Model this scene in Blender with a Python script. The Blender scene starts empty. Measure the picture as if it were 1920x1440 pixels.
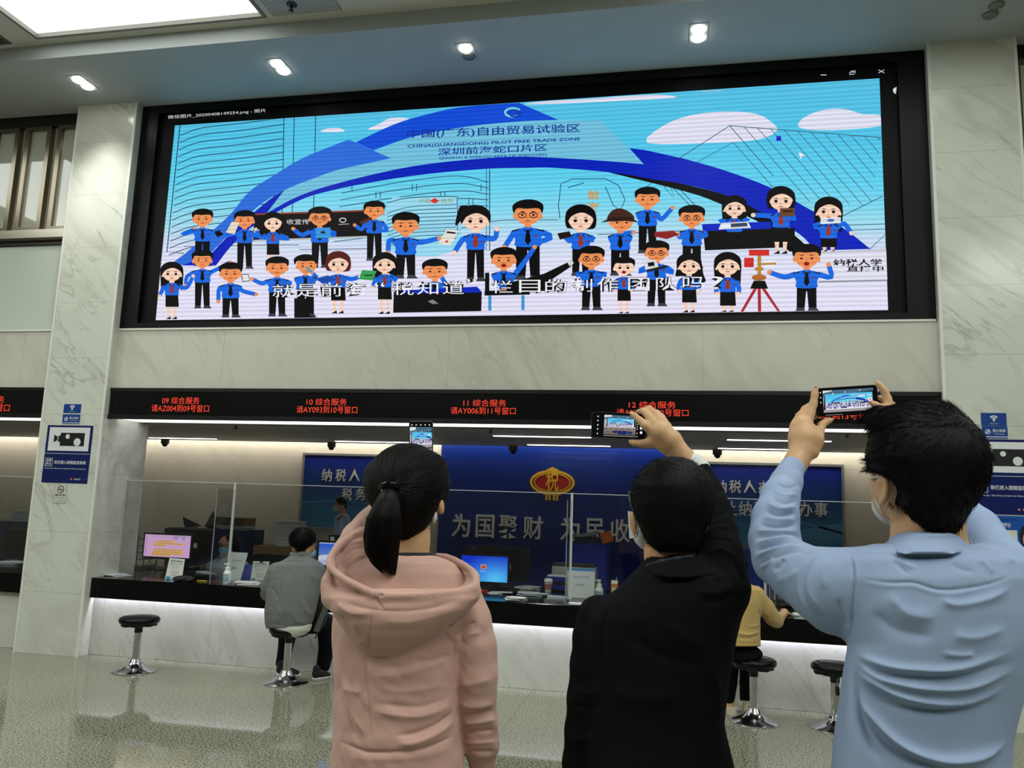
import bpy, math, random
import numpy as np
from mathutils import Vector, Matrix
random.seed(7); np.random.seed(7)
SC = bpy.context.scene; COL = SC.collection
# ------------------------------------------------------------------ camera, light, exposure
F = 1500.0                                   # focal length in pixels of a 1920x1440 frame
YAW, PITCH, ROLL = map(math.radians, (11.4785, 8.5001, 1.9184))
CAM = np.array([0.0, 0.0, 1.55])
_f = np.array([-math.sin(YAW)*math.cos(PITCH), math.cos(YAW)*math.cos(PITCH), math.sin(PITCH)])
_r = np.array([math.cos(YAW), math.sin(YAW), 0.0]); _u = np.cross(_r, _f)
RT = math.cos(ROLL)*_r + math.sin(ROLL)*_u
UP = -math.sin(ROLL)*_r + math.cos(ROLL)*_u
FW = _f
cd = bpy.data.cameras.new('camera'); cam = bpy.data.objects.new('camera', cd); COL.objects.link(cam)
cam.matrix_world = Matrix(((RT[0], UP[0], -FW[0], CAM[0]), (RT[1], UP[1], -FW[1], CAM[1]), (RT[2], UP[2], -FW[2], CAM[2]), (0, 0, 0, 1)))
cd.sensor_width = 36; cd.lens = F*36/1920; cd.clip_start = .05
SC.camera = cam
w = bpy.data.worlds.new('world'); SC.world = w; w.use_nodes = True
w.node_tree.nodes['Background'].inputs[0].default_value = (.8, .85, .8, 1)
w.node_tree.nodes['Background'].inputs[1].default_value = .03
vs = SC.view_settings
vs.view_transform = 'Standard'; vs.look = 'None'; vs.gamma = 1; vs.use_curve_mapping = False
vs.exposure = 0.0
try: SC.cycles.max_bounces = 8; SC.cycles.transparent_max_bounces = 16; SC.cycles.sample_clamp_indirect = 4; SC.cycles.use_denoising = True
except Exception: pass
PANEL = 3.0; PANEL2 = 7.5   # ceiling light panels by the wall and over the queue
DOWN = 2.2            # watts-ish factor of downlights
def area_light(name, loc, sx, sy, power, color=(1, .98, .94), rot=(0, 0, 0), parent=None):
    l = bpy.data.lights.new(name, 'AREA'); l.shape = 'RECTANGLE'; l.size = sx; l.size_y = sy; l.energy = power; l.color = color
    o = bpy.data.objects.new(name, l); COL.objects.link(o); o.location = loc; o.rotation_euler = rot
    if parent: o.parent = parent; o.location = Vector(loc) - parent.location
    return o
# ------------------------------------------------------------------ measuring helpers
def ray(x, y): return (x-960)/F*RT - (y-720)/F*UP + FW
def onY(x, y, Y):                             # the point of the vertical plane at depth Y seen at a photo pixel
    v = ray(x, y); return CAM + v*(Y/v[1])
def onZ(x, y, Z):
    v = ray(x, y); return CAM + v*((Z-CAM[2])/v[2])
def onX(x, y, X):
    v = ray(x, y); return CAM + v*(X/v[0])
def atD(x, y, d): return CAM + ray(x, y)*d    # a point d metres along the view axis
# ------------------------------------------------------------------ materials
def lin(c):
    return tuple((x/255/12.92 if x/255 <= .04045 else ((x/255+.055)/1.055)**2.4) for x in c)
MATS = {}
def nodes_of(name):
    m = bpy.data.materials.new(name); m.use_nodes = True; MATS[name] = m
    return m, m.node_tree.nodes, m.node_tree.links, m.node_tree.nodes['Principled BSDF']
def mat(name, rgb, rough=.5, metal=0., spec=.5, coat=0., var=0., vscale=30., bump=0., bscale=80., emit=0., sheen=0., sss=0., aniso=None):
    if name in MATS: return MATS[name]
    m, n, l, b = nodes_of(name)
    c = (*lin(rgb), 1)
    b.inputs['Base Color'].default_value = c; b.inputs['Roughness'].default_value = rough; b.inputs['Metallic'].default_value = metal
    b.inputs['Specular IOR Level'].default_value = spec; b.inputs['Coat Weight'].default_value = coat
    if sheen: b.inputs['Sheen Weight'].default_value = sheen; b.inputs['Sheen Roughness'].default_value = .5
    if sss: b.inputs['Subsurface Weight'].default_value = sss; b.inputs['Subsurface Radius'].default_value = (.012, .004, .002)
    if emit: b.inputs['Emission Color'].default_value = c; b.inputs['Emission Strength'].default_value = emit
    tc = n.new('ShaderNodeTexCoord')
    if var:
        t = n.new('ShaderNodeTexNoise'); t.inputs['Scale'].default_value = vscale; t.inputs['Detail'].default_value = 4
        l.new(tc.outputs['Object'], t.inputs['Vector'])
        h = n.new('ShaderNodeHueSaturation'); h.inputs['Color'].default_value = c
        r = n.new('ShaderNodeMapRange'); r.inputs[1].default_value = .25; r.inputs[2].default_value = .75
        r.inputs[3].default_value = 1-var; r.inputs[4].default_value = 1+var
        l.new(t.outputs['Fac'], r.inputs[0]); l.new(r.outputs[0], h.inputs['Value']); l.new(h.outputs[0], b.inputs['Base Color'])
    if bump:
        t = n.new('ShaderNodeTexNoise'); t.inputs['Scale'].default_value = bscale; t.inputs['Detail'].default_value = 5
        vec = tc.outputs['Object']
        if aniso:
            mp = n.new('ShaderNodeMapping'); mp.inputs['Scale'].default_value = aniso; l.new(vec, mp.inputs['Vector']); vec = mp.outputs[0]
        l.new(vec, t.inputs['Vector'])
        bp = n.new('ShaderNodeBump'); bp.inputs['Strength'].default_value = bump; bp.inputs['Distance'].default_value = .004
        l.new(t.outputs['Fac'], bp.inputs['Height']); l.new(bp.outputs[0], b.inputs['Normal'])
    return m
def emat(name, rgb, s=1.0):
    if name in MATS: return MATS[name]
    m, n, l, b = nodes_of(name)
    b.inputs['Base Color'].default_value = (.02, .02, .02, 1); b.inputs['Roughness'].default_value = .4
    b.inputs['Emission Color'].default_value = (*lin(rgb), 1); b.inputs['Emission Strength'].default_value = s
    return m
def marble(name, base, vein, seam_z=None, seam_x=None, ang=-40, vs=1.0, rough=.16, amount=1.0, seed=0.):
    m, n, l, b = nodes_of(name)
    tc = n.new('ShaderNodeTexCoord')
    mp = n.new('ShaderNodeMapping'); mp.inputs['Rotation'].default_value = (0, math.radians(ang), 0); mp.inputs['Location'].default_value = (seed, seed*.7, seed*.3)
    l.new(tc.outputs['Object'], mp.inputs['Vector'])
    mp2 = n.new('ShaderNodeMapping'); mp2.inputs['Scale'].default_value = (.55*vs, 2.0*vs, 2.6*vs); l.new(mp.outputs[0], mp2.inputs['Vector'])
    acc = None
    for sc, wd, st, dist in ((1.0, .016, .5, .8), (2.2, .014, .3, .5), (.7, .07, .34, .5), (1.5, .05, .22, .4)):
        t = n.new('ShaderNodeTexNoise'); t.inputs['Scale'].default_value = sc; t.inputs['Detail'].default_value = 7; t.inputs['Roughness'].default_value = .55; t.inputs['Distortion'].default_value = dist
        l.new(mp2.outputs[0], t.inputs['Vector'])
        a = n.new('ShaderNodeMath'); a.operation = 'SUBTRACT'; a.inputs[1].default_value = .5; l.new(t.outputs['Fac'], a.inputs[0])
        c = n.new('ShaderNodeMath'); c.operation = 'ABSOLUTE'; l.new(a.outputs[0], c.inputs[0])
        r = n.new('ShaderNodeMapRange'); r.inputs[1].default_value = 0; r.inputs[2].default_value = wd; r.inputs[3].default_value = st*amount; r.inputs[4].default_value = 0; r.clamp = True
        l.new(c.outputs[0], r.inputs[0])
        k = n.new('ShaderNodeTexNoise'); k.inputs['Scale'].default_value = sc*1.3; k.inputs['Detail'].default_value = 2; l.new(mp.outputs[0], k.inputs['Vector'])
        kr = n.new('ShaderNodeMapRange'); kr.inputs[1].default_value = .45; kr.inputs[2].default_value = .62; l.new(k.outputs['Fac'], kr.inputs[0])
        q = n.new('ShaderNodeMath'); q.operation = 'MULTIPLY'; l.new(r.outputs[0], q.inputs[0]); l.new(kr.outputs[0], q.inputs[1])
        if acc is None: acc = q
        else:
            s = n.new('ShaderNodeMath'); s.operation = 'MAXIMUM'; l.new(acc.outputs[0], s.inputs[0]); l.new(q.outputs[0], s.inputs[1]); acc = s
    mix = n.new('ShaderNodeMix'); mix.data_type = 'RGBA'
    mix.inputs['A'].default_value = (*lin(base), 1); mix.inputs['B'].default_value = (*lin(vein), 1)
    l.new(acc.outputs[0], mix.inputs['Factor']); out = mix.outputs['Result']
    sp = n.new('ShaderNodeSeparateXYZ'); l.new(tc.outputs['Object'], sp.inputs[0])
    for ax, spec in ((2, seam_z), (0, seam_x)):
        if not spec: continue
        pitch, off = spec
        a = n.new('ShaderNodeMath'); a.operation = 'ADD'; a.inputs[1].default_value = -off+pitch*100; l.new(sp.outputs[ax], a.inputs[0])
        f = n.new('ShaderNodeMath'); f.operation = 'MODULO'; f.inputs[1].default_value = pitch; l.new(a.outputs[0], f.inputs[0])
        c = n.new('ShaderNodeMath'); c.operation = 'LESS_THAN'; c.inputs[1].default_value = .004; l.new(f.outputs[0], c.inputs[0])
        q = n.new('ShaderNodeMath'); q.operation = 'MULTIPLY'; q.inputs[1].default_value = .45; l.new(c.outputs[0], q.inputs[0])
        mx = n.new('ShaderNodeMix'); mx.data_type = 'RGBA'; mx.inputs['B'].default_value = (*lin([x*.6 for x in base]), 1)
        l.new(q.outputs[0], mx.inputs['Factor']); l.new(out, mx.inputs['A']); out = mx.outputs['Result']
    l.new(out, b.inputs['Base Color']); b.inputs['Roughness'].default_value = rough
    return m
# ------------------------------------------------------------------ mesh building
class MB:
    def __init__(s): s.v = []; s.f = []; s.m = []
    def add(s, vs, fs, mi=0):
        o = len(s.v); s.v += [tuple(map(float, p)) for p in vs]
        for f in fs: s.f.append([o+i for i in f]); s.m.append(mi)
        return s
    def box(s, x0, x1, y0, y1, z0, z1, mi=0):
        return s.add([(x, y, z) for z in (z0, z1) for y in (y0, y1) for x in (x0, x1)],
                     [(0, 2, 3, 1), (4, 5, 7, 6), (0, 1, 5, 4), (2, 6, 7, 3), (0, 4, 6, 2), (1, 3, 7, 5)], mi)
    def obox(s, c, ax, ay, az, mi=0):          # oriented box: centre and three half-axis vectors
        c, ax, ay, az = (np.array(q, float) for q in (c, ax, ay, az))
        return s.add([c+ax*i+ay*j+az*k for k in (-1, 1) for j in (-1, 1) for i in (-1, 1)],
                     [(0, 2, 3, 1), (4, 5, 7, 6), (0, 1, 5, 4), (2, 6, 7, 3), (0, 4, 6, 2), (1, 3, 7, 5)], mi)
    def rbox(s, x0, x1, y0, y1, z0, z1, r=.01, n=4, mi=0, axis='z'):   # rounded-corner prism along an axis
        def ring(a0, a1, b0, b1):
            P = []
            for cx, cy, st in ((a1-r, b1-r, 0), (a0+r, b1-r, 90), (a0+r, b0+r, 180), (a1-r, b0+r, 270)):
                for k in range(n+1):
                    t = math.radians(st+90*k/n); P.append((cx+r*math.cos(t), cy+r*math.sin(t)))
            return P
        if axis == 'z': P = ring(x0, x1, y0, y1); A = [(p[0], p[1], z0) for p in P]; B = [(p[0], p[1], z1) for p in P]
        elif axis == 'y': P = ring(x0, x1, z0, z1); A = [(p[0], y1, p[1]) for p in P]; B = [(p[0], y0, p[1]) for p in P]
        else: P = ring(y0, y1, z0, z1); A = [(x0, p[0], p[1]) for p in P]; B = [(x1, p[0], p[1]) for p in P]
        N = len(P)
        return s.add(A+B, [tuple(range(N))[::-1], tuple(range(N, 2*N))]+[(i, (i+1) % N, N+(i+1) % N, N+i) for i in range(N)], mi)
    def tube(s, pts, r, n=8, mi=0, caps=True):
        pts = [np.array(p, float) for p in pts]; R = r if hasattr(r, '__len__') else [r]*len(pts)
        prev = None; rings = []
        for i, p in enumerate(pts):
            t = pts[min(i+1, len(pts)-1)]-pts[max(i-1, 0)]; t = t/(np.linalg.norm(t)+1e-12)
            if prev is None: a = np.cross(t, (0, 0, 1) if abs(t[2]) < .9 else (1, 0, 0))
            else: a = prev-t*np.dot(prev, t)
            a = a/np.linalg.norm(a); b = np.cross(t, a); prev = a
            rings.append([p+R[i]*(math.cos(2*math.pi*k/n)*a+math.sin(2*math.pi*k/n)*b) for k in range(n)])
        vs = [q for rg in rings for q in rg]; fs = []
        for i in range(len(pts)-1):
            for k in range(n): fs.append((i*n+k, i*n+(k+1) % n, (i+1)*n+(k+1) % n, (i+1)*n+k))
        if caps: fs += [tuple(range(n))[::-1], tuple(range((len(pts)-1)*n, len(pts)*n))]
        return s.add(vs, fs, mi)
    def lathe(s, prof, c=(0, 0, 0), n=32, mi=0, axis='z', sx=1., sy=1.):
        vs = []; fs = []
        for r, z in prof:
            for k in range(n):
                a = 2*math.pi*k/n; x, y = r*math.cos(a)*sx, r*math.sin(a)*sy
                vs.append((c[0]+x, c[1]+y, c[2]+z) if axis == 'z' else (c[0]+x, c[1]-z, c[2]+y))
        for i in range(len(prof)-1):
            for k in range(n): fs.append((i*n+k, i*n+(k+1) % n, (i+1)*n+(k+1) % n, (i+1)*n+k))
        fs += [tuple(range(n))[::-1], tuple(range((len(prof)-1)*n, len(prof)*n))]
        return s.add(vs, fs, mi)
    def prism(s, poly, O, U, V, D, mi=0):      # polygon in plane O+U,V extruded by vector D
        O, U, V, D = (np.array(q, float) for q in (O, U, V, D)); n = len(poly)
        A = [O+U*p[0]+V*p[1] for p in poly]
        return s.add(A+[a+D for a in A], [tuple(range(n)), tuple(range(n, 2*n))[::-1]]+[(i, n+i, n+(i+1) % n, (i+1) % n) for i in range(n)], mi)
def new_mesh(name, v, f, mats, mi=None, smooth=False):
    me = bpy.data.meshes.new(name); me.from_pydata([tuple(p) for p in v], [], [tuple(q) for q in f])
    for m in mats: me.materials.append(m)
    if mi is not None and len(mats) > 1: me.polygons.foreach_set('material_index', mi)
    if smooth: me.polygons.foreach_set('use_smooth', [True]*len(me.polygons))
    me.update(); return me
def base_of(p):
    o = Vector((0, 0, 0))
    while p is not None: o += p.location; p = p.parent
    return o
def obj(name, mb, mats, parent=None, smooth=False, sharp=None):
    if not isinstance(mats, (list, tuple)): mats = [mats]
    B = base_of(parent); V = [(p[0]-B[0], p[1]-B[1], p[2]-B[2]) for p in mb.v]
    me = new_mesh(name, V, mb.f, mats, mb.m, smooth)
    if smooth and sharp: me.set_sharp_from_angle(angle=math.radians(sharp))
    o = bpy.data.objects.new(name, me); COL.objects.link(o)
    if parent: o.parent = parent
    return o
def tag(o, label=None, cat=None, group=None, kind=None):
    if label: o['label'] = label
    if cat: o['category'] = cat
    if group: o['group'] = group
    if kind: o['kind'] = kind
    return o
def thing(name, loc, label, cat, group=None):
    o = bpy.data.objects.new(name, None); COL.objects.link(o); o.location = tuple(map(float, loc)); o.empty_display_size = .1
    return tag(o, label, cat, group, 'thing' if cat else None)
def struct(name, mb, m, smooth=False): return tag(obj(name, mb, m, None, smooth), kind='structure')
def copy_tree(o, loc=None, label=None, rz=None, parent=None):
    c = o.copy(); COL.objects.link(c); c.parent = parent
    for ch in list(o.children): copy_tree(ch, parent=c)
    if loc is not None: c.location = tuple(map(float, loc))
    if rz is not None: c.rotation_euler = (0, 0, rz)
    if label: c['label'] = label
    return c
_tc = {}
def glyphs(s, bold=0., res=2):
    k = (s, bold, res)
    if k not in _tc:
        c = bpy.data.curves.new('t', 'FONT'); c.body = s; c.offset = bold; c.resolution_u = res; c.space_line = .95
        o = bpy.data.objects.new('t', c); COL.objects.link(o)
        dg = bpy.context.evaluated_depsgraph_get(); dg.update()
        ev = o.evaluated_get(dg); me = ev.to_mesh()
        v = np.array([tuple(q.co) for q in me.vertices]); f = [tuple(p.vertices) for p in me.polygons]
        ev.to_mesh_clear(); bpy.data.objects.remove(o); bpy.data.curves.remove(c); _tc[k] = (v, f)
    return _tc[k]
def text(mb, s, O, U, V, w=None, h=None, mi=0, bold=0., depth=0., D=None, anchor=(.5, .5), res=2):
    """writing fitted to a box w x h around O; U right, V up (unit vectors); D and depth give it thickness"""
    v, f = glyphs(s, bold, res); O, U, V = (np.array(q, float) for q in (O, U, V))
    lo, hi = v.min(0), v.max(0); sx = sy = None
    if w: sx = w/(hi[0]-lo[0])
    if h: sy = h/(hi[1]-lo[1])
    sx = sx or sy; sy = sy or sx
    P = [O+U*((p[0]-lo[0])*sx-anchor[0]*(hi[0]-lo[0])*sx)+V*((p[1]-lo[1])*sy-anchor[1]*(hi[1]-lo[1])*sy) for p in v]
    if depth:
        D = np.array(D, float)*depth; n = len(P)
        e = {}
        for q in f:
            for i in range(len(q)):
                a, b = q[i], q[(i+1) % len(q)]; e[(a, b)] = 1
        sd = [(a, b, b+n, a+n) for a, b in e if (b, a) not in e]
        mb.add([p+D for p in P]+P, [[i+n for i in q] for q in f]+sd, mi)
    else: mb.add(P, f, mi)
    return mb
def ell(cx, cy, rx, ry, a0=0, a1=360, n=24, rot=0):
    c, s = math.cos(math.radians(rot)), math.sin(math.radians(rot)); P = []
    full = abs(a1-a0) >= 360; N = n if full else n+1
    for i in range(N):
        t = math.radians(a0+(a1-a0)*i/n); x, y = rx*math.cos(t), ry*math.sin(t); P.append((cx+x*c-y*s, cy+x*s+y*c))
    return P
def spl(pts, k=6, closed=False):
    P = [np.array(p, float) for p in pts]; n = len(P); out = []
    rng = n if closed else n-1
    for i in range(rng):
        p1, p2 = P[i], P[(i+1) % n]
        p0 = P[i-1] if (closed or i > 0) else p1*2-p2
        p3 = P[(i+2) % n] if (closed or i+2 < n) else p2*2-p1
        for j in range(k):
            t = j/k; out.append(.5*((2*p1)+(-p0+p2)*t+(2*p0-5*p1+4*p2-p3)*t*t+(-p0+3*p1-3*p2+p3)*t**3))
    if not closed: out.append(P[-1])
    return [tuple(q) for q in out]
# ------------------------------------------------------------------ the building shell
M_col = marble('column_marble', (212, 214, 203), (120, 118, 104), seam_z=(.5675, 5.109), ang=-40, vs=.75, seed=3.1)
M_band = marble('band_marble', (208, 205, 194), (140, 134, 116), seam_x=(2.26, .249), ang=-60, vs=1.0, seed=8.3, rough=.12, amount=.75)
M_base = marble('counter_marble', (206, 206, 198), (140, 138, 124), seam_x=(1.13, -3.66), ang=-55, vs=1.1, seed=5.7, amount=.75)
M_backw = marble('office_wall_marble', (206, 199, 184), (150, 140, 120), seam_z=(.6, .3), ang=-55, vs=1.0, seed=1.7, rough=.3, amount=.5)
M_plaster = mat('white_ceiling_paint', (205, 205, 196), .75, var=.02, vscale=3)
M_white = mat('white_trim', (222, 222, 212), .4)
M_black = mat('black_gloss_stone', (5, 5, 6), .14, spec=.25)
M_blackmat = mat('black_metal_frame', (10, 10, 11), .45, spec=.3)
M_steel = mat('brushed_steel', (190, 182, 168), .25, metal=1., bump=.05, bscale=60, aniso=(40, 40, 1))
M_chrome = mat('chrome', (225, 225, 228), .08, metal=1.)
M_glassy = mat('reflective_window_glass', (186, 184, 170), .03, spec=1.0, coat=1.)
# floor: polished speckled granite
m, n, l, b = nodes_of('polished_granite_floor')
tc = n.new('ShaderNodeTexCoord')
t1 = n.new('ShaderNodeTexNoise'); t1.inputs['Scale'].default_value = 80; t1.inputs['Detail'].default_value = 3.5; t1.inputs['Roughness'].default_value = .62
t2 = n.new('ShaderNodeTexNoise'); t2.inputs['Scale'].default_value = 1.3; t2.inputs['Detail'].default_value = 3
for t in (t1, t2): l.new(tc.outputs['Object'], t.inputs['Vector'])
r = n.new('ShaderNodeValToRGB'); e = r.color_ramp.elements
e[0].position = .33; e[0].color = (*lin((46, 47, 40)), 1); e[1].position = .66; e[1].color = (*lin((178, 178, 156)), 1)
for p, c in ((.41, (78, 79, 66)), (.47, (124, 126, 109)), (.55, (148, 149, 129))):
    q = e.new(p); q.color = (*lin(c), 1)
l.new(t1.outputs['Fac'], r.inputs[0])
hs = n.new('ShaderNodeHueSaturation'); mr = n.new('ShaderNodeMapRange'); mr.inputs[1].default_value = .3; mr.inputs[2].default_value = .7; mr.inputs[3].default_value = .9; mr.inputs[4].default_value = 1.08
l.new(t2.outputs['Fac'], mr.inputs[0]); l.new(mr.outputs[0], hs.inputs['Value']); l.new(r.outputs[0], hs.inputs['Color'])
bk = n.new('ShaderNodeTexBrick'); bk.offset = 0; bk.inputs['Scale'].default_value = 1; bk.inputs['Mortar Size'].default_value = .0022; bk.inputs['Brick Width'].default_value = .8; bk.inputs['Row Height'].default_value = .8
bk.inputs['Color1'].default_value = bk.inputs['Color2'].default_value = (1, 1, 1, 1); bk.inputs['Mortar'].default_value = (.45, .45, .4, 1)
mpf = n.new('ShaderNodeMapping'); mpf.inputs['Location'].default_value = (.35, .1, 0); l.new(tc.outputs['Object'], mpf.inputs['Vector']); l.new(mpf.outputs[0], bk.inputs['Vector'])
mx = n.new('ShaderNodeMix'); mx.data_type = 'RGBA'; mx.blend_type = 'MULTIPLY'; mx.inputs['Factor'].default_value = 1
l.new(hs.outputs[0], mx.inputs['A']); l.new(bk.outputs['Color'], mx.inputs['B']); l.new(mx.outputs['Result'], b.inputs['Base Color'])
b.inputs['Roughness'].default_value = .05; b.inputs['IOR'].default_value = 1.62
M_floor = m
XL0, XL1, XR0, XR1 = -6.12, -5.445, 2.115, 2.78       # the two columns
YC, YW, YB = 6.83, 6.925, 6.985                       # column face, wall face, counter base face
ZC, ZU = 5.53, 5.675                                  # soffit, hall ceiling
struct('floor', MB().box(-12, 12, -9, 10.8, -.2, 0), M_floor)
struct('ceiling_soffit', MB().box(-12, 12, 5.96, 7.6, ZC, ZC+.5), mat('soffit_paint', (176, 180, 180), .7, var=.02, vscale=3))
# hall ceiling with openings for the light panels
PX = [(-9.9, -7.5), (-5.8, -3.48), (0.3, 2.7), (4.6, 7.0)]; PY = [(2.4, 5.86), (-2.3, 1.2)]
mb = MB(); xs = [-12]+[v for p in PX for v in p]+[12]; ys = [-9]+[v for p in sorted(PY) for v in p]+[5.96]
for i in range(len(xs)-1):
    for j in range(len(ys)-1):
        if not (i % 2 and j % 2): mb.box(xs[i], xs[i+1], ys[j], ys[j+1], ZU, ZU+.12)
struct('ceiling', mb, M_plaster)
mw = mat('hall_wall_paint', (120, 120, 112), .6)
struct('wall_rear', MB().box(-12, 12, -9.2, -9, -.2, 6.2), mw)
struct('wall_left', MB().box(-12.2, -12, -9.2, 10.8, -.2, 6.2), mw)
struct('wall_right', MB().box(12, 12.2, -9.2, 10.8, -.2, 6.2), mw)
for nm, x0, x1 in (('column_left', XL0, XL1), ('column_right', XR0, XR1)):
    struct(nm, MB().box(x0, x1, YC, 7.54, 0, ZC), M_col)
k = 0
for x in (XL0, XL1, XR0, XR1):
    k += 1; struct('trim_%d' % k, MB().box(x-.012, x+.012, YC-.006, YC+.012, 0, ZC), M_white)
# marble band over the counters, one stretch per bay
ZB0, ZB1 = 2.27, 3.135
for nm, x0, x1 in (('wall_band', XL1, XR0), ('wall_band_left', -12, XL0), ('wall_band_right', XR1, 12)):
    struct(nm, MB().box(x0, x1, YW, 7.52, ZB0, ZB1), M_band)
    k += 1; struct('trim_%d' % k, MB().box(x0+.012, x1-.012, YW-.012, YW+.02, ZB1, ZB1+.018), M_white)
struct('wall_upper', MB().box(XL1, XR0, 7.1, 7.52, ZB1, ZC), M_blackmat)
for nm, x0, x1 in (('wall_upper_left', -12, XL0), ('wall_upper_right', XR1, 12)):
    struct(nm, MB().box(x0, x1, 7.018, 7.52, ZB1+.018, ZC), mat('beige_infill', (190, 180, 162), .4))
# glazed strips between columns and hall sides: glossy lower panel, ledge, steel-framed panes
for sgn, xe, wn in ((-1, XL0, 1), (1, XR1, 2)):
    xo = xe+sgn*3.0; a, c = min(xe, xo), max(xe, xo)
    struct('window_%d' % (wn+4), MB().box(a, c, 6.99, 7.016, ZB1+.02, 4.07), mat('pale_back_painted_glass', (196, 204, 194), .03, spec=.8))
    k += 1; struct('trim_%d' % k, MB().box(a, c, 6.97, 7.016, 4.075, 4.10).box(a, c, 6.955, 7.016, 4.125, 4.15), mat('dark_bronze', (46, 42, 38), .3, metal=.6))
    k += 1; struct('trim_%d' % k, MB().box(a, c, 6.95, 7.016, 4.15, 4.24), M_steel)
    k += 1; struct('trim_%d' % k, MB().box(a, c, 6.96, 7.016, 5.40, ZC), mat('dark_bronze', (46, 42, 38), .3, metal=.6))
    W = .315; x = xe+sgn*.03
    for q in range(7):
        x0, x1 = (x-W, x) if sgn < 0 else (x, x+W)
        fr = MB()
        for ab in ((x0, x0+.05, 4.24, 5.40), (x1-.05, x1, 4.24, 5.40), (x0+.05, x1-.05, 4.24, 4.27), (x0+.05, x1-.05, 5.36, 5.40)):
            fr.box(ab[0], ab[1], 6.955, 7.016, ab[2], ab[3])
        o = thing('window_%d' % (wn*10+q), ((x0+x1)/2, 7.0, 4.24), None, None); o['kind'] = 'structure'
        obj('window_frame', fr, mat('window_steel', (132, 122, 108), .22, metal=1.), o)
        obj('window_pane', MB().box(x0+.05, x1-.05, 6.99, 7.01, 4.27, 5.36), M_glassy, o)
        x += sgn*(W+.085)
# office room behind the counters
YBK = 10.6; ZI = 2.30
struct('wall_back', MB().box(-12, 12, YBK, YBK+.2, 0, 3.0), M_backw)
m, n, l, b = nodes_of('slatted_grey_ceiling')
tc = n.new('ShaderNodeTexCoord'); sp = n.new('ShaderNodeSeparateXYZ'); l.new(tc.outputs['Object'], sp.inputs[0])
mm = n.new('ShaderNodeMath'); mm.operation = 'MULTIPLY'; mm.inputs[1].default_value = 10; l.new(sp.outputs[1], mm.inputs[0])
fr = n.new('ShaderNodeMath'); fr.operation = 'FRACT'; l.new(mm.outputs[0], fr.inputs[0])
lt = n.new('ShaderNodeMath'); lt.operation = 'LESS_THAN'; lt.inputs[1].default_value = .16; l.new(fr.outputs[0], lt.inputs[0])
mx = n.new('ShaderNodeMix'); mx.data_type = 'RGBA'; mx.inputs['A'].default_value = (*lin((222, 219, 211)), 1); mx.inputs['B'].default_value = (*lin((120, 117, 110)), 1)
l.new(lt.outputs[0], mx.inputs['Factor']); l.new(mx.outputs['Result'], b.inputs['Base Color']); b.inputs['Roughness'].default_value = .55
struct('ceiling_office', MB().box(-12, 12, 7.52, 10.40, ZI, ZI+.06), m)
struct('ceiling_cove', MB().box(-12, 12, 10.36, 10.6, 2.52, 2.6).box(-12, 12, 10.36, 10.40, ZI+.06, 2.52), M_plaster)
# ------------------------------------------------------------------ lamps
M_diff = emat('luminous_panel', (247, 255, 248), PANEL)
M_lampon = emat('lamp_lens_lit', (255, 252, 244), 14)
M_lampoff = mat('lamp_lens_unlit', (120, 122, 112), .3)
M_tube = emat('linear_light_diffuser', (255, 253, 250), 3.5)
def panel(x0, x1, y0, y1, label, group=None, m_=None):
    o = thing('ceiling_light_panel', ((x0+x1)/2, (y0+y1)/2, ZU), label, 'ceiling light', group)
    fr = MB()
    for a in ((x0, x0+.03, y0, y1), (x1-.03, x1, y0, y1), (x0+.03, x1-.03, y0, y0+.03), (x0+.03, x1-.03, y1-.03, y1)): fr.box(*a, ZU-.012, ZU+.05)
    obj('frame', fr, mat('panel_frame_grey', (128, 122, 116), .5), o)
    obj('diffuser', MB().box(x0+.03, x1-.03, y0+.03, y1-.03, ZU+.03, ZU+.045), m_ or M_diff, o)
    return o
for i, (x0, x1) in enumerate(PX):
    for j, (y0, y1) in enumerate(PY):
        if (i, j) == (1, 0): panel(x0, x1, y0, y1, 'big glowing white ceiling panel high above the left marble column')
        else: panel(x0, x1, y0, y1, 'glowing white ceiling panel further back in the hall ceiling', 'ceiling panels further back in the hall', M_diff if j == 0 else emat('luminous_panel_bright', (250, 255, 248), PANEL2))
# perforated access panel beside the light panel with a sprinkler
p0, p1 = onZ(497, 0, ZU-.01), onZ(616, 28, ZU-.01)
m, n, l, b = nodes_of('perforated_panel')
tc = n.new('ShaderNodeTexCoord'); vo = n.new('ShaderNodeTexVoronoi'); vo.inputs['Scale'].default_value = 34; vo.inputs['Randomness'].default_value = 0
l.new(tc.outputs['Object'], vo.inputs['Vector'])
lt = n.new('ShaderNodeMath'); lt.operation = 'LESS_THAN'; lt.inputs[1].default_value = .2; l.new(vo.outputs['Distance'], lt.inputs[0])
mx = n.new('ShaderNodeMix'); mx.data_type = 'RGBA'; mx.inputs['A'].default_value = (*lin((176, 178, 172)), 1); mx.inputs['B'].default_value = (*lin((52, 54, 54)), 1)
l.new(lt.outputs[0], mx.inputs['Factor']); l.new(mx.outputs['Result'], b.inputs['Base Color'])
pc = thing('perforated_ceiling_panel', (-3.05, 5.6, ZU-.008), 'grey perforated ceiling panel beside the glowing light panel', 'ceiling panel')
obj('panel_sheet', MB().box(-3.42, -2.78, 4.6, 5.86, ZU-.008, ZU), m, pc)
def sprinkler(c, label):
    o = thing('fire_sprinkler', c, label, 'sprinkler')
    mm = mat('sprinkler_metal', (70, 72, 74), .3, metal=.9)
    x, y, z = c
    obj('escutcheon', MB().lathe([(.045, 0), (.045, -.006), (.02, -.014)], (x, y, z), 20), mm, o, True)
    obj('body', MB().lathe([(.012, -.012), (.012, -.05), (.006, -.052), (.022, -.058), (.022, -.062)], (x, y, z), 14), mm, o, True)
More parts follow.
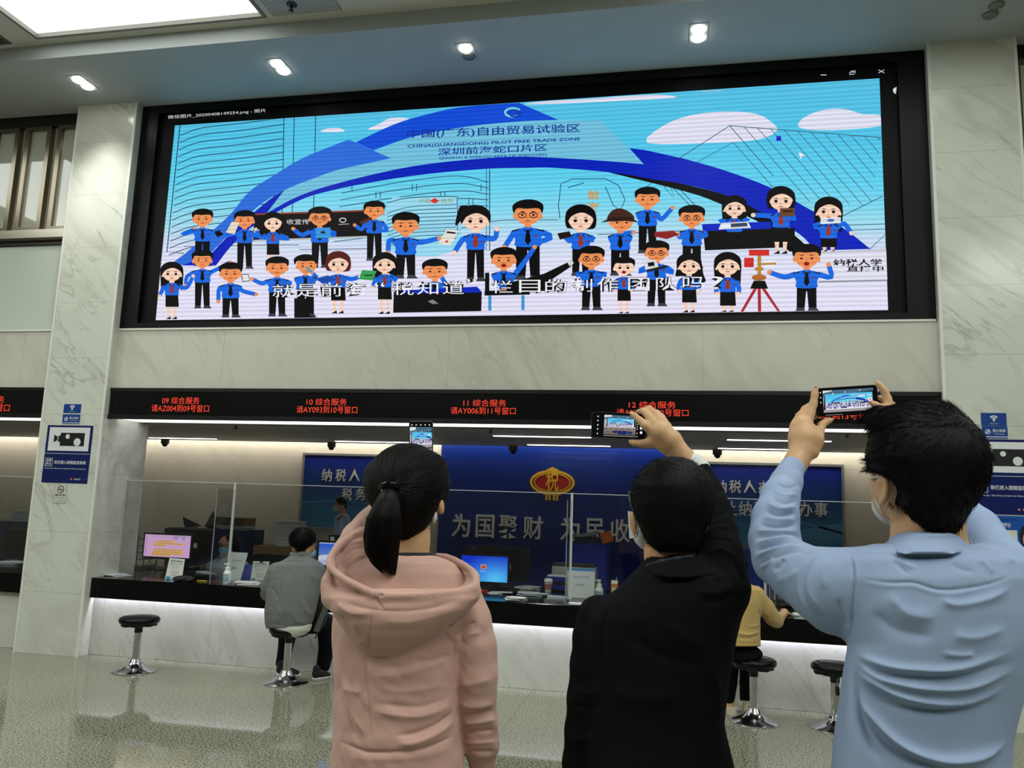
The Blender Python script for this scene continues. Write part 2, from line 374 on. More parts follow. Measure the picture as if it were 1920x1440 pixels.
s = onZ(547, 8, ZU-.008); sprinkler((s[0], s[1], ZU-.008), 'small metal fire sprinkler hanging from the perforated ceiling panel')
for x, y, lb in ((442, 797, 'small sprinkler under the office ceiling near the left dome camera'), (920, 804, 'small sprinkler under the office ceiling above the emblem wall'), (1588, 811, 'small sprinkler under the office ceiling at the right end')):
    s = onZ(x, y, ZI-.02); sprinkler((s[0], max(s[1], 7.6), ZI), lb)
s = onZ(4, 76, ZU); o = thing('ceiling_vent', (s[0]-.25, s[1]-.1, ZU), 'dark slatted air vent left of the glowing light panel', 'vent')
obj('frame', MB().box(s[0]-.5, s[0]+.06, s[1]-.3, s[1]+.05, ZU-.012, ZU), mat('vent_grey', (96, 96, 92), .5), o)
mb = MB()
for k in range(8): mb.box(s[0]-.48, s[0]+.04, s[1]-.28+.04*k, s[1]-.26+.04*k, ZU-.016, ZU-.012)
obj('slats', mb, mat('vent_dark', (30, 30, 30), .6), o)
DL = ((-5.735, 'twin round downlight glowing over the left column, farthest along the soffit'), (-3.62, 'twin round downlight glowing above the left half of the LED screen'),
      (-1.81, 'recessed downlight above the screen with only one of two lamps lit'), (.205, 'twin round downlight glowing above the right half of the LED screen'), (2.47, 'unlit twin downlight in the soffit above the right column'))
for i, (x, lb) in enumerate(DL):
    y = 6.405; o = thing('downlight', (x, y, ZC), lb, 'downlight', 'soffit downlights')
    obj('trim_plate', MB().rbox(x-.075, x+.075, y-.14, y+.14, ZC-.004, ZC, .01), mat('downlight_trim', (170, 172, 166), .4), o)
    for k, dy in enumerate((-.062, .062)):
        on = i < 4 and not (i == 2 and k == 1)
        obj('lamp', MB().lathe([(.058, -.004), (.058, -.012), (.05, -.02), (.0, -.024)], (x, y+dy, ZC), 24), M_lampon if on else M_lampoff, o, True)
        if on:
            q = bpy.data.lights.new('downlight_beam', 'SPOT'); q.energy = 26*DOWN; q.spot_size = math.radians(95); q.spot_blend = .9; q.shadow_soft_size = .05; q.color = (1, .97, .92)
            e = bpy.data.objects.new('beam', q); COL.objects.link(e); e.location = (0, dy, -.04); e.parent = o
LIN = [(8.70, -1.955, -.87, 'slim linear ceiling light over the middle of the office, nearer row'), (8.70, .565, 1.6, 'slim linear ceiling light at the right of the office, nearer row'),
       (9.93, -7.13, -6.12, 'slim linear ceiling light in the office behind the left column'), (9.93, -4.37, -3.3, 'slim linear ceiling light above the left blue banner'),
       (9.93, -1.79, -.75, 'short linear ceiling light in front of the blue emblem wall'), (9.93, .54, 1.6, 'slim linear ceiling light in front of the right blue banner')]
for y, x0, x1, lb in LIN:
    o = thing('linear_ceiling_light', ((x0+x1)/2, y, ZI), lb, 'ceiling light', 'linear lights in the office ceiling')
    obj('housing', MB().box(x0-.01, x1+.01, y-.045, y+.045, ZI-.008, ZI), M_blackmat, o)
    obj('diffuser', MB().box(x0, x1, y-.035, y+.035, ZI-.014, ZI-.008), M_tube, o)
for x0, x1, lb in ((XL1, XR0, 'long white light strip under the middle ticker sign'), (-9.5, XL0, 'white light strip under the ticker sign left of the column')):
    o = thing('lintel_light_strip', ((x0+x1)/2, 7.22, ZB0), lb, 'light strip')
    obj('diffuser', MB().box(x0+.02, x1-.02, 7.06, 7.37, ZB0-.01, ZB0), emat('lintel_diffuser', (250, 250, 248), 2.2), o)
    obj('edge_frame', MB().box(x0+.02, x1-.02, 7.37, 7.52, ZB0-.014, ZB0).box(x0+.02, x1-.02, 6.93, 7.06, ZB0-.014, ZB0), mat('panel_frame_grey', (128, 122, 116), .5), o)
o = thing('cove_light_strip', (-2, 10.5, 2.5), 'hidden light strip in the cove along the top of the office wall', 'light strip')
obj('strip', MB().box(-11.5, 11.5, 10.43, 10.46, 2.49, 2.515), emat('cove_led', (255, 250, 240), 30), o)
# ------------------------------------------------------------------ counters
def counter(x0, x1, label, group, lit):
    o = thing('service_counter', ((x0+x1)/2, 7.4, 0), label, 'counter', group)
    mb = MB().prism([(6.92, .532), (6.944, .532), (6.944, .60), (8.42, .60), (8.42, .717), (6.924, .717), (6.92, .713)], (x0+.001, 0, 0), (0, 1, 0), (0, 0, 1), (x1-x0-.002, 0, 0))
    obj('worktop', mb, M_black, o)
    obj('base_panel', MB().box(x0+.001, x1-.001, YB, YB+.06, 0.002, .598), M_base, o)
    if lit: obj('under_light', MB().box(x0+.03, x1-.03, 6.948, 6.968, .590, .599), emat('counter_led', (236, 236, 255), lit), o)
    return o
counter(XL1, XR0, 'long black-topped marble service counter between the two columns, lit along its underside', 'service counters', 50)
counter(-9.5, XL0, 'black-topped marble counter left of the left column', 'service counters', 0)
counter(XR1, 6, 'black-topped marble counter right of the right column', 'service counters', 0)
# ------------------------------------------------------------------ clear counter screens
m, n, l, b = nodes_of('clear_acrylic')
for q in list(n):
    if q != n['Material Output']: n.remove(q)
tr = n.new('ShaderNodeBsdfTransparent'); tr.inputs[0].default_value = (.93, .94, .93, 1); gl = n.new('ShaderNodeBsdfGlossy'); gl.inputs['Roughness'].default_value = .03
fz = n.new('ShaderNodeLayerWeight'); fz.inputs['Blend'].default_value = .12; mxs = n.new('ShaderNodeMixShader'); mr_ = n.new('ShaderNodeMapRange'); mr_.inputs[3].default_value = .025; mr_.inputs[4].default_value = .5
l.new(fz.outputs['Facing'], mr_.inputs[0]); l.new(mr_.outputs[0], mxs.inputs[0]); l.new(tr.outputs[0], mxs.inputs[1]); l.new(gl.outputs[0], mxs.inputs[2]); l.new(mxs.outputs[0], n['Material Output'].inputs['Surface'])
M_clear = m; M_edge = mat('acrylic_edge', (205, 208, 206), .3)
PO = (-4.235, -2.56, -.89, .78)
xs = [XL1]+list(PO)+[XR0]; names = ('between the left column and the first post', 'in front of the seated man in grey', 'before the blue-screen monitor', 'behind the black-jacketed man', 'left of the right column')
YG = 7.29
def screen(x0, x1, lb):
    o = thing('counter_screen', ((x0+x1)/2, YG, .717), lb, 'clear screen', 'clear screens on the counter')
    obj('pane', MB().box(x0+.012, x1-.012, YG-.003, YG+.003, .72, 1.655), M_clear, o)
    obj('top_edge', MB().box(x0+.012, x1-.012, YG-.005, YG+.005, 1.655, 1.661), M_edge, o)
for i in range(5): screen(xs[i], xs[i+1], 'clear acrylic counter screen '+names[i])
screen(-8.2, XL0, 'clear acrylic counter screen left of the left column')
for i, x in enumerate(PO):
    o = thing('screen_post', (x, YG, .717), 'slim white screen post with clear side divider, '+('near the masked clerk', 'hidden behind the pink hoodie', 'beside the white sanitiser notice', 'behind the yellow-topped seated woman')[i], 'screen post', 'posts of the counter screens')
    obj('post', MB().box(x-.01, x+.01, YG-.01, YG+.01, .717, 1.665), mat('white_post', (214, 214, 210), .35), o)
    obj('divider', MB().box(x-.003, x+.003, 6.98, YG-.012, .718, 1.60), M_clear, o)
    obj('divider_edge', MB().box(x-.004, x+.004, 6.974, 6.98, .718, 1.60), mat('acrylic_edge_dim', (130, 134, 134), .3), o)
# ------------------------------------------------------------------ red ticker signs
M_red = emat('red_led', (255, 62, 30), 1.0)
EX, EZ = np.array([1., 0, 0]), np.array([0, 0, 1.])
def ticker(x0, x1, label):
    o = thing('ticker_sign', ((x0+x1)/2, 6.91, 2.24), label, 'LED sign', 'red ticker signs over the counters')
    obj('housing', MB().box(x0+.004, x1-.004, 6.903, 6.925, 2.25, 2.545), mat('ticker_face', (5, 5, 6), .22, spec=.4), o)
    obj('rail', MB().box(x0+.004, x1-.004, 6.893, 6.925, 2.515, 2.55).box(x0+.004, x1-.004, 6.893, 6.925, 2.243, 2.285), mat('ticker_rail', (26, 25, 26), .35, metal=.3), o)
    return o
def ticks(o, lines):
    for i in range(0, len(lines), 2):
      mb = MB()
      for s, xa, xb, y, hpx in lines[i:i+2]:
        A, B_ = onY(xa, y, 6.9), onY(xb, y, 6.9); hh = onY(xa, y-hpx, 6.9)[2]-A[2]
        text(mb, s, (A+B_)/2+np.array([0, -.0, 0]), EX, EZ, w=B_[0]-A[0], h=hh, bold=-.002, res=3)
      e = obj('lettering', mb, M_red, o); e['label'] = 'red glowing Chinese queue text'
tk = ticker(XL1, XR0, 'long black ticker sign with red queue text under the marble band')
L2 = []
for a, b2, c, d, s1, s2, y in ((304, 374, 284, 392, '09 综合服务', '请AZ004到09号窗口', 751), (575, 650, 556, 670, '10 综合服务', '请AY093到10号窗口', 753.5),
                        (869, 949, 845, 967, '11 综合服务', '请AY006到11号窗口', 755.5), (1179, 1267, 1156, 1291, '12 综合服务', '请AY007到12号窗口', 759), (1524, 1612, 1498, 1640, '13 综合服务', '请AY002到13号窗口', 765)):
    L2 += [(s1, a, b2, y, 13), (s2, c, d, y+14.5, 13.5)]
ticks(tk, L2)
tl = ticker(-9.5, XL0, 'black ticker sign with red queue text left of the left column')
ticks(tl, [('08 综合服务', -70, 8, 749, 14), ('请AZ012到08号窗口', -100, 18, 764, 14)])
# ------------------------------------------------------------------ signs on the columns
def plate(name, q, Y, label, cat, colr, r=.004, th=.004, group=None, rough=.3):
    """flat sign plate whose upper-left and lower-right photo corners are q, on the plane at depth Y"""
    a, c = onY(q[0], q[1], Y-th), onY(q[2], q[3], Y-th); cx = (a[0]+c[0])/2
    o = thing(name, (cx, Y, c[2]), label, cat, group)
    obj('board', MB().rbox(a[0], c[0], Y-th, Y, c[2], a[2], r, 3, axis='y'), mat('sign_%d_%d_%d' % colr, colr, rough), o)
    return o, a, c
class Sign:                                   # draws flat marks on a plate in plate units 0..1 (u right, v down)
    def __init__(s, a, c, Y): s.a, s.c, s.Y, s.k, s.mb, s.ms = a, c, Y, 0, MB(), []
    def mi(s, colr):
        m_ = mat('print_%d_%d_%d' % colr, colr, .45)
        if m_ not in s.ms: s.ms.append(m_)
        return s.ms.index(m_)
    def P(s, u, v): return np.array([s.a[0]+(s.c[0]-s.a[0])*u, s.Y-.0004*s.k-.0002, s.a[2]+(s.c[2]-s.a[2])*v])
    def poly(s, pts, colr): s.k += 1; s.mb.add([s.P(*p) for p in pts], [tuple(range(len(pts)))], s.mi(colr)); return s
    def rect(s, u0, v0, u1, v1, colr): return s.poly([(u0, v1), (u1, v1), (u1, v0), (u0, v0)], colr)
    def ring(s, cu, cv, ru, wd, colr, a0=0, a1=360, n=28):
        W = s.c[0]-s.a[0]; H = s.a[2]-s.c[2]; s.k += 1; o = s.P(cu, cv); vs = []; 
        for i in range(n+1):
            t = math.radians(a0+(a1-a0)*i/n)
            for rr in (ru*W, (ru-wd)*W): vs.append(o+EX*rr*math.cos(t)+EZ*rr*math.sin(t))
        s.mb.add(vs, [(2*i, 2*i+1, 2*i+3, 2*i+2) for i in range(n)], s.mi(colr)); return s
    def disc(s, cu, cv, ru, colr): return s.ring(cu, cv, ru, ru, colr)
    def txt(s, t, u, v, w=None, h=None, colr=(255, 255, 255), bold=0.):
        s.k += 1; text(s.mb, t, s.P(u, v), EX, EZ, w=w and w*(s.c[0]-s.a[0]), h=h and h*(s.a[2]-s.c[2]), mi=s.mi(colr), bold=bold, res=2); return s
    def done(s, o, name='print'): return obj(name, s.mb, s.ms, o)
BL = (18, 42, 122); NV = (10, 26, 92); WH = (222, 224, 226)
def wifi(q, side):
    o, a, c = plate('wifi_sign', q, YC, 'small blue wireless internet sign topmost on the %s column' % side, 'sign', (16, 62, 138), group='wireless signs')
    s = Sign(a, c, YC-.004)
    for r_ in (.09, .16, .23): s.ring(.5, .62, r_, .045, WH, 45, 135, 14)
    s.disc(.5, .62, .04, WH).txt('FREE WIFI', .5, .86, w=.34, h=.07, colr=WH); s.done(o)
def nosmoke_blue(q, side):
    o, a, c = plate('no_smoking_sign', q, YC, 'small blue no smoking sign under the wireless sign on the %s column' % side, 'sign', (16, 62, 138), group='blue no smoking signs')
    s = Sign(a, c, YC-.004); s.ring(.22, .48, .11, .025, WH).poly([(.14, .62), (.17, .68), (.3, .34), (.27, .28)], WH).rect(.15, .46, .29, .52, WH)
    s.txt('禁止吸烟', .66, .38, w=.5, h=.26, colr=WH, bold=.01).txt('No Smoking', .66, .66, w=.4, h=.13, colr=WH).rect(0, .86, 1, .92, WH); s.done(o)
def camera_sign(q, side):
    o, a, c = plate('surveillance_sign', q, YC, 'large blue and white video surveillance sign on the %s column' % side, 'sign', NV, group='surveillance signs')
    s = Sign(a, c, YC-.004)
    s.rect(.055, .035, .945, .445, WH); K = (12, 11, 14)
    s.rect(.31, .13, .84, .36, K).rect(.27, .18, .32, .29, K).poly([(.17, .3), (.245, .265), (.245, .20), (.17, .165)], K).rect(.253, .185, .262, .285, K).disc(.47, .195, .045, WH).disc(.69, .29, .075, WH)
    s.rect(0, .487, 1, .5, (150, 156, 170))
    s.ring(.13, .655, .003, .003, WH)
    for u0, v0, u1, v1 in ((.04, .575, .205, .582), (.04, .71, .205, .717), (.04, .575, .047, .717), (.198, .575, .205, .717)): s.rect(u0, v0, u1, v1, WH)
    s.txt('温馨', .123, .617, w=.12, h=.045, colr=WH, bold=.01).txt('提示', .123, .675, w=.12, h=.045, colr=WH, bold=.01)
    s.txt('你已进入视频监控系统', .59, .645, w=.69, h=.062, colr=WH, bold=.015).txt('Warm tips: This Area is Under the Video Surveillance', .5, .755, w=.9, h=.03, colr=WH)
    s.disc(.66, .93, .02, (200, 90, 40)).disc(.66, .93, .01, (230, 170, 40)).txt('中国税务', .79, .93, w=.15, h=.03, colr=WH).txt('回', .95, .93, w=.04, h=.025, colr=(90, 110, 170)); s.done(o)
def nosmoke_white(q, side):
    o, a, c = plate('no_smoking_plate', q, YC, 'narrow white no smoking plate under the surveillance sign on the %s column' % side, 'sign', (206, 208, 204), r=.012, group='white no smoking plates')
    s = Sign(a, c, YC-.004); D = (60, 62, 66)
    s.rect(.28, .255, .72, .29, (30, 28, 30)); s.ring(.5, .27, .27, .05, (70, 30, 26)).poly([(.31, .17), (.36, .145), (.7, .37), (.65, .4)], (110, 40, 30)); s.ring(.66, .2, .09, .02, D, 0, 200, 10)
    s.txt('禁止吸烟', .5, .565, w=.76, h=.095, colr=(28, 28, 32), bold=.02).txt('NO SMOKING', .5, .71, w=.74, h=.045, colr=D).txt('违者罚款', .62, .82, w=.42, h=.035, colr=(150, 70, 50)).txt('投诉电话 12345', .6, .9, w=.56, h=.03, colr=D)
    for u0, v0, u1, v1 in ((.02, .02, .98, .026), (.02, .974, .98, .98), (.02, .02, .035, .98), (.965, .02, .98, .98)): s.rect(u0, v0, u1, v1, D)
    s.done(o)
wifi((120.5, 757.5, 150.5, 774.5), 'left'); nosmoke_blue((118, 777, 148.5, 795), 'left'); camera_sign((90, 797, 163, 907), 'left'); nosmoke_white((103, 908, 123, 944), 'left')
wifi((1839, 774, 1888, 798), 'right'); nosmoke_blue((1841, 798.5, 1890, 822), 'right'); camera_sign((1822, 823, 1953, 967), 'right'); nosmoke_white((1815, 962, 1849, 1010), 'right')
o, a, c = plate('notice_poster', (1851, 966, 1962, 1060), YC, 'blue notice poster with a masked cartoon woman on the right column', 'poster', (24, 82, 168))
s = Sign(a, c, YC-.004)
s.txt('国家税务总局深圳市税务局', .36, .08, w=.34, h=.05, colr=(20, 30, 70)).disc(.175, .08, .018, (190, 40, 40)).txt('温馨提示', .29, .2, w=.24, h=.1, colr=WH, bold=.02).ring(.12, .19, .025, .01, WH)
s.rect(.07, .3, .52, 1.0, (214, 214, 200)).rect(.16, .52, .41, .65, (186, 44, 50)).txt('请佩戴口罩', .285, .56, w=.2, h=.035, colr=(230, 160, 150)).txt('保持距离', .285, .615, w=.2, h=.035, colr=(230, 160, 150))
for i, (u, wd) in enumerate(((.2, .16), (.22, .24), (.3, .36), (.28, .3), (.3, .36), (.26, .28))): s.rect(u-wd/2+.04, (.36, .43, .74, .8, .86, .92)[i], u+wd/2, (.36, .43, .74, .8, .86, .92)[i]+.018, (130, 130, 126))
SK = (226, 172, 150)
s.done(o); s2 = Sign(a, c, YC-.004); s2.k = s.k; s = s2
s.poly(ell(.72, .42, .16, .26), (24, 18, 20)).poly(ell(.71, .5, .1, .2), SK).poly([(.62, .56), (.8, .56), (.78, .7), (.71, .74), (.64, .7)], (220, 224, 226)).poly([(.6, .8), (.84, .8), (.95, 1), (.55, 1)], (206, 84, 110)); s.done(o, 'illustration')
# ------------------------------------------------------------------ the picture on the LED screen
m, n, l, b = nodes_of('screen_picture')
b.inputs['Base Color'].default_value = (.004, .004, .004, 1); b.inputs['Roughness'].default_value = .5; b.inputs['Specular IOR Level'].default_value = .05
at = n.new('ShaderNodeAttribute'); at.attribute_name = 'paint'
l.new(at.outputs['Color'], b.inputs['Emission Color']); b.inputs['Emission Strength'].default_value = 1.0
M_pic = m
m, n, l, b = nodes_of('led_picture')       # the same with the rows of the LED wall
b.inputs['Base Color'].default_value = (.004, .004, .004, 1); b.inputs['Roughness'].default_value = .45; b.inputs['Specular IOR Level'].default_value = .05
at = n.new('ShaderNodeAttribute'); at.attribute_name = 'paint'; tc = n.new('ShaderNodeTexCoord')
mp = n.new('ShaderNodeMapping'); mp.inputs['Scale'].default_value = (.02, 1, 1.0); mp.inputs['Rotation'].default_value = (0, math.radians(1.2), 0); l.new(tc.outputs['Object'], mp.inputs['Vector'])
wv = n.new('ShaderNodeTexWave'); wv.bands_direction = 'Z'; wv.inputs['Scale'].default_value = 7.5; wv.inputs['Distortion'].default_value = 2.0; wv.inputs['Detail Scale'].default_value = 2; l.new(mp.outputs[0], wv.inputs['Vector'])
mr = n.new('ShaderNodeMapRange'); mr.inputs[3].default_value = .86; mr.inputs[4].default_value = 1.08; l.new(wv.outputs['Fac'], mr.inputs[0])
l.new(at.outputs['Color'], b.inputs['Emission Color']); l.new(mr.outputs[0], b.inputs['Emission Strength'])
M_led = m
class Pic:
    def __init__(s, fn, N, step): s.fn, s.N, s.step, s.k, s.v, s.f, s.c, s.lod = fn, np.array(N, float), step, 0, [], [], [], 0
    def face(s, pts, cols, lift=True):
        if lift: s.k += 1
        o = len(s.v); s.v += [tuple(np.array(s.fn(*p))+s.N*s.step*s.k) for p in pts]; s.f.append(tuple(range(o, o+len(pts))))
        s.c += [(*c, 1) for c in cols]
    def poly(s, pts, c, lift=True): s.face(pts, [lin(c)]*len(pts), lift); return s
    def rect(s, x0, y0, x1, y1, c): return s.poly([(x0, y1), (x1, y1), (x1, y0), (x0, y0)], c)
    def stroke(s, pts, wd, c, closed=False):
        s.k += 1; P = [np.array(p, float) for p in pts]; P = P+[P[0]] if closed else P; L = []
        for i, p in enumerate(P):
            t = P[min(i+1, len(P)-1)]-P[max(i-1, 0)]; t = t/(np.linalg.norm(t)+1e-9); q = np.array([-t[1], t[0]])
            w_ = wd[i] if hasattr(wd, '__len__') else wd; L.append((p+q*w_/2, p-q*w_/2))
        for (a, b_), (c1, d) in zip(L, L[1:]): s.face([a, b_, d, c1], [lin(c)]*4, False)
        return s
    def txt(s, t, x0, y0, x1, y1, c, bold=0., slope=0., lift=True):
        if lift: s.k += 1
        v, f = glyphs(t, bold, 2 if not s.lod else 1); lo, hi = v.min(0), v.max(0)
        P = [(x0+(p[0]-lo[0])/(hi[0]-lo[0])*(x1-x0), y1+(y0-y1)*(p[1]-lo[1])/(hi[1]-lo[1])) for p in v]
        P = [(p[0], p[1]+slope*(p[0]-x0)) for p in P]
        o = len(s.v); s.v += [tuple(np.array(s.fn(*p))+s.N*s.step*s.k) for p in P]
        s.f += [tuple(o+i for i in q) for q in f]
        s.c += [(*lin(c), 1) for q in f for _ in q]
        return s
    def build(s, name, parent, m_):
        B = base_of(parent); me = new_mesh(name, [tuple(np.array(p)-np.array(B)) for p in s.v], s.f, [m_])
        ca = me.color_attributes.new('paint', 'FLOAT_COLOR', 'CORNER'); ca.data.foreach_set('color', np.array(s.c, dtype=np.float32).ravel())
        o = bpy.data.objects.new(name, me); COL.objects.link(o); o.parent = parent; return o
BLUE = (24, 104, 224); DBL = (12, 62, 160); INK = (9, 7, 9); SKM = (236, 146, 88); SKW = (246, 208, 184); RED = (150, 52, 42); LINE = (24, 62, 92)
def toon(p, hx, hy, hw, fy, sex='m', hair='short', L=None, R=None, sk=None, body=1., glasses=0, skirt=None, mouth='line', hcol=INK, tie=None, legs=True, side=0):
    sk = sk or (SKM if sex == 'm' else SKW); skirt = (sex == 'f') if skirt is None else skirt; tie = tie or (INK if sex == 'm' else RED)
    sh = hy+1.02*hw; wa = hy+(2.15 if sex == 'm' else 2.0)*hw; sw = (.92 if sex == 'm' else .74)*hw*body; ww = (.68 if sex == 'm' else .56)*hw*body
    if hair == 'long': p.poly(spl([(hx-.95*hw, hy-.3*hw), (hx, hy-.95*hw), (hx+.95*hw, hy-.3*hw), (hx+1.0*hw, hy+.7*hw), (hx+.9*hw, hy+1.6*hw), (hx+.5*hw, hy+1.2*hw), (hx-.5*hw, hy+1.2*hw), (hx-.9*hw, hy+1.5*hw), (hx-1.0*hw, hy+.7*hw)], 4, True), hcol)
    if hair == 'curly': p.poly(spl([(hx-.95*hw, hy-.3*hw), (hx, hy-.9*hw), (hx+.95*hw, hy-.3*hw), (hx+1.15*hw, hy+.7*hw), (hx+1.35*hw, hy+1.3*hw), (hx+.9*hw, hy+1.5*hw), (hx+.4*hw, hy+1.1*hw), (hx-.5*hw, hy+.9*hw), (hx-1.1*hw, hy+.9*hw), (hx-1.0*hw, hy+.3*hw)], 4, True), hcol)
    if hair == 'pony': p.poly(spl([(hx-.4*hw, hy-.8*hw), (hx-1.0*hw, hy-.9*hw), (hx-1.25*hw, hy-.3*hw), (hx-1.35*hw, hy+.4*hw), (hx-1.0*hw, hy+.1*hw)], 4, True), hcol)
    if legs:
        if skirt:
            sk_end = min(wa+1.05*hw, fy-.3*hw)
            for d in (-.3, .3):
                p.poly([(hx+d*hw-.17*hw, sk_end-2), (hx+d*hw+.17*hw, sk_end-2), (hx+d*hw*.9+.1*hw, fy), (hx+d*hw*.9-.1*hw, fy)], sk)
                p.poly([(hx+d*hw*.9-.3*hw, fy+.1*hw), (hx+d*hw*.9+.2*hw, fy+.1*hw), (hx+d*hw*.9+.14*hw, fy-.14*hw)], INK)
            p.poly([(hx-ww*1.0, wa-2), (hx+ww*1.0, wa-2), (hx+ww*1.12, sk_end), (hx-ww*1.02, sk_end)], INK)
        else:
            lw = (.36 if sex == 'm' else .3)*hw*body
            for d in (-1, 1):
                p.poly([(hx+(d-1)*ww*.5, wa-2), (hx+(d+1)*ww*.5, wa-2), (hx+d*ww*.62+lw*.75, fy), (hx+d*ww*.62-lw*.75, fy)], INK)
                p.poly([(hx+d*ww*.62-lw, fy+.1*hw), (hx+d*ww*.62+lw*(1.3 if d > 0 else .9), fy+.1*hw), (hx+d*ww*.62+lw*.7, fy-.16*hw), (hx+d*ww*.62-lw*.7, fy-.16*hw)], (60, 64, 72))
            p.rect(hx-ww, wa-3, hx+ww, wa+.25*hw, INK)
    for s_, arm in ((-1, L), (1, R)):
        if arm is None: arm = [(hx+s_*sw*1.15, sh+.75*hw), (hx+s_*sw*1.05, wa+.15*hw)]
        if arm and arm != 'none' and arm[0] == 'B': arm = arm[1:]
        if arm == 'none': continue
        pts = [(hx+s_*sw*.85, sh+.2*hw)]+list(arm); p.stroke(spl(pts, 3), [.4*hw-.1*hw*i/(3*len(pts)) for i in range(3*(len(pts)-1)+1)], BLUE)
        p.poly(ell(arm[-1][0], arm[-1][1], .17*hw, .16*hw, n=10), sk)
    p.poly([(hx-.2*hw, hy+.5*hw), (hx+.2*hw, hy+.5*hw), (hx+.24*hw, sh+.1*hw), (hx-.24*hw, sh+.1*hw)], sk)
    p.poly(spl([(hx-.26*hw, sh-.08*hw), (hx+.26*hw, sh-.08*hw), (hx+sw, sh+.16*hw), (hx+ww*1.06, sh+.7*hw), (hx+ww, wa), (hx-ww, wa), (hx-ww*1.06, sh+.7*hw), (hx-sw, sh+.16*hw)], 3, True), BLUE)
    if p.lod == 0:
        for s_ in (-1, 1): p.poly([(hx+s_*sw*.55, sh-.02*hw), (hx+s_*sw*1.0, sh+.1*hw), (hx+s_*sw*1.0, sh+.2*hw), (hx+s_*sw*.55, sh+.06*hw)], (10, 22, 52))
        p.poly([(hx-.24*hw, sh-.12*hw), (hx, sh+.16*hw), (hx-.26*hw, sh+.2*hw)], DBL).poly([(hx+.24*hw, sh-.12*hw), (hx, sh+.16*hw), (hx+.26*hw, sh+.2*hw)], DBL)
        p.rect(hx+.36*hw, sh+.42*hw, hx+.62*hw, sh+.5*hw, (120, 40, 50))
    p.poly([(hx-.09*hw, sh+.06*hw), (hx+.09*hw, sh+.06*hw), (hx+.2*hw, wa-.35*hw), (hx, wa-.08*hw), (hx-.2*hw, wa-.35*hw)], tie)
    fx = hx+side*.12*hw
    for s_ in (-1, 1):
        if not (side and s_ == side): p.poly(ell(fx+s_*.84*hw, hy+.2*hw, .13*hw, .2*hw, n=8), sk)
    if hair == 'bob': p.poly(spl([(hx-.98*hw, hy+.5*hw), (hx-.95*hw, hy-.4*hw), (hx, hy-.98*hw), (hx+.95*hw, hy-.4*hw), (hx+1.0*hw, hy+.5*hw), (hx+.55*hw, hy+.7*hw), (hx-.55*hw, hy+.65*hw)], 4, True), hcol)
    p.poly(spl([(fx-.8*hw, hy-.3*hw), (fx-.8*hw, hy+.2*hw), (fx-.5*hw, hy+.62*hw), (fx, hy+.76*hw), (fx+.5*hw, hy+.62*hw), (fx+.8*hw, hy+.2*hw), (fx+.8*hw, hy-.3*hw), (fx, hy-.6*hw)], 4, True), sk)
    if hair == 'short': p.poly(spl([(hx-.9*hw, hy+.02*hw), (hx-.98*hw, hy-.5*hw), (hx-.4*hw, hy-.84*hw), (hx+.4*hw, hy-.86*hw), (hx+.98*hw, hy-.55*hw), (hx+.92*hw, hy+.0*hw), (hx+.7*hw, hy-.3*hw), (hx-.1*hw, hy-.28*hw), (hx-.7*hw, hy-.3*hw)], 4, True), hcol)
    elif hair == 'hat':
        p.poly(spl([(hx-.9*hw, hy), (hx-.7*hw, hy-.7*hw), (hx, hy-.95*hw), (hx+.8*hw, hy-.6*hw), (hx+.95*hw, hy-.1*hw)], 4, True), (66, 38, 26)); p.poly([(hx-1.5*hw, hy+.12*hw), (hx-.6*hw, hy-.3*hw), (hx+.8*hw, hy-.28*hw), (hx+1.4*hw, hy+.1*hw), (hx, hy-.05*hw)], (44, 26, 20))
    else: p.poly(spl([(hx-.95*hw, hy+.3*hw), (hx-.98*hw, hy-.45*hw), (hx-.4*hw, hy-.92*hw), (hx+.4*hw, hy-.92*hw), (hx+.98*hw, hy-.45*hw), (hx+.95*hw, hy+.3*hw), (hx+.75*hw, hy-.12*hw), (hx+.1*hw, hy-.42*hw), (hx-.6*hw, hy-.18*hw)], 4, True), hcol)
    if p.lod == 0:
        for s_ in (-1, 1):
            p.poly(ell(fx+s_*.36*hw, hy+.12*hw, (.1 if sex == 'm' else .13)*hw, (.07 if sex == 'm' else .12)*hw, n=8), (30, 16, 16)); p.poly([(fx+s_*.2*hw, hy-.1*hw), (fx+s_*.38*hw, hy-.13*hw), (fx+s_*.54*hw, hy-.07*hw), (fx+s_*.38*hw, hy-.07*hw), (fx+s_*.2*hw, hy-.05*hw)], (40, 22, 20))
            if glasses: p.stroke(ell(fx+s_*.36*hw, hy+.13*hw, .26*hw, .17*hw, n=12), .06*hw, (90, 30, 40), True)
        p.stroke([(fx, hy+.2*hw), (fx-.06*hw, hy+.34*hw), (fx+.04*hw, hy+.36*hw)], .04*hw, [int(x*.75) for x in sk])
        if mouth == 'open': p.poly(ell(fx, hy+.5*hw, .2*hw, .14*hw, n=10), (150, 24, 20))
        else: p.poly(ell(fx, hy+.5*hw, .18*hw, .035*hw, n=8), (170, 60, 50))
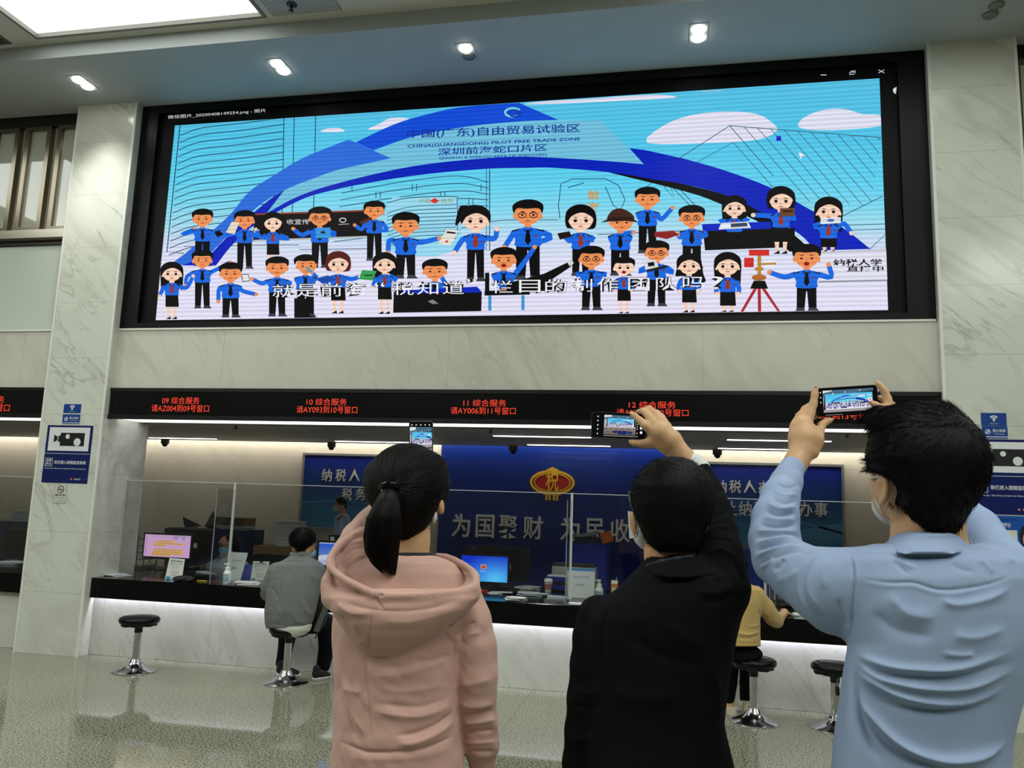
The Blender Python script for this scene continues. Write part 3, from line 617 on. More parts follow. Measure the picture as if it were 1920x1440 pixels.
def picture(p):
    lo = p.lod
    ys = (140, 260, 340, 385, 420, 455, 490, 620)
    cs = ((86, 190, 226), (80, 196, 232), (96, 208, 238), (124, 214, 238), (160, 218, 238), (202, 218, 240), (222, 222, 244), (226, 222, 244))
    for i in range(7): p.face([(XA, ys[i+1]), (XB, ys[i+1]), (XB, ys[i]), (XA, ys[i])], [lin(cs[i+1])]*2+[lin(cs[i])]*2, i == 0)
    CL = (222, 222, 240)
    for cl in ([(1213, 268), (1245, 235), (1300, 215), (1365, 209), (1420, 214), (1450, 232), (1456, 246), (1420, 262), (1330, 268)], [(1500, 240), (1505, 222), (1540, 207), (1580, 204), (1618, 214), (1650, 216), (1652, 236), (1560, 244)],
               [(602, 247), (612, 241), (636, 240), (645, 247)], [(690, 243), (712, 232), (730, 222), (760, 221), (772, 230), (740, 240)], [(985, 196), (1020, 190), (1110, 185), (1175, 180), (1240, 178), (1262, 184), (1100, 192)]): p.poly(spl(cl, 3, True), CL)
    if not lo:
        for i in range(18):
            y = 240+i*13.2; xl = 338-i*1.25
            p.stroke(spl([(xl, y+14), (xl+40, y), (xl+110, y-8), (533-i*.4, y-20)], 4), 1.5, LINE)
        p.stroke([(338, 232), (313, 473), (345, 475)], 1.8, LINE)
        for x in (533, 552, 592): p.stroke([(x, 216), (x-4, 400)], 1.6, LINE)
        p.stroke([(345, 462), (560, 459), (562, 468), (700, 466)], 1.2, LINE)
        for i in range(8): p.stroke(spl([(640-i*2, 362+i*13), (760, 340+i*14), (860, 330+i*14), (916, 342+i*11)], 4), 1.4, LINE)
        for i in range(26): 
            x = 660+(i*53) % 250; y = 345+(i % 7)*14; p.stroke([(x, y), (x, y+13)], 1.4, LINE)
        p.stroke([(918, 318), (918, 470)], 1.8, LINE); p.stroke([(912, 318), (912, 470)], 1.2, LINE)
        p.poly(spl([(728, 378), (770, 371), (850, 369), (858, 378), (856, 470), (728, 470)], 3, True), (150, 216, 238))
        for i in range(10): p.stroke(spl([(726, 400+i*7), (770, 388+i*7), (856, 384+i*7)], 4), 1.2, LINE)
        p.stroke(spl([(726, 380), (770, 371), (850, 369), (857, 378), (858, 440)], 4), 1.4, LINE)
        p.txt('中国', 786, 372, 806, 381, (150, 150, 40)); p.poly([(806, 377), (815, 371), (824, 377), (815, 382)], (220, 50, 40)); p.txt('税务', 827, 372, 850, 381, (150, 150, 40))
        p.stroke([(1050, 410), (1047, 385), (1052, 345), (1072, 336), (1135, 335), (1160, 348), (1172, 375), (1163, 395), (1150, 385), (1135, 350)], 1.5, LINE)
        p.stroke([(1065, 352), (1095, 343)], 1.5, LINE)
        p.txt('前', 1102, 357, 1123, 374, (214, 148, 40), .02); p.txt('海', 1100, 380, 1124, 396, (214, 148, 40), .02)
        p.stroke(spl([(920, 416), (950, 413), (1047, 412)], 3), 1.3, LINE); p.stroke([(1120, 440), (1310, 432)], 1.3, LINE)
        G = (58, 104, 128)
        p.stroke([(1250, 312), (1368, 236), (1655, 258)], 1.6, G); p.stroke([(1368, 236), (1450, 330)], 1.6, G); p.stroke([(1300, 308), (1375, 267), (1470, 375)], 1.4, G)
        for i in range(11):
            x = 1395+i*25; y = 238+i*1.9; t = min(170, (1652-x)*1.2); p.stroke([(x, y), (x+t*.72, y+t*.82)], 1.3, G)
        p.stroke([(1580, 405), (1655, 368)], 1.6, G); p.stroke([(1590, 422), (1660, 420)], 1.2, G); p.stroke([(1590, 432), (1660, 430)], 1.2, G); p.stroke([(1630, 468), (1660, 440)], 1.4, G)
        for q in ([(1210, 352), (1240, 330), (1300, 392)], [(1255, 345), (1265, 372), (1245, 350)], [(1270, 350), (1310, 392)]): p.stroke(q, 1.3, LINE)
    # the arch
    D1, D2, D3, PALE = (8, 34, 184), (20, 76, 214), (44, 108, 218), (112, 190, 220)
    p.poly([(348, 475)]+spl([(348, 475), (427, 407), (467, 360), (517, 327), (567, 297), (640, 267), (655, 262)], 4)+[(733, 297)]+spl([(733, 297), (640, 317), (593, 333), (533, 357), (477, 393), (400, 470), (375, 497)], 4)+[(318, 497)], D3)
    p.poly(spl([(392, 480), (440, 430), (480, 395), (533, 357), (593, 345), (640, 342)], 4)+spl([(640, 353), (573, 371), (500, 405), (440, 455), (405, 498)], 4)+[(340, 498)], D1)
    p.poly(spl([(533, 357), (593, 333), (640, 317), (700, 287), (773, 257), (873, 238), (973, 228), (1047, 225), (1127, 227)], 4)+[(1207, 308)]+spl([(1207, 308), (1107, 300), (987, 294), (907, 297), (773, 312), (640, 342), (560, 368), (500, 400)], 4), PALE)
    p.poly(spl([(667, 267), (740, 233), (807, 213), (873, 200), (973, 193)], 4)+[(1047, 225)]+spl([(1047, 225), (973, 228), (873, 238), (773, 257), (700, 282)], 4), D2)
    p.poly([(655, 262), (733, 297), (640, 317), (600, 305)], D3)
    p.poly(spl([(1140, 320), (1223, 333), (1280, 345), (1363, 367), (1440, 405), (1500, 450), (1520, 472)], 4)+[(1480, 472), (1420, 415)]+spl([(1420, 415), (1340, 378), (1280, 358), (1140, 323)], 4), INK)
    p.poly(spl([(500, 400), (560, 368), (640, 342), (773, 312), (907, 297), (987, 294), (1107, 300), (1207, 308)], 4)+spl([(1223, 335), (1140, 323), (1040, 315), (987, 315), (907, 317), (773, 330), (640, 353), (573, 371), (500, 408)], 4), D1)
    p.poly([(1180, 278), (1207, 281)]+spl([(1280, 297), (1360, 320), (1447, 353), (1513, 390), (1580, 427), (1632, 467)], 4)+spl([(1528, 470), (1500, 440), (1440, 405), (1363, 367), (1280, 345), (1223, 336), (1190, 330)], 4)+[(1207, 308)], D1)
    if not lo:
        N_ = (20, 52, 150)
        p.txt('中国(广东)自由贸易试验区', 763, 243, 1088, 262, N_, .012, -.035); p.v[-1:]; 
        p.txt('CHINA(GUANGDONG) PILOT FREE TRADE ZONE', 764, 271, 1088, 279, N_, .02, -.042)
        p.txt('深圳前海蛇口片区', 821, 278, 1026, 292, N_, .012, -.042); p.txt('QIANHAI & SHEKOU AREA OF SHENZHEN', 823, 294, 1025, 300, N_, .01, -.03)
        p.stroke(ell(962, 211, 15, 8, 60, 330, 16), 4, (120, 214, 216)); p.stroke(ell(966, 213, 11, 6, 40, 350, 16), 3.4, (24, 60, 170)); p.stroke([(966, 213), (978, 213)], 3, (24, 60, 170))
    # board, desks, things on the stage
    p.poly([(478, 402), (700, 394), (702, 444), (474, 452)], (18, 12, 12)); p.stroke([(478, 402), (720, 394)], 3, (140, 60, 44)); p.stroke([(474, 452), (702, 444)], 4, (190, 200, 206))
    if not lo:
        p.txt('收宣传', 538, 411, 580, 421, (220, 224, 228)); p.stroke(ell(643, 413, 6, 4, n=12), 1.5, (230, 230, 230), True); p.stroke([(635, 421), (655, 420)], 1.2, (180, 180, 180))
    T = toon
    T(p, 702, 394, 20, 487, L=[(678, 430), (665, 422)], R=[(726, 432), (706, 430)]); p.poly([(675, 416), (694, 407), (697, 412), (678, 422)], (84, 44, 28))
    T(p, 380, 409, 20, 497, L=[(341, 440), (366, 429)], R=[(408, 436), (413, 437)]); p.poly([(402, 435), (412, 432), (420, 440), (408, 445)], INK)
    T(p, 459, 412, 20, 502, L=[(424, 442), (437, 432)], R=[(486, 443), (457, 440)]); p.poly([(435, 416), (449, 418), (440, 440), (424, 436)], (226, 216, 190)); p.poly([(479, 430), (487, 431), (484, 437), (476, 436)], (230, 232, 236))
    T(p, 512, 417, 20, 500, 'f', 'bob', L=[(489, 446), (480, 430)], R=[(542, 448), (516, 446)])
    T(p, 600, 407, 22, 500, L=[(566, 441), (550, 429)], R=[(630, 440), (596, 438)], glasses=1); p.poly([(592, 428), (620, 427), (621, 446), (593, 447)], (58, 150, 220)); p.poly(ell(606, 436, 5, 2.5, n=10), (16, 40, 70))
    T(p, 761, 421, 26, 520, L=[(730, 452), (728, 474)], R=[(790, 455), (824, 447)]); p.poly([(838, 430), (860, 433), (845, 461), (822, 457)], (228, 222, 210)); p.poly([(839, 434), (855, 436), (854, 439), (837, 437)], INK); p.poly(ell(838, 453, 3, 2, n=8), (200, 30, 40))
    T(p, 892, 412, 28, 525, 'f', 'pony', L=[(866, 452), (852, 474)], R=[(928, 447), (932, 430)], skirt=False)
    T(p, 990, 400, 29, 522, L=[(962, 440), (946, 464)], R=[(1033, 446), (992, 459)], glasses=1, body=1.12)
    T(p, 1089, 411, 28, 515, 'f', 'bob', L=[(1068, 452), (1058, 442)], R=[(1112, 450), (1080, 448)], skirt=False); p.poly([(1045, 438), (1068, 434), (1072, 444), (1050, 450)], (30, 22, 22))
    T(p, 1214, 372, 24, 473, L='none', R=[(1240, 412), (1261, 390)])
    T(p, 1163, 415, 25, 515, hair='hat', L='none', R=[(1168, 440), (1188, 436)], side=1)
    p.poly([(1316, 421), (1445, 416), (1446, 432), (1318, 436)], (10, 40, 190)); p.poly([(1318, 434), (1490, 428), (1490, 464), (1322, 470)], INK)
    T(p, 1377, 389, 23, 420, 'f', 'long', L=[(1350, 414), (1362, 420)], R=[(1402, 412), (1392, 421)], legs=False)
    p.poly([(1352, 419), (1402, 416), (1408, 428), (1347, 431)], (226, 232, 240)); p.poly([(1370, 420), (1400, 418), (1402, 425), (1370, 427)], (60, 70, 90))
    T(p, 1297, 407, 25, 500, L=[(1274, 446), (1272, 440)], R=[(1325, 440), (1306, 448)], glasses=1); p.poly([(1228, 436), (1262, 433), (1274, 441), (1250, 449), (1226, 444)], (140, 34, 34))
    T(p, 1464, 375, 26, 474, 'f', 'bob', L=[(1436, 405), (1412, 404)], R=[(1492, 410), (1466, 408)]); p.poly([(1462, 391), (1490, 391), (1490, 406), (1462, 407)], (104, 66, 40)); p.rect(1467, 395, 1486, 398, (40, 24, 16))
    T(p, 1553, 395, 26, 472, 'f', 'long', L=[(1526, 425), (1548, 418)], R=[(1582, 420), (1596, 438)], skirt=True); p.poly([(1538, 410), (1576, 408), (1576, 419), (1538, 421)], (218, 224, 230)); p.poly(ell(1557, 414, 7, 3, n=10), (70, 110, 180))
    # white board at the right, survey instrument
    p.poly([(1536, 474), (XB, 468), (XB, 527), (1536, 530)], (222, 222, 238)); p.stroke([(1534, 474), (XB, 469)], 3, (190, 192, 204)); p.stroke([(1534, 529), (XB, 526)], 3, (150, 152, 164))
    if not lo: p.txt('纳税人学', 1562, 486, 1653, 499, INK, .02); p.txt('直播中', 1587, 499, 1656, 510, INK, .02)
    T(p, 1512, 482, 27, 582, L=[(1470, 520), (1442, 511)], R=[(1558, 520), (1553, 497)], mouth='open')
    for x in (1391, 1424, 1460): p.stroke([(1423, 530), (x, 586)], 6, (170, 40, 46))
    p.rect(1420, 480, 1427, 520, (180, 140, 50)); p.poly(ell(1423, 521, 14, 6, n=14), (176, 104, 50)); p.poly(ell(1423, 505, 9, 4, n=12), (190, 140, 60)); p.poly([(1413, 527), (1434, 527), (1440, 542), (1406, 542)], INK)
    p.rect(1404, 469, 1442, 480, (210, 46, 40)); p.rect(1395, 484, 1413, 502, (206, 44, 40)); p.rect(1431, 483, 1453, 501, (226, 228, 236)); p.stroke([(1423, 496), (1455, 495)], 4, (190, 140, 60))
    # front row
    T(p, 945, 486, 25, 500, L=[(930, 520), (944, 545)], R=[(985, 490), (1003, 464)], legs=False, mouth='open')
    p.poly([(950, 532), (1020, 514), (1066, 492), (1072, 500), (1030, 528), (1040, 545), (950, 550)], INK); p.poly([(1064, 492), (1073, 487), (1076, 495), (1068, 500)], (210, 210, 214))
    p.rect(910, 512, 918, 553, INK); p.poly([(909, 546), (994, 544), (994, 553), (909, 555)], INK); p.rect(916, 555, 922, 583, (58, 150, 210)); p.rect(978, 554, 984, 582, (58, 150, 210))
    T(p, 816, 507, 24, 540, L=[(790, 550), (800, 560)], R=[(840, 540), (826, 516)], legs=False); p.poly([(742, 546), (895, 538), (905, 549), (740, 552)], (10, 40, 190)); p.poly([(739, 551), (904, 549), (903, 584), (738, 587)], INK); p.poly([(803, 566), (812, 562), (823, 570), (812, 571)], (120, 130, 140))
    T(p, 722, 495, 22, 587, 'f', 'long', L=[(703, 530), (700, 540)], R=[(746, 525), (728, 516)])
    T(p, 635, 494, 23, 586, 'f', 'bob', L=[(612, 530), (614, 524)], R=[(662, 524), (676, 519)], hcol=(84, 30, 22)); p.poly([(592, 523), (616, 517), (634, 526), (606, 533)], (18, 74, 168)); p.poly([(680, 507), (707, 509), (700, 527), (674, 524)], (54, 160, 80)); p.rect(684, 516, 700, 518.5, (20, 60, 30))
    T(p, 574, 497, 22, 592, L='none', R=[(594, 520), (586, 512)], side=1, body=1.05); p.stroke([(577, 502), (585, 512)], 5, (70, 160, 210)); p.poly([(553, 560), (580, 560), (582, 592), (598, 597), (553, 598)], INK)
    T(p, 521, 501, 22, 592, L=[(492, 532), (474, 524)], R=[(546, 534), (512, 532)]); p.poly([(454, 516), (467, 515), (470, 527), (457, 529)], (228, 228, 234)); p.stroke([(454, 516), (467, 515), (470, 527), (457, 529)], 1.6, INK, True)
    T(p, 381, 487, 20, 577, L=[(352, 520), (350, 536)], R=[(412, 504), (433, 492)])
    T(p, 324, 512, 21, 597, 'f', 'long', L=[(306, 545), (301, 556)], R=[(352, 540), (364, 518)])
    T(p, 434, 512, 22, 594, L=[(412, 545), (411, 566)], R=[(456, 546), (482, 553)])
    T(p, 1109, 484, 25, 580, L=[(1080, 516), (1100, 514)], R=[(1138, 516), (1108, 512)], glasses=1)
    T(p, 1231, 473, 24, 573, L=[(1198, 510), (1220, 504)], R=[(1262, 512), (1238, 506)], glasses=1); p.poly([(1206, 492), (1230, 488), (1236, 504), (1211, 508)], (216, 218, 222)); p.poly([(1214, 494), (1226, 492), (1228, 499), (1216, 501)], INK); p.poly([(1211, 507), (1250, 498), (1250, 504), (1214, 511)], (30, 32, 38))
    T(p, 1170, 501, 21, 588, 'f', 'short', mouth='open'); T(p, 1292, 498, 23, 585, 'f', 'curly'); T(p, 1364, 498, 25, 586, 'f', 'long')
    if not lo:
        # subtitle: white with a black outline
        for off, bd, c in (((0, 0), .055, (6, 6, 8)), ((0, 0), .0, (240, 240, 244))):
            for i, ch in enumerate('就是前海“税知道”栏目的制作团队吗?'):
                if ch in '“”': x0, w_, y0, hh = ((704, 18, 530, 9) if ch == '“' else (876, 18, 524, 9))
                else:
                    g = [513, 558, 603, 648, 0, 737, 783, 831, 0, 922, 974, 1023, 1071, 1120, 1178, 1230, 1280, 1334]
                    x0 = g[i]; w_ = 40 if ch not in '?' else 22; y0 = 534.5-(x0-513)*.0185; hh = 24
                p.txt(ch, x0-bd*14, y0-bd*14, x0+w_+bd*14, y0+hh+bd*14, c, bd, lift=(i == 0))
        p.rect(1455, 257, 1464, 266, (50, 24, 200)); p.poly([(1497, 287), (1510, 294), (1503, 295), (1500, 300)], (236, 236, 240))
        p.poly([(1316, 173), (1352, 171), (1354, 173), (1316, 175)], (170, 190, 230))
XA, XB = 290, 1667
LED = thing('led_screen', ((XL1+XR0)/2, 6.97, 3.16), 'huge wide LED screen showing cartoon officers under a blue arch', 'LED screen')
YL = 6.97
mbf = MB()
mbf.box(XL1+.003, -5.25, 6.928, 7.1, 3.16, ZC-.002).box(1.895, XR0-.003, 6.928, 7.1, 3.16, ZC-.002).box(-5.25, 1.895, 6.928, 7.1, 3.16, 3.21).box(-5.25, 1.895, 6.928, 7.1, 5.44, ZC-.002)
obj('frame', mbf, mat('screen_frame_black', (6, 6, 7), .4, spec=.2), LED)
obj('panel', MB().box(-5.25, 1.895, YL+.004, 7.1, 3.21, 5.44), mat('led_panel_black', (4, 4, 5), .5, spec=.15), LED)
XLl, XLr, ZLb, ZLt = -5.078, 1.757, 3.246, 5.317
def ledpt(x, y):
    q = onY(x, y, YL); return (min(max(q[0], XLl), XLr), YL, min(max(q[2], ZLb), ZLt))
pic = Pic(ledpt, (0, -1, 0), .00002)
picture(pic)
pic.fn = lambda x, y: onY(x, y, YL)
W_ = (206, 208, 212)
pic.txt('微信图片_20200408149254.png - 照片', 317, 218, 500, 226, W_, 0, -.07)
pic.rect(1538, 142, 1549, 143.6, W_); pic.stroke([(1592, 138), (1601, 137), (1601, 141), (1592, 142)], 1.3, W_, True); pic.stroke([(1594, 136), (1603, 135), (1603, 139)], 1.2, W_)
pic.stroke([(1646, 133), (1657, 139)], 1.2, W_); pic.stroke([(1646, 139), (1657, 133)], 1.2, W_); pic.poly(ell(1679, 172, 6, 6, 90, 270, 10)+[(1680, 164)], W_)
pic.build('picture', LED, M_led)
print('LED picture faces', len(pic.f), 'layers', pic.k)
# ------------------------------------------------------------------ office wall: banners, emblem, lettering
M_bframe = mat('banner_frame_silver', (150, 150, 148), .35, metal=.5)
def banner_mat():
    m, n, l, b = nodes_of('banner_print')
    tc = n.new('ShaderNodeTexCoord'); sp = n.new('ShaderNodeSeparateXYZ'); l.new(tc.outputs['Object'], sp.inputs[0])
    r = n.new('ShaderNodeValToRGB'); e = r.color_ramp.elements; e[0].position = .05; e[0].color = (*lin((46, 116, 150)), 1); e[1].position = .95; e[1].color = (*lin((12, 28, 124)), 1)
    q = e.new(.5); q.color = (*lin((22, 62, 120)), 1)
    l.new(sp.outputs[2], r.inputs[0]); l.new(r.outputs[0], b.inputs['Base Color']); b.inputs['Roughness'].default_value = .35
    return m
M_ban = banner_mat(); M_ltr = mat('silver_letters', (226, 224, 218), .4, metal=.15)
def banner(x0, x1, z0, z1, label, lines):
    o = thing('wall_banner', ((x0+x1)/2, YBK, z0), label, 'banner', 'blue banners on the office wall')
    obj('board', MB().box(x0, x1, YBK-.03, YBK-.002, z0, z1), M_ban, o)
    fr = MB()
    for a in ((x0-.03, x0, z0-.03, z1+.03), (x1, x1+.03, z0-.03, z1+.03), (x0, x1, z0-.03, z0), (x0, x1, z1, z1+.03)): fr.box(a[0], a[1], YBK-.045, YBK-.002, a[2], a[3])
    obj('frame', fr, M_bframe, o)
    W, H = x1-x0, z1-z0; P = lambda u, v: (x0+u*W, YBK-.0312, z0+v*H)
    arc = spl([(0, .34), (.25, .38), (.5, .37), (.75, .3), (1, .2)], 6); mb = MB()
    mb.add([P(*p) for p in arc]+[P(u, v-.025) for u, v in arc[::-1]], [tuple(range(2*len(arc)))])
    arc = spl([(0, .02), (.3, .08), (.6, .18), (1, .32)], 6); mb.add([P(*p) for p in arc]+[P(1, .08), P(.6, .02)], [tuple(range(len(arc)+2))])
    obj('swoosh', mb, mat('banner_swoosh', (62, 122, 160), .35), o)
    for ch, px in lines:
        xa, ya, xb, yb = px; A, B_ = onY(xa, yb, YBK-.04), onY(xb, ya, YBK-.04)
        obj('character', text(MB(), ch, (A+B_)/2, EX, EZ, w=B_[0]-A[0], h=B_[2]-A[2], bold=.008, depth=.012, D=(0, 1, 0), res=1), M_ltr, o)
row = lambda s, x, st, w_, y0, y1, dy: [(c, (x+i*st, y0+i*dy, x+i*st+w_, y1+i*dy)) for i, c in enumerate(s)]
banner(-5.10, -3.33, 1.14, 2.135, 'blue framed banner with white Chinese writing left of the emblem wall', row('纳税人所盼', 602, 26.2, 20.5, 879.5, 902, .35)+row('税务人所想', 640, 25.8, 20.5, 915.5, 938, .35))
banner(.40, 2.055, 1.135, 2.135, 'blue framed banner with white Chinese writing right of the emblem wall', row('为纳税人办好事', 1312, 27.6, 22.5, 899.5, 923, .5)+row('让纳税人好办事', 1357, 28.4, 24, 939, 966, .5))
o = thing('emblem_wall_panel', (-1.45, YBK, 0), 'tall glossy dark blue wall panel behind the round red emblem', 'wall panel')
obj('panel', MB().box(-3.1, .2, YBK-.03, YBK-.002, 0.0, 2.5), mat('blue_gloss_panel', (10, 36, 112), .3, coat=.15), o)
o = thing('wall_lettering', (-1.3, YBK-.03, 1.13), 'large silver Chinese slogan letters mounted on the dark blue wall panel', 'lettering')
for i, (c, x0, x1) in enumerate((('为', 846.5, 882), ('国', 891, 927), ('聚', 934, 971), ('财', 980, 1018), ('为', 1050, 1087), ('民', 1098, 1133), ('收', 1144, 1181), ('税', 1190, 1227))):
    dy = (x0-846)*.034; A, B_ = onY(x0, 1006+dy, YBK-.06), onY(x1, 964+dy, YBK-.06)
    obj('character', text(MB(), c, (A+B_)/2, EX, EZ, w=B_[0]-A[0], h=B_[2]-A[2], bold=.012, depth=.028, D=(0, 1, 0), res=2), M_ltr, o)
YE = YBK-.052; ex, ez = -1.557, 1.845
o = thing('tax_emblem', (ex, YE, 1.605), 'red and yellow lantern-shaped emblem mounted on the dark blue wall panel', 'emblem')
ye, re = mat('emblem_yellow', (232, 180, 44), .4), mat('emblem_red', (172, 30, 28), .4)
def ering(a, b_, t, nm, m_, y):
    P = ell(0, 0, a, b_, n=48)
    if t is None: mb = MB().prism(P, (ex, y, ez), EX, EZ, (0, .008, 0))
    else:
        Q = ell(0, 0, a-t, b_-t, n=48); mb = MB(); A = [(ex+p[0], y, ez+p[1]) for p in P]; B_ = [(ex+p[0], y, ez+p[1]) for p in Q]; N_ = 48
        mb.add(A+B_+[(p[0], p[1]+.01, p[2]) for p in A], [(i, (i+1) % N_, N_+(i+1) % N_, N_+i) for i in range(N_)]+[(i, 2*N_+i, 2*N_+(i+1) % N_, (i+1) % N_) for i in range(N_)])
    obj(nm, mb, m_, o)
ering(.30, .165, None, 'disc', re, YE+.01); ering(.30, .165, .035, 'outer_ring', ye, YE+.004); ering(.245, .125, .016, 'inner_ring', ye, YE+.004)
mb = MB().prism([(-.085, .12), (-.085, .165), (0, .205), (.085, .165), (.085, .12)], (ex, YE+.002, ez), EX, EZ, (0, .016, 0)); obj('peak', mb, ye, o)
mb = MB()
for x0, x1 in ((-.085, -.06), (-.045, -.015), (.015, .045), (.06, .085)): mb.prism([(x0, -.235), (x1, -.235), (x1, -.15), (x0, -.15)], (ex, YE+.002, ez), EX, EZ, (0, .016, 0))
mb.prism([(-.12, -.165), (.12, -.165), (.10, -.14), (-.10, -.14)], (ex, YE+.003, ez), EX, EZ, (0, .016, 0)); obj('stand', mb, ye, o)
mb = MB(); text(mb, '税', (ex, YE, ez+.035), EX, EZ, w=.17, h=.30, bold=.01, depth=.012, D=(0, 1, 0)); obj('character', mb, ye, o)
for i, (x, lb) in enumerate(((308, 'dark dome camera on the office ceiling near the left column'), (621, 'dark dome camera above the left blue banner'), (962, 'dark dome camera above the dark blue emblem wall'), (1345, 'dark dome camera above the right blue banner'))):
    p = onY(x, 845, 10.28); o = thing('dome_camera', (p[0], 10.28, ZI), lb, 'camera', 'ceiling dome cameras')
    obj('housing', MB().lathe([(.058, 0), (.058, -.055), (.046, -.07), (.0, -.07)], (p[0], 10.28, ZI), 24), mat('dome_housing', (70, 68, 64), .4), o, True, 40)
    obj('dome', MB().lathe([(.04, -.068), (.038, -.085), (.028, -.10), (.012, -.108), (0, -.109)], (p[0], 10.28, ZI), 20), mat('dome_glass', (6, 6, 7), .08), o, True)
p = onY(1390, 800, 7.3)
# ------------------------------------------------------------------ stools
def stool():
    o = thing('bar_stool', (0, 0, 0), 'x', 'stool', 'round black stools at the counter')
    pr = [(.0, .395), (.12, .395), (.148, .40), (.165, .413), (.17, .43), (.166, .447), (.15, .458), (.125, .4605), (.12, .457), (.115, .4605), (.05, .464), (0, .465)]
    obj('seat', MB().lathe(pr, n=40), mat('black_vinyl', (6, 6, 7), .3, spec=.2, bump=.15, bscale=25), o, True, 50)
    sk = MB()
    for k in range(20):
        a = 2*math.pi*k/20; sk.obox((.135*math.cos(a), .135*math.sin(a), .394), (.012*math.cos(a), .012*math.sin(a), 0), (-.018*math.sin(a), .018*math.cos(a), 0), (0, 0, .006+.003*(k % 3)))
    obj('seat_skirt', sk, mat('black_cloth', (12, 12, 12), .8), o)
    obj('column', MB().lathe([(.0, .05), (.031, .05), (.031, .325), (.0, .325)], n=24), M_chrome, o, True, 40)
    obj('collar', MB().lathe([(.0, .325), (.034, .325), (.034, .395), (.0, .395)], n=24), mat('black_plastic', (14, 14, 15), .4), o, True, 40)
    obj('base', MB().lathe([(.187, .0), (.188, .008), (.17, .018), (.12, .034), (.075, .054), (.05, .08), (.042, .1), (.036, .104), (.0, .104)], n=48), mat('chrome_base', (200, 200, 204), .16, metal=1.), o, True, 35)
    return o
st = stool(); st.location = (-4.59, 6.5, 0); st['label'] = 'empty round black stool with chrome base nearest the left column'
copy_tree(st, (-3.178, 6.527, 0), 'black stool with chrome base under the seated man in grey')
copy_tree(st, (.606, 6.527, 0), 'black stool with chrome base under the woman in the mustard top')
s4 = copy_tree(st, (1.184, 6.524, 0), 'empty black stool partly hidden behind the man in the blue shirt')
obj('height_lever', MB().tube([(1.19, 6.45, .39), (1.17, 6.36, .375), (1.165, 6.34, .33)], .006).rbox(1.152, 1.178, 6.33, 6.35, .27, .33, .006, 3, axis='y'), mat('black_plastic', (14, 14, 15), .4), s4)
# ------------------------------------------------------------------ monitors
M_bez = mat('monitor_black', (12, 12, 13), .35)
def monitor(px, Y, label, draw=None, stand=True, back=False, brand=None, group='desk monitors', zb=.717):
    a, c = onY(px[0], px[1], Y), onY(px[2], px[3], Y); cx = (a[0]+c[0])/2
    o = thing('desk_monitor', (cx, Y+.05, zb), label, 'monitor', group)
    obj('casing', MB().rbox(a[0], c[0], Y, Y+.035, c[2], a[2], .006, 2, axis='y'), M_bez, o)
    if stand:
        obj('stand', MB().box(cx-.03, cx+.03, Y+.036, Y+.06, zb+.012, c[2]+.06), mat('monitor_stand', (60, 60, 62), .4), o)
        obj('foot', MB().rbox(cx-.12, cx+.12, Y-.05, Y+.13, zb, zb+.012, .03, 4), M_bez, o)
    if draw:
        b_ = .018; x0, x1, z0, z1 = a[0]+b_, c[0]-b_, c[2]+b_*1.3, a[2]-b_
        p = Pic(lambda u, v: (x0+(x1-x0)*u, Y-.0006, z1+(z0-z1)*v), (0, -1, 0), .00005); draw(p); p.build('screen', o, M_pic)
    if brand: obj('brand_mark', text(MB(), brand, (a[0]+.075, Y-.0015, a[2]-.025), EX, EZ, w=.05, h=.011, res=1), mat('brand_grey', (170, 170, 172), .4), o)
    if back:
        obj('sticker', MB().box(back[0], back[1], Y-.002, Y-.0002, back[2], back[3]), mat('white_sticker', (190, 190, 184), .5), o)
    return o
def doc(p):
    p.rect(0, 0, 1, 1, (206, 164, 208)); p.rect(0, 0, 1, .12, (196, 158, 200)); p.rect(.62, .04, .88, .2, (170, 140, 186)); p.rect(.72, .08, .8, .3, (198, 168, 216))
    for v, u0, u1 in ((.26, .26, .66), (.36, .2, .88), (.44, .2, .48), (.64, .22, .86), (.73, .2, .86), (.81, .18, .86), (.88, .18, .6)):
        p.rect(u0, v, u1, v+.065, (226, 178, 60)); 
        for k in range(int((u1-u0)*22)): p.rect(u0+.01+k*.044, v+.018, u0+.04+k*.044, v+.048, (150, 110, 60))
    p.stroke([(.3, .56), (.44, .52)], .03, (214, 150, 170)); p.rect(.04, .1, .05, .95, (120, 90, 120))
def win(p):
    for i in range(8):
        for j in range(8):
            u0, v0, u1, v1 = i/8, j/8, (i+1)/8, (j+1)/8
            f_ = lambda u, v: lin(tuple(np.clip(np.array((14, 44, 196))+np.array((70, 130, 52))*max(0, 1-math.hypot((u-.75)*1.2, (v-.85)*.9)/.95)+np.array((10, 40, 20))*v, 0, 255)))
            p.face([(u0, v1), (u1, v1), (u1, v0), (u0, v0)], [f_(u0, v1), f_(u1, v1), f_(u1, v0), f_(u0, v0)], i == j == 0)
    p.rect(.42, .34, .54, .5, (236, 190, 170)); p.rect(.43, .36, .53, .49, (206, 84, 40)); p.rect(.40, .58, .54, .6, (190, 210, 240))
def cloud(p):
    for j in range(6):
        v0, v1 = j/6, (j+1)/6; c0, c1 = [lin((40+int(90*v), 84+int(80*v), 206-int(10*v))) for v in (v0, v1)]
        p.face([(0, v1), (1, v1), (1, v0), (0, v0)], [c1, c1, c0, c0], j == 0)
    p.rect(0, 0, 1, .06, (150, 166, 214)); p.poly(spl([(0, .62), (.08, .56), (.2, .55), (.3, .62), (.5, .7), (1, .8), (1, 1), (0, 1)], 4), (196, 204, 226)); p.poly(spl([(0, .8), (.3, .74), (.7, .84), (1, .9), (1, 1), (0, 1)], 4), (168, 180, 214))
monitor((270.5, 998, 357, 1051), 7.95, 'black monitor showing a pink document with yellow highlighting', doc)
q = onY(356, 1018, 8.26), onY(369, 1028, 8.26)
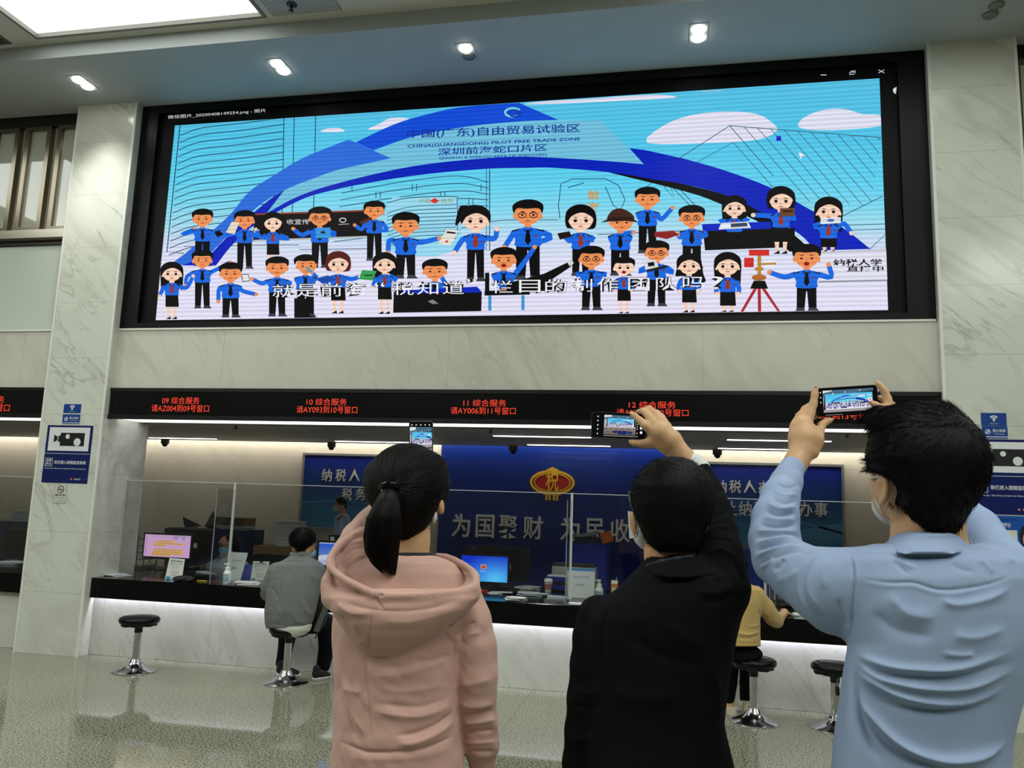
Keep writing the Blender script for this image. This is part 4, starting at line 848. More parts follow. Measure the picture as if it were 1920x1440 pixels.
monitor((309, 990, 390, 1053), 8.26, 'black monitor seen from behind beside the pink document screen', back=(q[0][0], q[1][0], q[1][2], q[0][2]), brand='Lenovo')
monitor((863, 1037, 954, 1097.5), 7.72, 'black monitor with a plain bright blue login screen', win)
q = onY(952, 1059, 8.0), onY(957.5, 1069.5, 8.0)
monitor((874, 1022, 992, 1092), 8.0, 'black monitor back behind the bright blue login screen', back=(q[0][0], q[1][0], q[1][2], q[0][2]), brand='Lenovo')
monitor((596, 1013, 690, 1068), 7.7, 'black monitor with blue cloudy desktop before the seated man in grey', cloud)
monitor((8, 990, 58, 1046), 8.05, 'dark monitor back left of the left column', zb=.717)
# ------------------------------------------------------------------ cards, bottles and papers on the counter
def board(name, q, Y0, Y1, label, cat, th=.004, colr=(206, 210, 212), group=None):
    """board whose photo corners are q = TL, TR, BR, BL; the lower edge stands on the counter, the top at depth Y1"""
    BLp, BR = onZ(*q[3], .7185), onZ(*q[2], .7185)
    dy = (BR[1]-BLp[1])/2; y = (BR[1]+BLp[1])/2
    TL, TR = onY(*q[0], y+Y1), onY(*q[1], y+Y1)
    if dy*dy < .0004 or 1: BLp = onY(*q[3], y); BR = onY(*q[2], y); BLp[2] = BR[2] = .7185
    n_ = np.cross(BR-BLp, TL-BLp); n_ = n_/np.linalg.norm(n_)*th
    if n_[1] < 0: n_ = -n_
    o = thing(name, (BLp+BR)/2, label, cat, group)
    V = [BLp, BR, TR, TL]; obj('board', MB().add(V+[v+n_ for v in V], [(0, 1, 2, 3), (7, 6, 5, 4), (0, 4, 5, 1), (1, 5, 6, 2), (2, 6, 7, 3), (3, 7, 4, 0)]), mat('card_%d_%d_%d' % colr, colr, .4), o)
    f_ = lambda u, v: (TL*(1-u)+TR*u)*(1-v)+(BLp*(1-u)+BR*u)*v
    nn = -n_/np.linalg.norm(n_)
    class K:
        k = 0; mb = MB(); ms = []
    K.mb = MB(); K.ms = []; K.k = 0
    def mi(c):
        m_ = mat('print_%d_%d_%d' % c, c, .45)
        if m_ not in K.ms: K.ms.append(m_)
        return K.ms.index(m_)
    def rect(u0, v0, u1, v1, c): K.k += 1; K.mb.add([f_(u0, v1)+nn*.0003*K.k, f_(u1, v1)+nn*.0003*K.k, f_(u1, v0)+nn*.0003*K.k, f_(u0, v0)+nn*.0003*K.k], [(0, 1, 2, 3)], mi(c))
    def txt(t, u, v, w_, h_, c, bold=0.):
        K.k += 1; U = TR-TL; V_ = TL-BLp; text(K.mb, t, f_(u, v)+nn*.0003*K.k, U/np.linalg.norm(U), V_/np.linalg.norm(V_), w=w_*np.linalg.norm(U), h=h_*np.linalg.norm(V_), mi=mi(c), bold=bold, res=1)
    def foot():
        mid = f_(.5, .1); b2 = (BLp+BR)/2+n_/th*.05; b2[2] = .7185; U = (BR-BLp)*.3
        obj('easel_leg', MB().add([mid+n_-U*.4, mid+n_+U*.4, b2+U, b2-U], [(0, 1, 2, 3)]).add([mid+n_*1.5-U*.4, mid+n_*1.5+U*.4, b2+U+n_, b2-U+n_], [(3, 2, 1, 0)]), mat('card_%d_%d_%d' % colr, colr, .4), o)
    def done(): foot(); return obj('print', K.mb, K.ms, o)
    return rect, txt, done, o
def notice(q, label, stripe):
    rect, txt, done, o = board('notice_board', q, 0, .07, label, 'notice', group='hand sanitiser notices')
    if stripe: rect(0, 0, 1, .085, (44, 132, 196))
    txt('免洗洗手液', .5, .3, .56, .085, (96, 112, 156)); txt('消毒处', .45, .56, .36, .085, (96, 112, 156)); done()
notice(((434, 1035), (465, 1036.5), (450, 1089), (420, 1089)), 'white leaning hand sanitiser notice beside the masked clerk', False)
notice(((1064, 1065), (1115.5, 1067), (1114, 1122), (1064, 1121)), 'white hand sanitiser notice with blue top stripe', True)
def qr(q, label, clip):
    rect, txt, done, o = board('service_card', q, 0, .045, label, 'card', colr=(214, 216, 208), group='white service cards')
    txt('深圳税务微信', .5, .13, .8, .1, (60, 70, 110), .02); txt('微信公众号', .5, .26, .8, .09, (120, 140, 100), .01)
    for v in (.36, .41, .47): rect(.2, v, .75, v+.015, (170, 160, 140))
    rect(.06, .86, .3, 1., (70, 130, 170)); rect(.3, .92, .95, 1., (150, 180, 200)); rect(.3, .58, .78, .84, (190, 192, 188)); done()
    if clip: p = onY((q[0][0]+q[1][0])/2, q[0][1], onZ(*q[3], .7185)[1]+.04); obj('clip', MB().box(p[0]-.012, p[0]+.012, p[1]-.008, p[1]+.012, p[2]-.012, p[2]+.02), M_blackmat, o)
qr(((318, 1046), (346.5, 1048.5), (340.5, 1087), (309, 1086.5)), 'white service card standing before the pink document monitor', False)
qr(((475, 1052), (505, 1053), (499, 1090.5), (469, 1089)), 'white service card with a black clip beside the seated man', True)
def sanitizer(x, y, label):
    p = onZ(x, y, .717); c = (p[0], p[1], .717); o = thing('sanitizer_bottle', c, label, 'bottle', 'hand sanitiser bottles')
    W_ = mat('white_plastic', (222, 224, 222), .35)
    obj('bottle', MB().lathe([(.0, 0), (.034, 0), (.037, .006), (.037, .095), (.033, .11), (.024, .118), (.024, .124), (0, .124)], c, 28), W_, o, True, 50)
    obj('pump', MB().lathe([(.024, .124), (.024, .15), (.012, .154), (.012, .172), (.017, .173), (.017, .186), (0, .188)], c, 20).obox((c[0]-.012, c[1]-.014, c[2]+.18), (.02, 0, 0), (0, .006, 0), (0, 0, .005)), W_, o, True, 50)
    lb = MB(); A = [math.radians(t) for t in range(205, 336, 10)]
    for z0, z1 in ((.014, .09),): lb.add([(c[0]+.0374*math.cos(a), c[1]+.0374*math.sin(a), c[2]+z) for z in (z0, z1) for a in A], [(i, i+1, len(A)+i+1, len(A)+i) for i in range(len(A)-1)])
    obj('label', lb, mat('bottle_label', (176, 206, 206), .4), o)
    lm = MB()
    for i, z in enumerate((.08, .07, .055, .046, .037, .028, .02)): lm.add([(c[0]+.0377*math.cos(a), c[1]+.0377*math.sin(a), c[2]+zz) for zz in (z, z+.004) for a in A[2:-2]], [(k, k+1, len(A)-4+k+1, len(A)-4+k) for k in range(len(A)-5)])
    obj('label_print', lm, mat('label_ink', (84, 128, 136), .5), o)
sanitizer(425, 1094, 'white pump bottle of hand sanitiser before the masked clerk'); sanitizer(1123, 1127, 'white pump bottle of hand sanitiser right of the blue-striped notice')
PAPW = mat('paper_white', (206, 208, 206), .6); PAPB = mat('paper_bluish', (178, 196, 206), .6)
def papers(x, y, w_, d, n_, label, seed, z=.718, sp=.25, cols=None, P=None, th=.0035):
    rnd = random.Random(seed); p = onZ(x, y, z) if P is None else P; o = thing('paper_stack', (p[0], p[1], z), label, 'papers', 'papers on the counter' if P is None else None)
    ms = cols or [PAPW, PAPB]
    for i in range(n_):
        a = rnd.uniform(-sp, sp); ox, oy = rnd.uniform(-.03, .03)*sp*4, rnd.uniform(-.02, .02)*sp*4; c, s = math.cos(a), math.sin(a)
        obj('sheet', MB().obox((p[0]+ox, p[1]+oy, z+th*(i+.5)), (w_/2*c, w_/2*s, .002*rnd.uniform(-1, 1) if th > .003 and i == n_-1 else 0), (-d/2*s, d/2*c, 0), (0, 0, th/2*.95)), ms[0 if rnd.random() < .7 or len(ms) == 1 else 1], o)
    return o
papers(214, 1079, .22, .2, 4, 'thin white leaflets on the counter end beside the left column', 1)
papers(462, 1094, .2, .16, 5, 'fanned white leaflets before the second service card', 2, sp=.4)
papers(1000, 1116, .2, .15, 6, 'loose white and blue papers right of the blue login screen', 3, sp=.45)
papers(1048, 1124, .17, .13, 8, 'thick pile of white forms left of the blue-striped notice', 4, sp=.15)
papers(1090, 1134, .2, .1, 4, 'white envelopes lying before the blue-striped notice', 5, sp=.12)
papers(985, 1104, .2, .16, 7, 'untidy white paper heap under the coffee cup', 6, sp=.5)
papers(1518, 1160, .22, .16, 10, 'pile of leaflets beside the woman in the mustard top', 7, sp=.15)
papers(383, 1074, .14, .1, 3, 'small torn white slips beside the black pouch', 8, sp=.6)
papers(25, 1057, .26, .2, 7, 'paper pile on the counter left of the left column', 9, sp=.3)
papers(968, 1126, .13, .1, 9, 'small white form pile between the stamp pad and the loose papers', 21, sp=.3, cols=[PAPW])
papers(938, 1113, .12, .1, 4, 'few loose white sheets just right of the red stamp pad', 22, sp=.5, cols=[PAPW])
def blob_mb(c, r, seed, n=14):
    rnd = random.Random(seed); ph = [rnd.uniform(0, 6) for _ in range(6)]; vs = []; fs = []
    for i in range(n+1):
        t = math.pi*i/n
        for k in range(2*n):
            a = math.pi*k/n; q = 1+.16*math.sin(3*a+ph[0])*math.sin(t)+.12*math.sin(5*a+4*t+ph[1])*math.sin(t); z = math.cos(t)
            vs.append((c[0]+r[0]*q*math.sin(t)*math.cos(a), c[1]+r[1]*q*math.sin(t)*math.sin(a), c[2]+max(r[2]*q*z, -r[2]*.5)))
    for i in range(n):
        for k in range(2*n): fs.append((i*2*n+k, i*2*n+(k+1) % (2*n), (i+1)*2*n+(k+1) % (2*n), (i+1)*2*n+k))
    return MB().add(vs, fs)
p = onZ(343, 1090, .717); o = thing('pouch', (p[0], p[1], .717), 'crumpled black cloth pouch on the counter before the pink screen', 'pouch')
obj('fabric', blob_mb((p[0], p[1], .735), (.1, .06, .036), 3), mat('black_cloth', (12, 12, 12), .8), o, True)
for i, (x, y, lb, c) in enumerate(((377, 1089, 'yellow pen lying beside the black pouch', (214, 180, 30)), (402, 1089.5, 'red and yellow pen beside the first divider', (150, 30, 40)))):
    p = onZ(x, y, .722); o = thing('pen', p, lb, 'pen', 'pens on the counter')
    obj('barrel', MB().tube([p+(-.045, 0, 0), p+(.05, .004, 0)], .0045, 8), mat('pen_%d' % i, c, .35), o, True); obj('tip', MB().tube([p+(.05, .004, 0), p+(.066, .005, 0)], [.0045, .001], 8), mat('pen_tip', (214, 190, 60), .4), o, True)
p = onZ(1028, 1103, .717); p[1] = 7.9; p[0] = onY(1028, 1103, 7.9)[0]; o = thing('coffee_cup', (p[0], p[1], .717), 'white paper coffee cup with lid standing beside the blue trays', 'cup')
obj('cup', MB().lathe([(0, 0), (.03, 0), (.04, .1), (.0, .1)], (p[0], p[1], .717), 24), mat('cup_paper', (206, 204, 200), .5), o, True, 50)
obj('sleeve', MB().lathe([(.0325, .02), (.0385, .075), (.0375, .075), (.0315, .02)], (p[0], p[1], .717), 24), mat('cup_sleeve', (170, 110, 104), .6), o, True, 50)
obj('lid', MB().lathe([(.043, .098), (.043, .106), (.038, .112), (.036, .126), (0, .126)], (p[0], p[1], .717), 24), mat('white_plastic', (222, 224, 222), .35), o, True, 40)
a, c = onY(1026, 1076, 8.05), onY(1068, 1112, 8.05); o = thing('letter_tray', ((a[0]+c[0])/2, 8.05, .717), 'blue two-tier letter tray with papers behind the coffee cup', 'tray')
mb = MB(); pass; bt = mat('blue_plastic', (24, 44, 140), .35)
for z in (.73, .81): mb.box(a[0], c[0], 7.98, 8.2, z, z+.004).box(a[0], c[0], 7.98, 7.984, z, z+.045).box(a[0], a[0]+.004, 7.98, 8.18, z, z+.05).box(c[0]-.004, c[0], 7.98, 8.18, z, z+.05)
for k in range(6): mb.box(a[0]+.02+k*.032, a[0]+.03+k*.032, 7.978, 7.98, .825, .845)
for x in (a[0]+.003, c[0]-.003):
    for y in (7.983, 8.177): mb.box(x-.003, x+.003, y-.003, y+.003, .717, .86)
obj('tiers', mb, bt, o); obj('sheets', MB().box(a[0]+.01, c[0]-.01, 7.985, 8.17, .815, .862), PAPW, o)
a, c = onY(1036, 1057, 8.25), onY(1117, 1082, 8.25); o = thing('desk_printer', ((a[0]+c[0])/2, 8.3, .717), 'beige desktop printer behind the blue-striped notice', 'printer')
obj('body', MB().rbox(a[0], c[0], 8.22, 8.45, .717, a[2]-.02, .01, 3, axis='x'), mat('printer_grey', (150, 150, 144), .5), o); obj('lid', MB().rbox(a[0]+.01, c[0]-.01, 8.23, 8.44, a[2]-.02, a[2]+.01, .008, 3, axis='x'), mat('printer_dark', (40, 40, 42), .4), o)
p = onY(1152, 1112, 7.75); o = thing('juice_carton', (p[0], 7.75, .717), 'orange and white juice carton right of the white pump bottle', 'carton')
obj('box', MB().box(p[0]-.03, p[0]+.03, 7.72, 7.78, .717, .84), mat('carton_orange', (226, 130, 40), .45), o)
obj('gable', MB().add([(p[0]-.03, 7.72, .84), (p[0]+.03, 7.72, .84), (p[0]+.03, 7.78, .84), (p[0]-.03, 7.78, .84), (p[0]-.03, 7.75, .87), (p[0]+.03, 7.75, .87)], [(0, 1, 5, 4), (2, 3, 4, 5), (1, 2, 5), (3, 0, 4)]), mat('carton_white', (216, 206, 190), .45), o)
obj('panel', MB().box(p[0]-.022, p[0]+.015, 7.718, 7.7199, .74, .81), mat('carton_white', (216, 206, 190), .45), o); obj('straw', MB().tube([(p[0]+.015, 7.75, .86), (p[0]+.02, 7.75, .90)], .003, 6), PAPW, o)
p = onZ(905, 1110, .717); o = thing('stamp_pad', (p[0], p[1], .717), 'red stamp pad lying before the blue login screen', 'stamp pad'); obj('case', MB().rbox(p[0]-.05, p[0]+.05, p[1]-.025, p[1]+.025, .717, .735, .008, 3), mat('red_plastic', (196, 44, 34), .4), o)
a, c = onY(1459, 1122, 7.75), onY(1500, 1145, 7.75); o = thing('card_terminal', ((a[0]+c[0])/2, 7.8, .717), 'low black desk machine right of the woman in the mustard top', 'machine')
obj('body', MB().rbox(a[0], c[0]+.1, 7.72, 7.9, .717, a[2], .012, 3, axis='x'), M_bez, o); obj('badge', MB().lathe([(.02, 0), (.02, .002), (0, .002)], ((a[0]+c[0])/2+.05, 7.72, .77), 16, axis='y'), PAPW, o)
a, c = onY(1455, 1098, 8.2), onY(1530, 1150, 8.2); o = thing('desk_printer', ((a[0]+c[0])/2, 8.3, .717), 'grey office printer behind the low black desk machine', 'printer'); obj('body', MB().rbox(a[0]-.02, c[0], 8.2, 8.45, .717, a[2], .012, 3, axis='x'), mat('printer_grey', (150, 150, 144), .5), o); obj('paper_tray', MB().box(a[0], c[0]-.04, 8.19, 8.2, .75, .79), mat('printer_dark', (40, 40, 42), .4), o)
for i, (q, lb) in enumerate((((452, 1058, 472, 1079), 'small blue desk nameplate behind the leaning white notice'), ((500, 1060, 520, 1079), 'small blue desk nameplate beside the second service card'))):
    a, c = onY(q[0], q[1], 7.6), onY(q[2], q[3], 7.6); o = thing('desk_nameplate', ((a[0]+c[0])/2, 7.62, .717), lb, 'nameplate', 'blue desk nameplates')
    obj('plate', MB().add([(a[0], 7.58, .7175), (c[0], 7.58, .7175), (c[0], 7.61, a[2]), (a[0], 7.61, a[2]), (a[0], 7.66, .7175), (c[0], 7.66, .7175)], [(0, 1, 2, 3), (5, 4, 3, 2), (0, 3, 4), (1, 5, 2), (0, 4, 5, 1)]), mat('nameplate_blue', (24, 52, 150), .35), o)
# ------------------------------------------------------------------ office furniture
M_cabB = mat('cabinet_blue', (22, 46, 150), .4); M_cabN = mat('cabinet_navy', (18, 28, 74), .45); M_wood = mat('drawer_wood', (122, 98, 70), .5, var=.12, vscale=6)
def cabinet(x0, x1, y0, y1, z1, label, m_, nd=2, hz=False):
    o = thing('file_cabinet', ((x0+x1)/2, (y0+y1)/2, 0), label, 'cabinet', 'office cabinets')
    obj('body', MB().box(x0, x1, y0, y1, 0, z1), m_, o)
    for k in range(nd):
        a, b_ = (x0+(x1-x0)*k/nd+.012, x0+(x1-x0)*(k+1)/nd-.012)
        d = obj('door', MB().box(a, b_, y0-.014, y0-.0005, .06, z1-.04), m_, o)
        obj('handle', MB().box(b_-.05, b_-.035, y0-.03, y0-.014, z1*.55, z1*.55+.12), M_steel, d)
    return o
cabinet(-6.4, -5.28, 9.45, 9.9, 1.1, 'navy blue file cabinet behind the masked clerk', M_cabN)
cabinet(-5.2, -4.2, 9.5, 9.95, .92, 'low wooden cabinet behind the seated man in grey', M_wood, 3)
cabinet(-1.235, -.745, 9.5, 9.95, 1.115, 'bright blue file cabinet below the silver slogan', M_cabB, 1)
a = onY(1390, 1030, 9.5); cabinet(a[0]-.3, a[0]+.75, 9.5, 9.95, a[2], 'bright blue file cabinet behind the woman in the mustard top', M_cabB, 2)
a = onY(-40, 975, 9.4); cabinet(a[0]-.6, a[0]+1.1, 9.4, 9.9, a[2]+.0, 'navy blue file cabinet behind the left counter', M_cabN, 3); zL = a[2]; xL = a[0]
papers(0, 0, .3, .24, 40, 'tall grey paper stack on the low wooden cabinet', 11, z=.92, sp=.08, P=(-4.8, 9.7, .92), th=.0078)
papers(0, 0, .34, .26, 24, 'flat paper stack on the navy cabinet left of the column', 12, z=zL, sp=.2, P=(xL+.6, 9.6, zL), th=.006)
papers(0, 0, .34, .26, 10, 'thin paper stack on the navy cabinet behind the clerk', 13, z=1.1, sp=.25, P=(-5.5, 9.65, 1.1), th=.005)
o = thing('box_file', (-6.05, 9.65, 1.1), 'open dark folder standing like wings on the navy cabinet', 'folder')
obj('cover', MB().add([(-6.3, 9.6, 1.24), (-6.02, 9.62, 1.13), (-5.98, 9.62, 1.13), (-5.86, 9.6, 1.34), (-6.22, 9.75, 1.103), (-5.88, 9.75, 1.103), (-6.22, 9.55, 1.103), (-5.88, 9.55, 1.103)], [(0, 1, 6), (0, 1, 4), (1, 2, 7, 6), (2, 3, 7), (2, 3, 5), (1, 2, 5, 4), (4, 5, 7, 6), (3, 5, 7), (0, 6, 4)]), mat('folder_dark', (20, 22, 30), .5), o)
o = thing('cardboard_box', (-5.6, 9.62, 1.15), 'brown cardboard box on the navy cabinet behind the clerk', 'box')
obj('carton', MB().box(-5.84, -5.36, 9.5, 9.8, 1.1505, 1.25), mat('cardboard', (96, 80, 56), .7, var=.08), o); obj('tape', MB().box(-5.84, -5.36, 9.62, 9.68, 1.2502, 1.2515), mat('tape', (130, 112, 76), .4), o)
o = thing('parcel', (-.95, 9.7, 1.115), 'orange and dark parcel bags piled on the bright blue cabinet', 'parcel')
obj('lower_bag', MB().obox((-.93, 9.7, 1.153), (.2, 0, 0), (0, .12, 0), (0, 0, .035)), mat('parcel_dark', (26, 26, 46), .5), o); obj('orange_end', MB().obox((-.76, 9.69, 1.196), (.055, 0, .015), (0, .125, 0), (-.02, 0, .06)), mat('parcel_orange', (224, 110, 34), .5), o); obj('upper_bag', MB().obox((-1.02, 9.68, 1.21), (.16, 0, .035), (0, .1, 0), (-.004, 0, .02)), mat('parcel_grey', (150, 152, 156), .5), o)
cabinet(-6.0, -5.5, 8.1, 8.4, .72, 'dark pedestal cabinet half hidden behind the left column', mat('pedestal_dark', (34, 34, 38), .5), 1)
q = onY(254, 1060, 8.12); x0 = q[0]; x1 = onY(268.5, 1060, 8.12)[0]
o = thing('tray_rack', (x0, 8.24, .72), 'dark stacked tray rack beside the left column', 'tray')
mb = MB()
for k in range(5): mb.box(x0, x1, 8.12, 8.36, .722+.075*k, .728+.075*k)
for x in (x0, x1-.006):
    for y in (8.12, 8.352): mb.box(x, x+.006, y, y+.008, .7205, 1.06)
obj('shelves', mb, M_blackmat, o)
for k in range(4): obj('sheets', MB().box(x0+.01, x1-.01, 8.13, 8.34, .7285+.075*k, .75+.075*k), PAPW, o)
o = thing('document_tray', (-3.75, 9.9, .92), 'black box with white label on the low wooden cabinet near the officer', 'box'); a, c = onY(617, 1003, 9.05), onY(668, 1020, 9.05)
o.location = ((a[0]+c[0])/2, 9.2, 0); obj('body', MB().box(a[0], c[0], 9.05, 9.2, 0, a[2]), M_bez, o); obj('label', MB().box(a[0]+.02, a[0]+.07, 9.047, 9.0498, a[2]-.09, a[2]-.02), PAPW, o)
o['label'] = 'tall black office machine with a white label below the standing officer'; o['category'] = 'machine'; o.name = 'office_machine'
# ------------------------------------------------------------------ organic modelling: distance fields -> continuous surfaces
# coordinates (u, v, w): metres along the view's right, up and forward axes; a joint is (photo x, photo y, radius in photo px, depth w)
def uvw(x, y, w_): return np.array([(x-960)/F*w_, -(y-720)/F*w_, w_])
def to_world(P): return CAM+P[:, :1]*RT+P[:, 1:2]*UP+P[:, 2:3]*FW
def depth_of(p): return float(np.dot(np.array(p, float)-CAM, FW))
def smin(a, b, k):
    if k <= 0: return np.minimum(a, b)
    h = np.clip(.5+.5*(b-a)/k, 0, 1); return b*(1-h)+a*h-k*h*(1-h)
def d_cone(P, a, b, ra, rb):
    ba = b-a; t = np.clip(((P-a)@ba)/max(ba@ba, 1e-9), 0, 1); return np.sqrt(((P-a-t[:, None]*ba)**2).sum(1))-(ra+(rb-ra)*t)
def chain(pts, k=.012):
    J = [(uvw(x, y, w_), r*w_/F) for x, y, r, w_ in pts]
    def f(P):
        d = None
        for (a, ra), (b, rb) in zip(J, J[1:]):
            q = d_cone(P, a, b, ra, rb); d = q if d is None else smin(d, q, k)
        return d
    f.box = (np.min([a-r for a, r in J], 0), np.max([a+r for a, r in J], 0)); return f
def ellip(c, r, rot=0., yaw=0.):
    """c = (x, y, w) photo centre; r = (rx px, ry px, depth m); rot turns it in the picture plane, yaw about the up axis"""
    C = uvw(*c); R = np.array([r[0]*c[2]/F, r[1]*c[2]/F, r[2]]); a, b = math.radians(rot), math.radians(yaw)
    M = np.array([[math.cos(a), math.sin(a), 0], [-math.sin(a), math.cos(a), 0], [0, 0, 1]])@np.array([[math.cos(b), 0, math.sin(b)], [0, 1, 0], [-math.sin(b), 0, math.cos(b)]])
    def f(P):
        Q = (P-C)@M.T; k0 = np.sqrt(((Q/R)**2).sum(1)); k1 = np.sqrt(((Q/R**2)**2).sum(1))+1e-9; return k0*(k0-1)/k1
    m_ = R.max(); f.box = (C-m_, C+m_); return f
def loft(rows, e=2.3, cap=.02):
    """rows (photo y, left x, right x, centre depth, half depth)"""
    A = np.array(sorted(rows), float); Y = A[:, 0]
    def f(P):
        y = 720-P[:, 1]/P[:, 2]*F; x = 960+P[:, 0]/P[:, 2]*F
        l, r, wc, hw = (np.interp(y, Y, A[:, i]) for i in (1, 2, 3, 4)); hx = np.maximum((r-l)/2, 1)
        X = np.abs((x-(l+r)/2)/hx); W = np.abs((P[:, 2]-wc)/hw); q = (X**e+W**e)**(1/e)
        d = (q-1)*np.minimum(hx*P[:, 2]/F, hw); s = P[:, 2]/F
        return smin(-smin(-d, -(Y[0]-y)*s, cap), d*0+9, 0) if False else np.maximum(np.maximum(d, (Y[0]-y)*s), (y-Y[-1])*s)
    lo = np.min([uvw(a[1], a[0], a[3])-(0, 0, a[4]) for a in A]+[uvw(a[2], a[0], a[3])-(0, 0, a[4]) for a in A], 0)
    hi = np.max([uvw(a[1], a[0], a[3])+(0, 0, a[4]) for a in A]+[uvw(a[2], a[0], a[3])+(0, 0, a[4]) for a in A], 0)
    f.box = (lo, hi); return f
def union(fs, k=.02):
    def f(P):
        d = None
        for g in fs:
            q = g(P); d = q if d is None else smin(d, q, k)
        return d
    f.box = (np.min([g.box[0] for g in fs], 0), np.max([g.box[1] for g in fs], 0)); return f
def nets(f, h, pad=3):
    lo, hi = f.box[0]-pad*h, f.box[1]+pad*h; n = np.ceil((hi-lo)/h).astype(int)+1
    ax = [lo[i]+h*np.arange(n[i]) for i in range(3)]; V = np.empty(n, np.float32)
    yy, zz = np.meshgrid(ax[1], ax[2], indexing='ij')
    st = max(1, int(300000/(n[1]*n[2])))
    for i in range(0, n[0], st):
        xs = ax[0][i:i+st]; P = np.empty((len(xs), n[1], n[2], 3)); P[..., 0] = xs[:, None, None]; P[..., 1] = yy; P[..., 2] = zz
        V[i:i+st] = f(P.reshape(-1, 3)).reshape(len(xs), n[1], n[2])
    V[0], V[-1], V[:, 0], V[:, -1], V[:, :, 0], V[:, :, -1] = 1, 1, 1, 1, 1, 1
    S = V < 0; c = [(i, j, k) for i in (0, 1) for j in (0, 1) for k in (0, 1)]
    sl = lambda A, o: A[o[0]:n[0]-1+o[0], o[1]:n[1]-1+o[1], o[2]:n[2]-1+o[2]]
    cnt = sum(sl(S, o).astype(np.int8) for o in c); act = (cnt > 0) & (cnt < 8); idx = np.argwhere(act)
    acc = np.zeros((len(idx), 3)); num = np.zeros(len(idx))
    for o in c:
        for d in range(3):
            if o[d]: continue
            o2 = list(o); o2[d] = 1
            a = V[idx[:, 0]+o[0], idx[:, 1]+o[1], idx[:, 2]+o[2]]; b = V[idx[:, 0]+o2[0], idx[:, 1]+o2[1], idx[:, 2]+o2[2]]
            m_ = (a < 0) != (b < 0); t = np.where(m_, a/np.where(m_, a-b, 1), 0)
            p = np.tile(np.array(o, float), (len(idx), 1)); p[:, d] += t; acc += p*m_[:, None]; num += m_
    vert = lo+h*(idx+acc/num[:, None]); ID = -np.ones(n-1, np.int64); ID[idx[:, 0], idx[:, 1], idx[:, 2]] = np.arange(len(idx)); Q = []
    for d in range(3):
        e1, e2 = (d+1) % 3, (d+2) % 3; A = S[tuple(slice(0, n[i]-1) if i == d else slice(None) for i in range(3))]; B = S[tuple(slice(1, n[i]) if i == d else slice(None) for i in range(3))]
        E = np.argwhere(A != B); flip = A[E[:, 0], E[:, 1], E[:, 2]]
        def cell(a, b):
            q = E.copy(); q[:, e1] -= a; q[:, e2] -= b; return ID[q[:, 0], q[:, 1], q[:, 2]]
        q = np.stack([cell(1, 1), cell(0, 1), cell(0, 0), cell(1, 0)], 1); q[~flip] = q[~flip][:, ::-1]; Q.append(q)
    return vert, np.concatenate(Q)
def vnormals(V, Q):
    n_ = np.cross(V[Q[:, 2]]-V[Q[:, 0]], V[Q[:, 3]]-V[Q[:, 1]]); N_ = np.zeros_like(V)
    for i in range(4): np.add.at(N_, Q[:, i], n_)
    return N_/(np.linalg.norm(N_, axis=1, keepdims=True)+1e-12)
def subdiv(V, Q):
    me = bpy.data.meshes.new('t'); me.from_pydata(V.tolist(), [], Q.tolist()); o = bpy.data.objects.new('t', me); COL.objects.link(o)
    s = o.modifiers.new('s', 'SUBSURF'); s.levels = 1; s.render_levels = 1
    dg = bpy.context.evaluated_depsgraph_get(); dg.update(); ev = o.evaluated_get(dg); m2 = ev.to_mesh()
    v = np.empty(len(m2.vertices)*3); m2.vertices.foreach_get('co', v); q = np.empty(len(m2.loops), np.int32); m2.loops.foreach_get('vertex_index', q)
    ev.to_mesh_clear(); bpy.data.objects.remove(o); bpy.data.meshes.remove(me); return v.reshape(-1, 3), q.reshape(-1, 4)
def folds(V, Q, L):
    """cloth creases: polylines (photo px), width px, height mm, kind r ridge / s one-sided step"""
    N_ = vnormals(V, Q); x = 960+V[:, 0]/V[:, 2]*F; y = 720-V[:, 1]/V[:, 2]*F; fac = np.clip(-N_[:, 2]*2.2+.1, 0, 1); D = np.zeros(len(V))
    for pts, wd, amp, *kd in L:
        kd = kd[0] if kd else 'r'; P = np.array(spl(pts, 5) if len(pts) > 2 else pts, float)
        sel = np.where((fac > 0) & (x > P[:, 0].min()-3*wd) & (x < P[:, 0].max()+3*wd) & (y > P[:, 1].min()-3*wd) & (y < P[:, 1].max()+3*wd))[0]
        if not len(sel): continue
        best = np.full(len(sel), 1e9); sg = np.zeros(len(sel)); tt = np.zeros(len(sel)); nS = len(P)-1
        for i in range(nS):
            a, b = P[i], P[i+1]; ba = b-a; px, py = x[sel]-a[0], y[sel]-a[1]; t = np.clip((px*ba[0]+py*ba[1])/(ba@ba+1e-9), 0, 1)
            dd = np.hypot(px-t*ba[0], py-t*ba[1]); u = dd < best; best[u] = dd[u]; sg[u] = np.sign(ba[0]*py-ba[1]*px)[u]; tt[u] = ((i+t)/nS)[u]
        z = best/wd; tap = np.clip(np.minimum(tt, 1-tt)*4, 0, 1); tap = tap*tap*(3-2*tap)
        prof = np.exp(-1.25*z**1.45) if kd == 'r' else sg*z*np.exp(-z*z)*1.6
        D[sel] += amp*.001*prof*tap
    return V+N_*(D*fac)[:, None]
def smooth_noise(V, amp, sc, seed):
    rs = np.random.RandomState(seed); d = np.zeros(len(V))
    for i in range(7):
        k = rs.normal(size=3)*sc*(1+.5*i); d += np.sin(V@k+rs.uniform(0, 6.28))/(1+.5*i)
    return d*amp/3
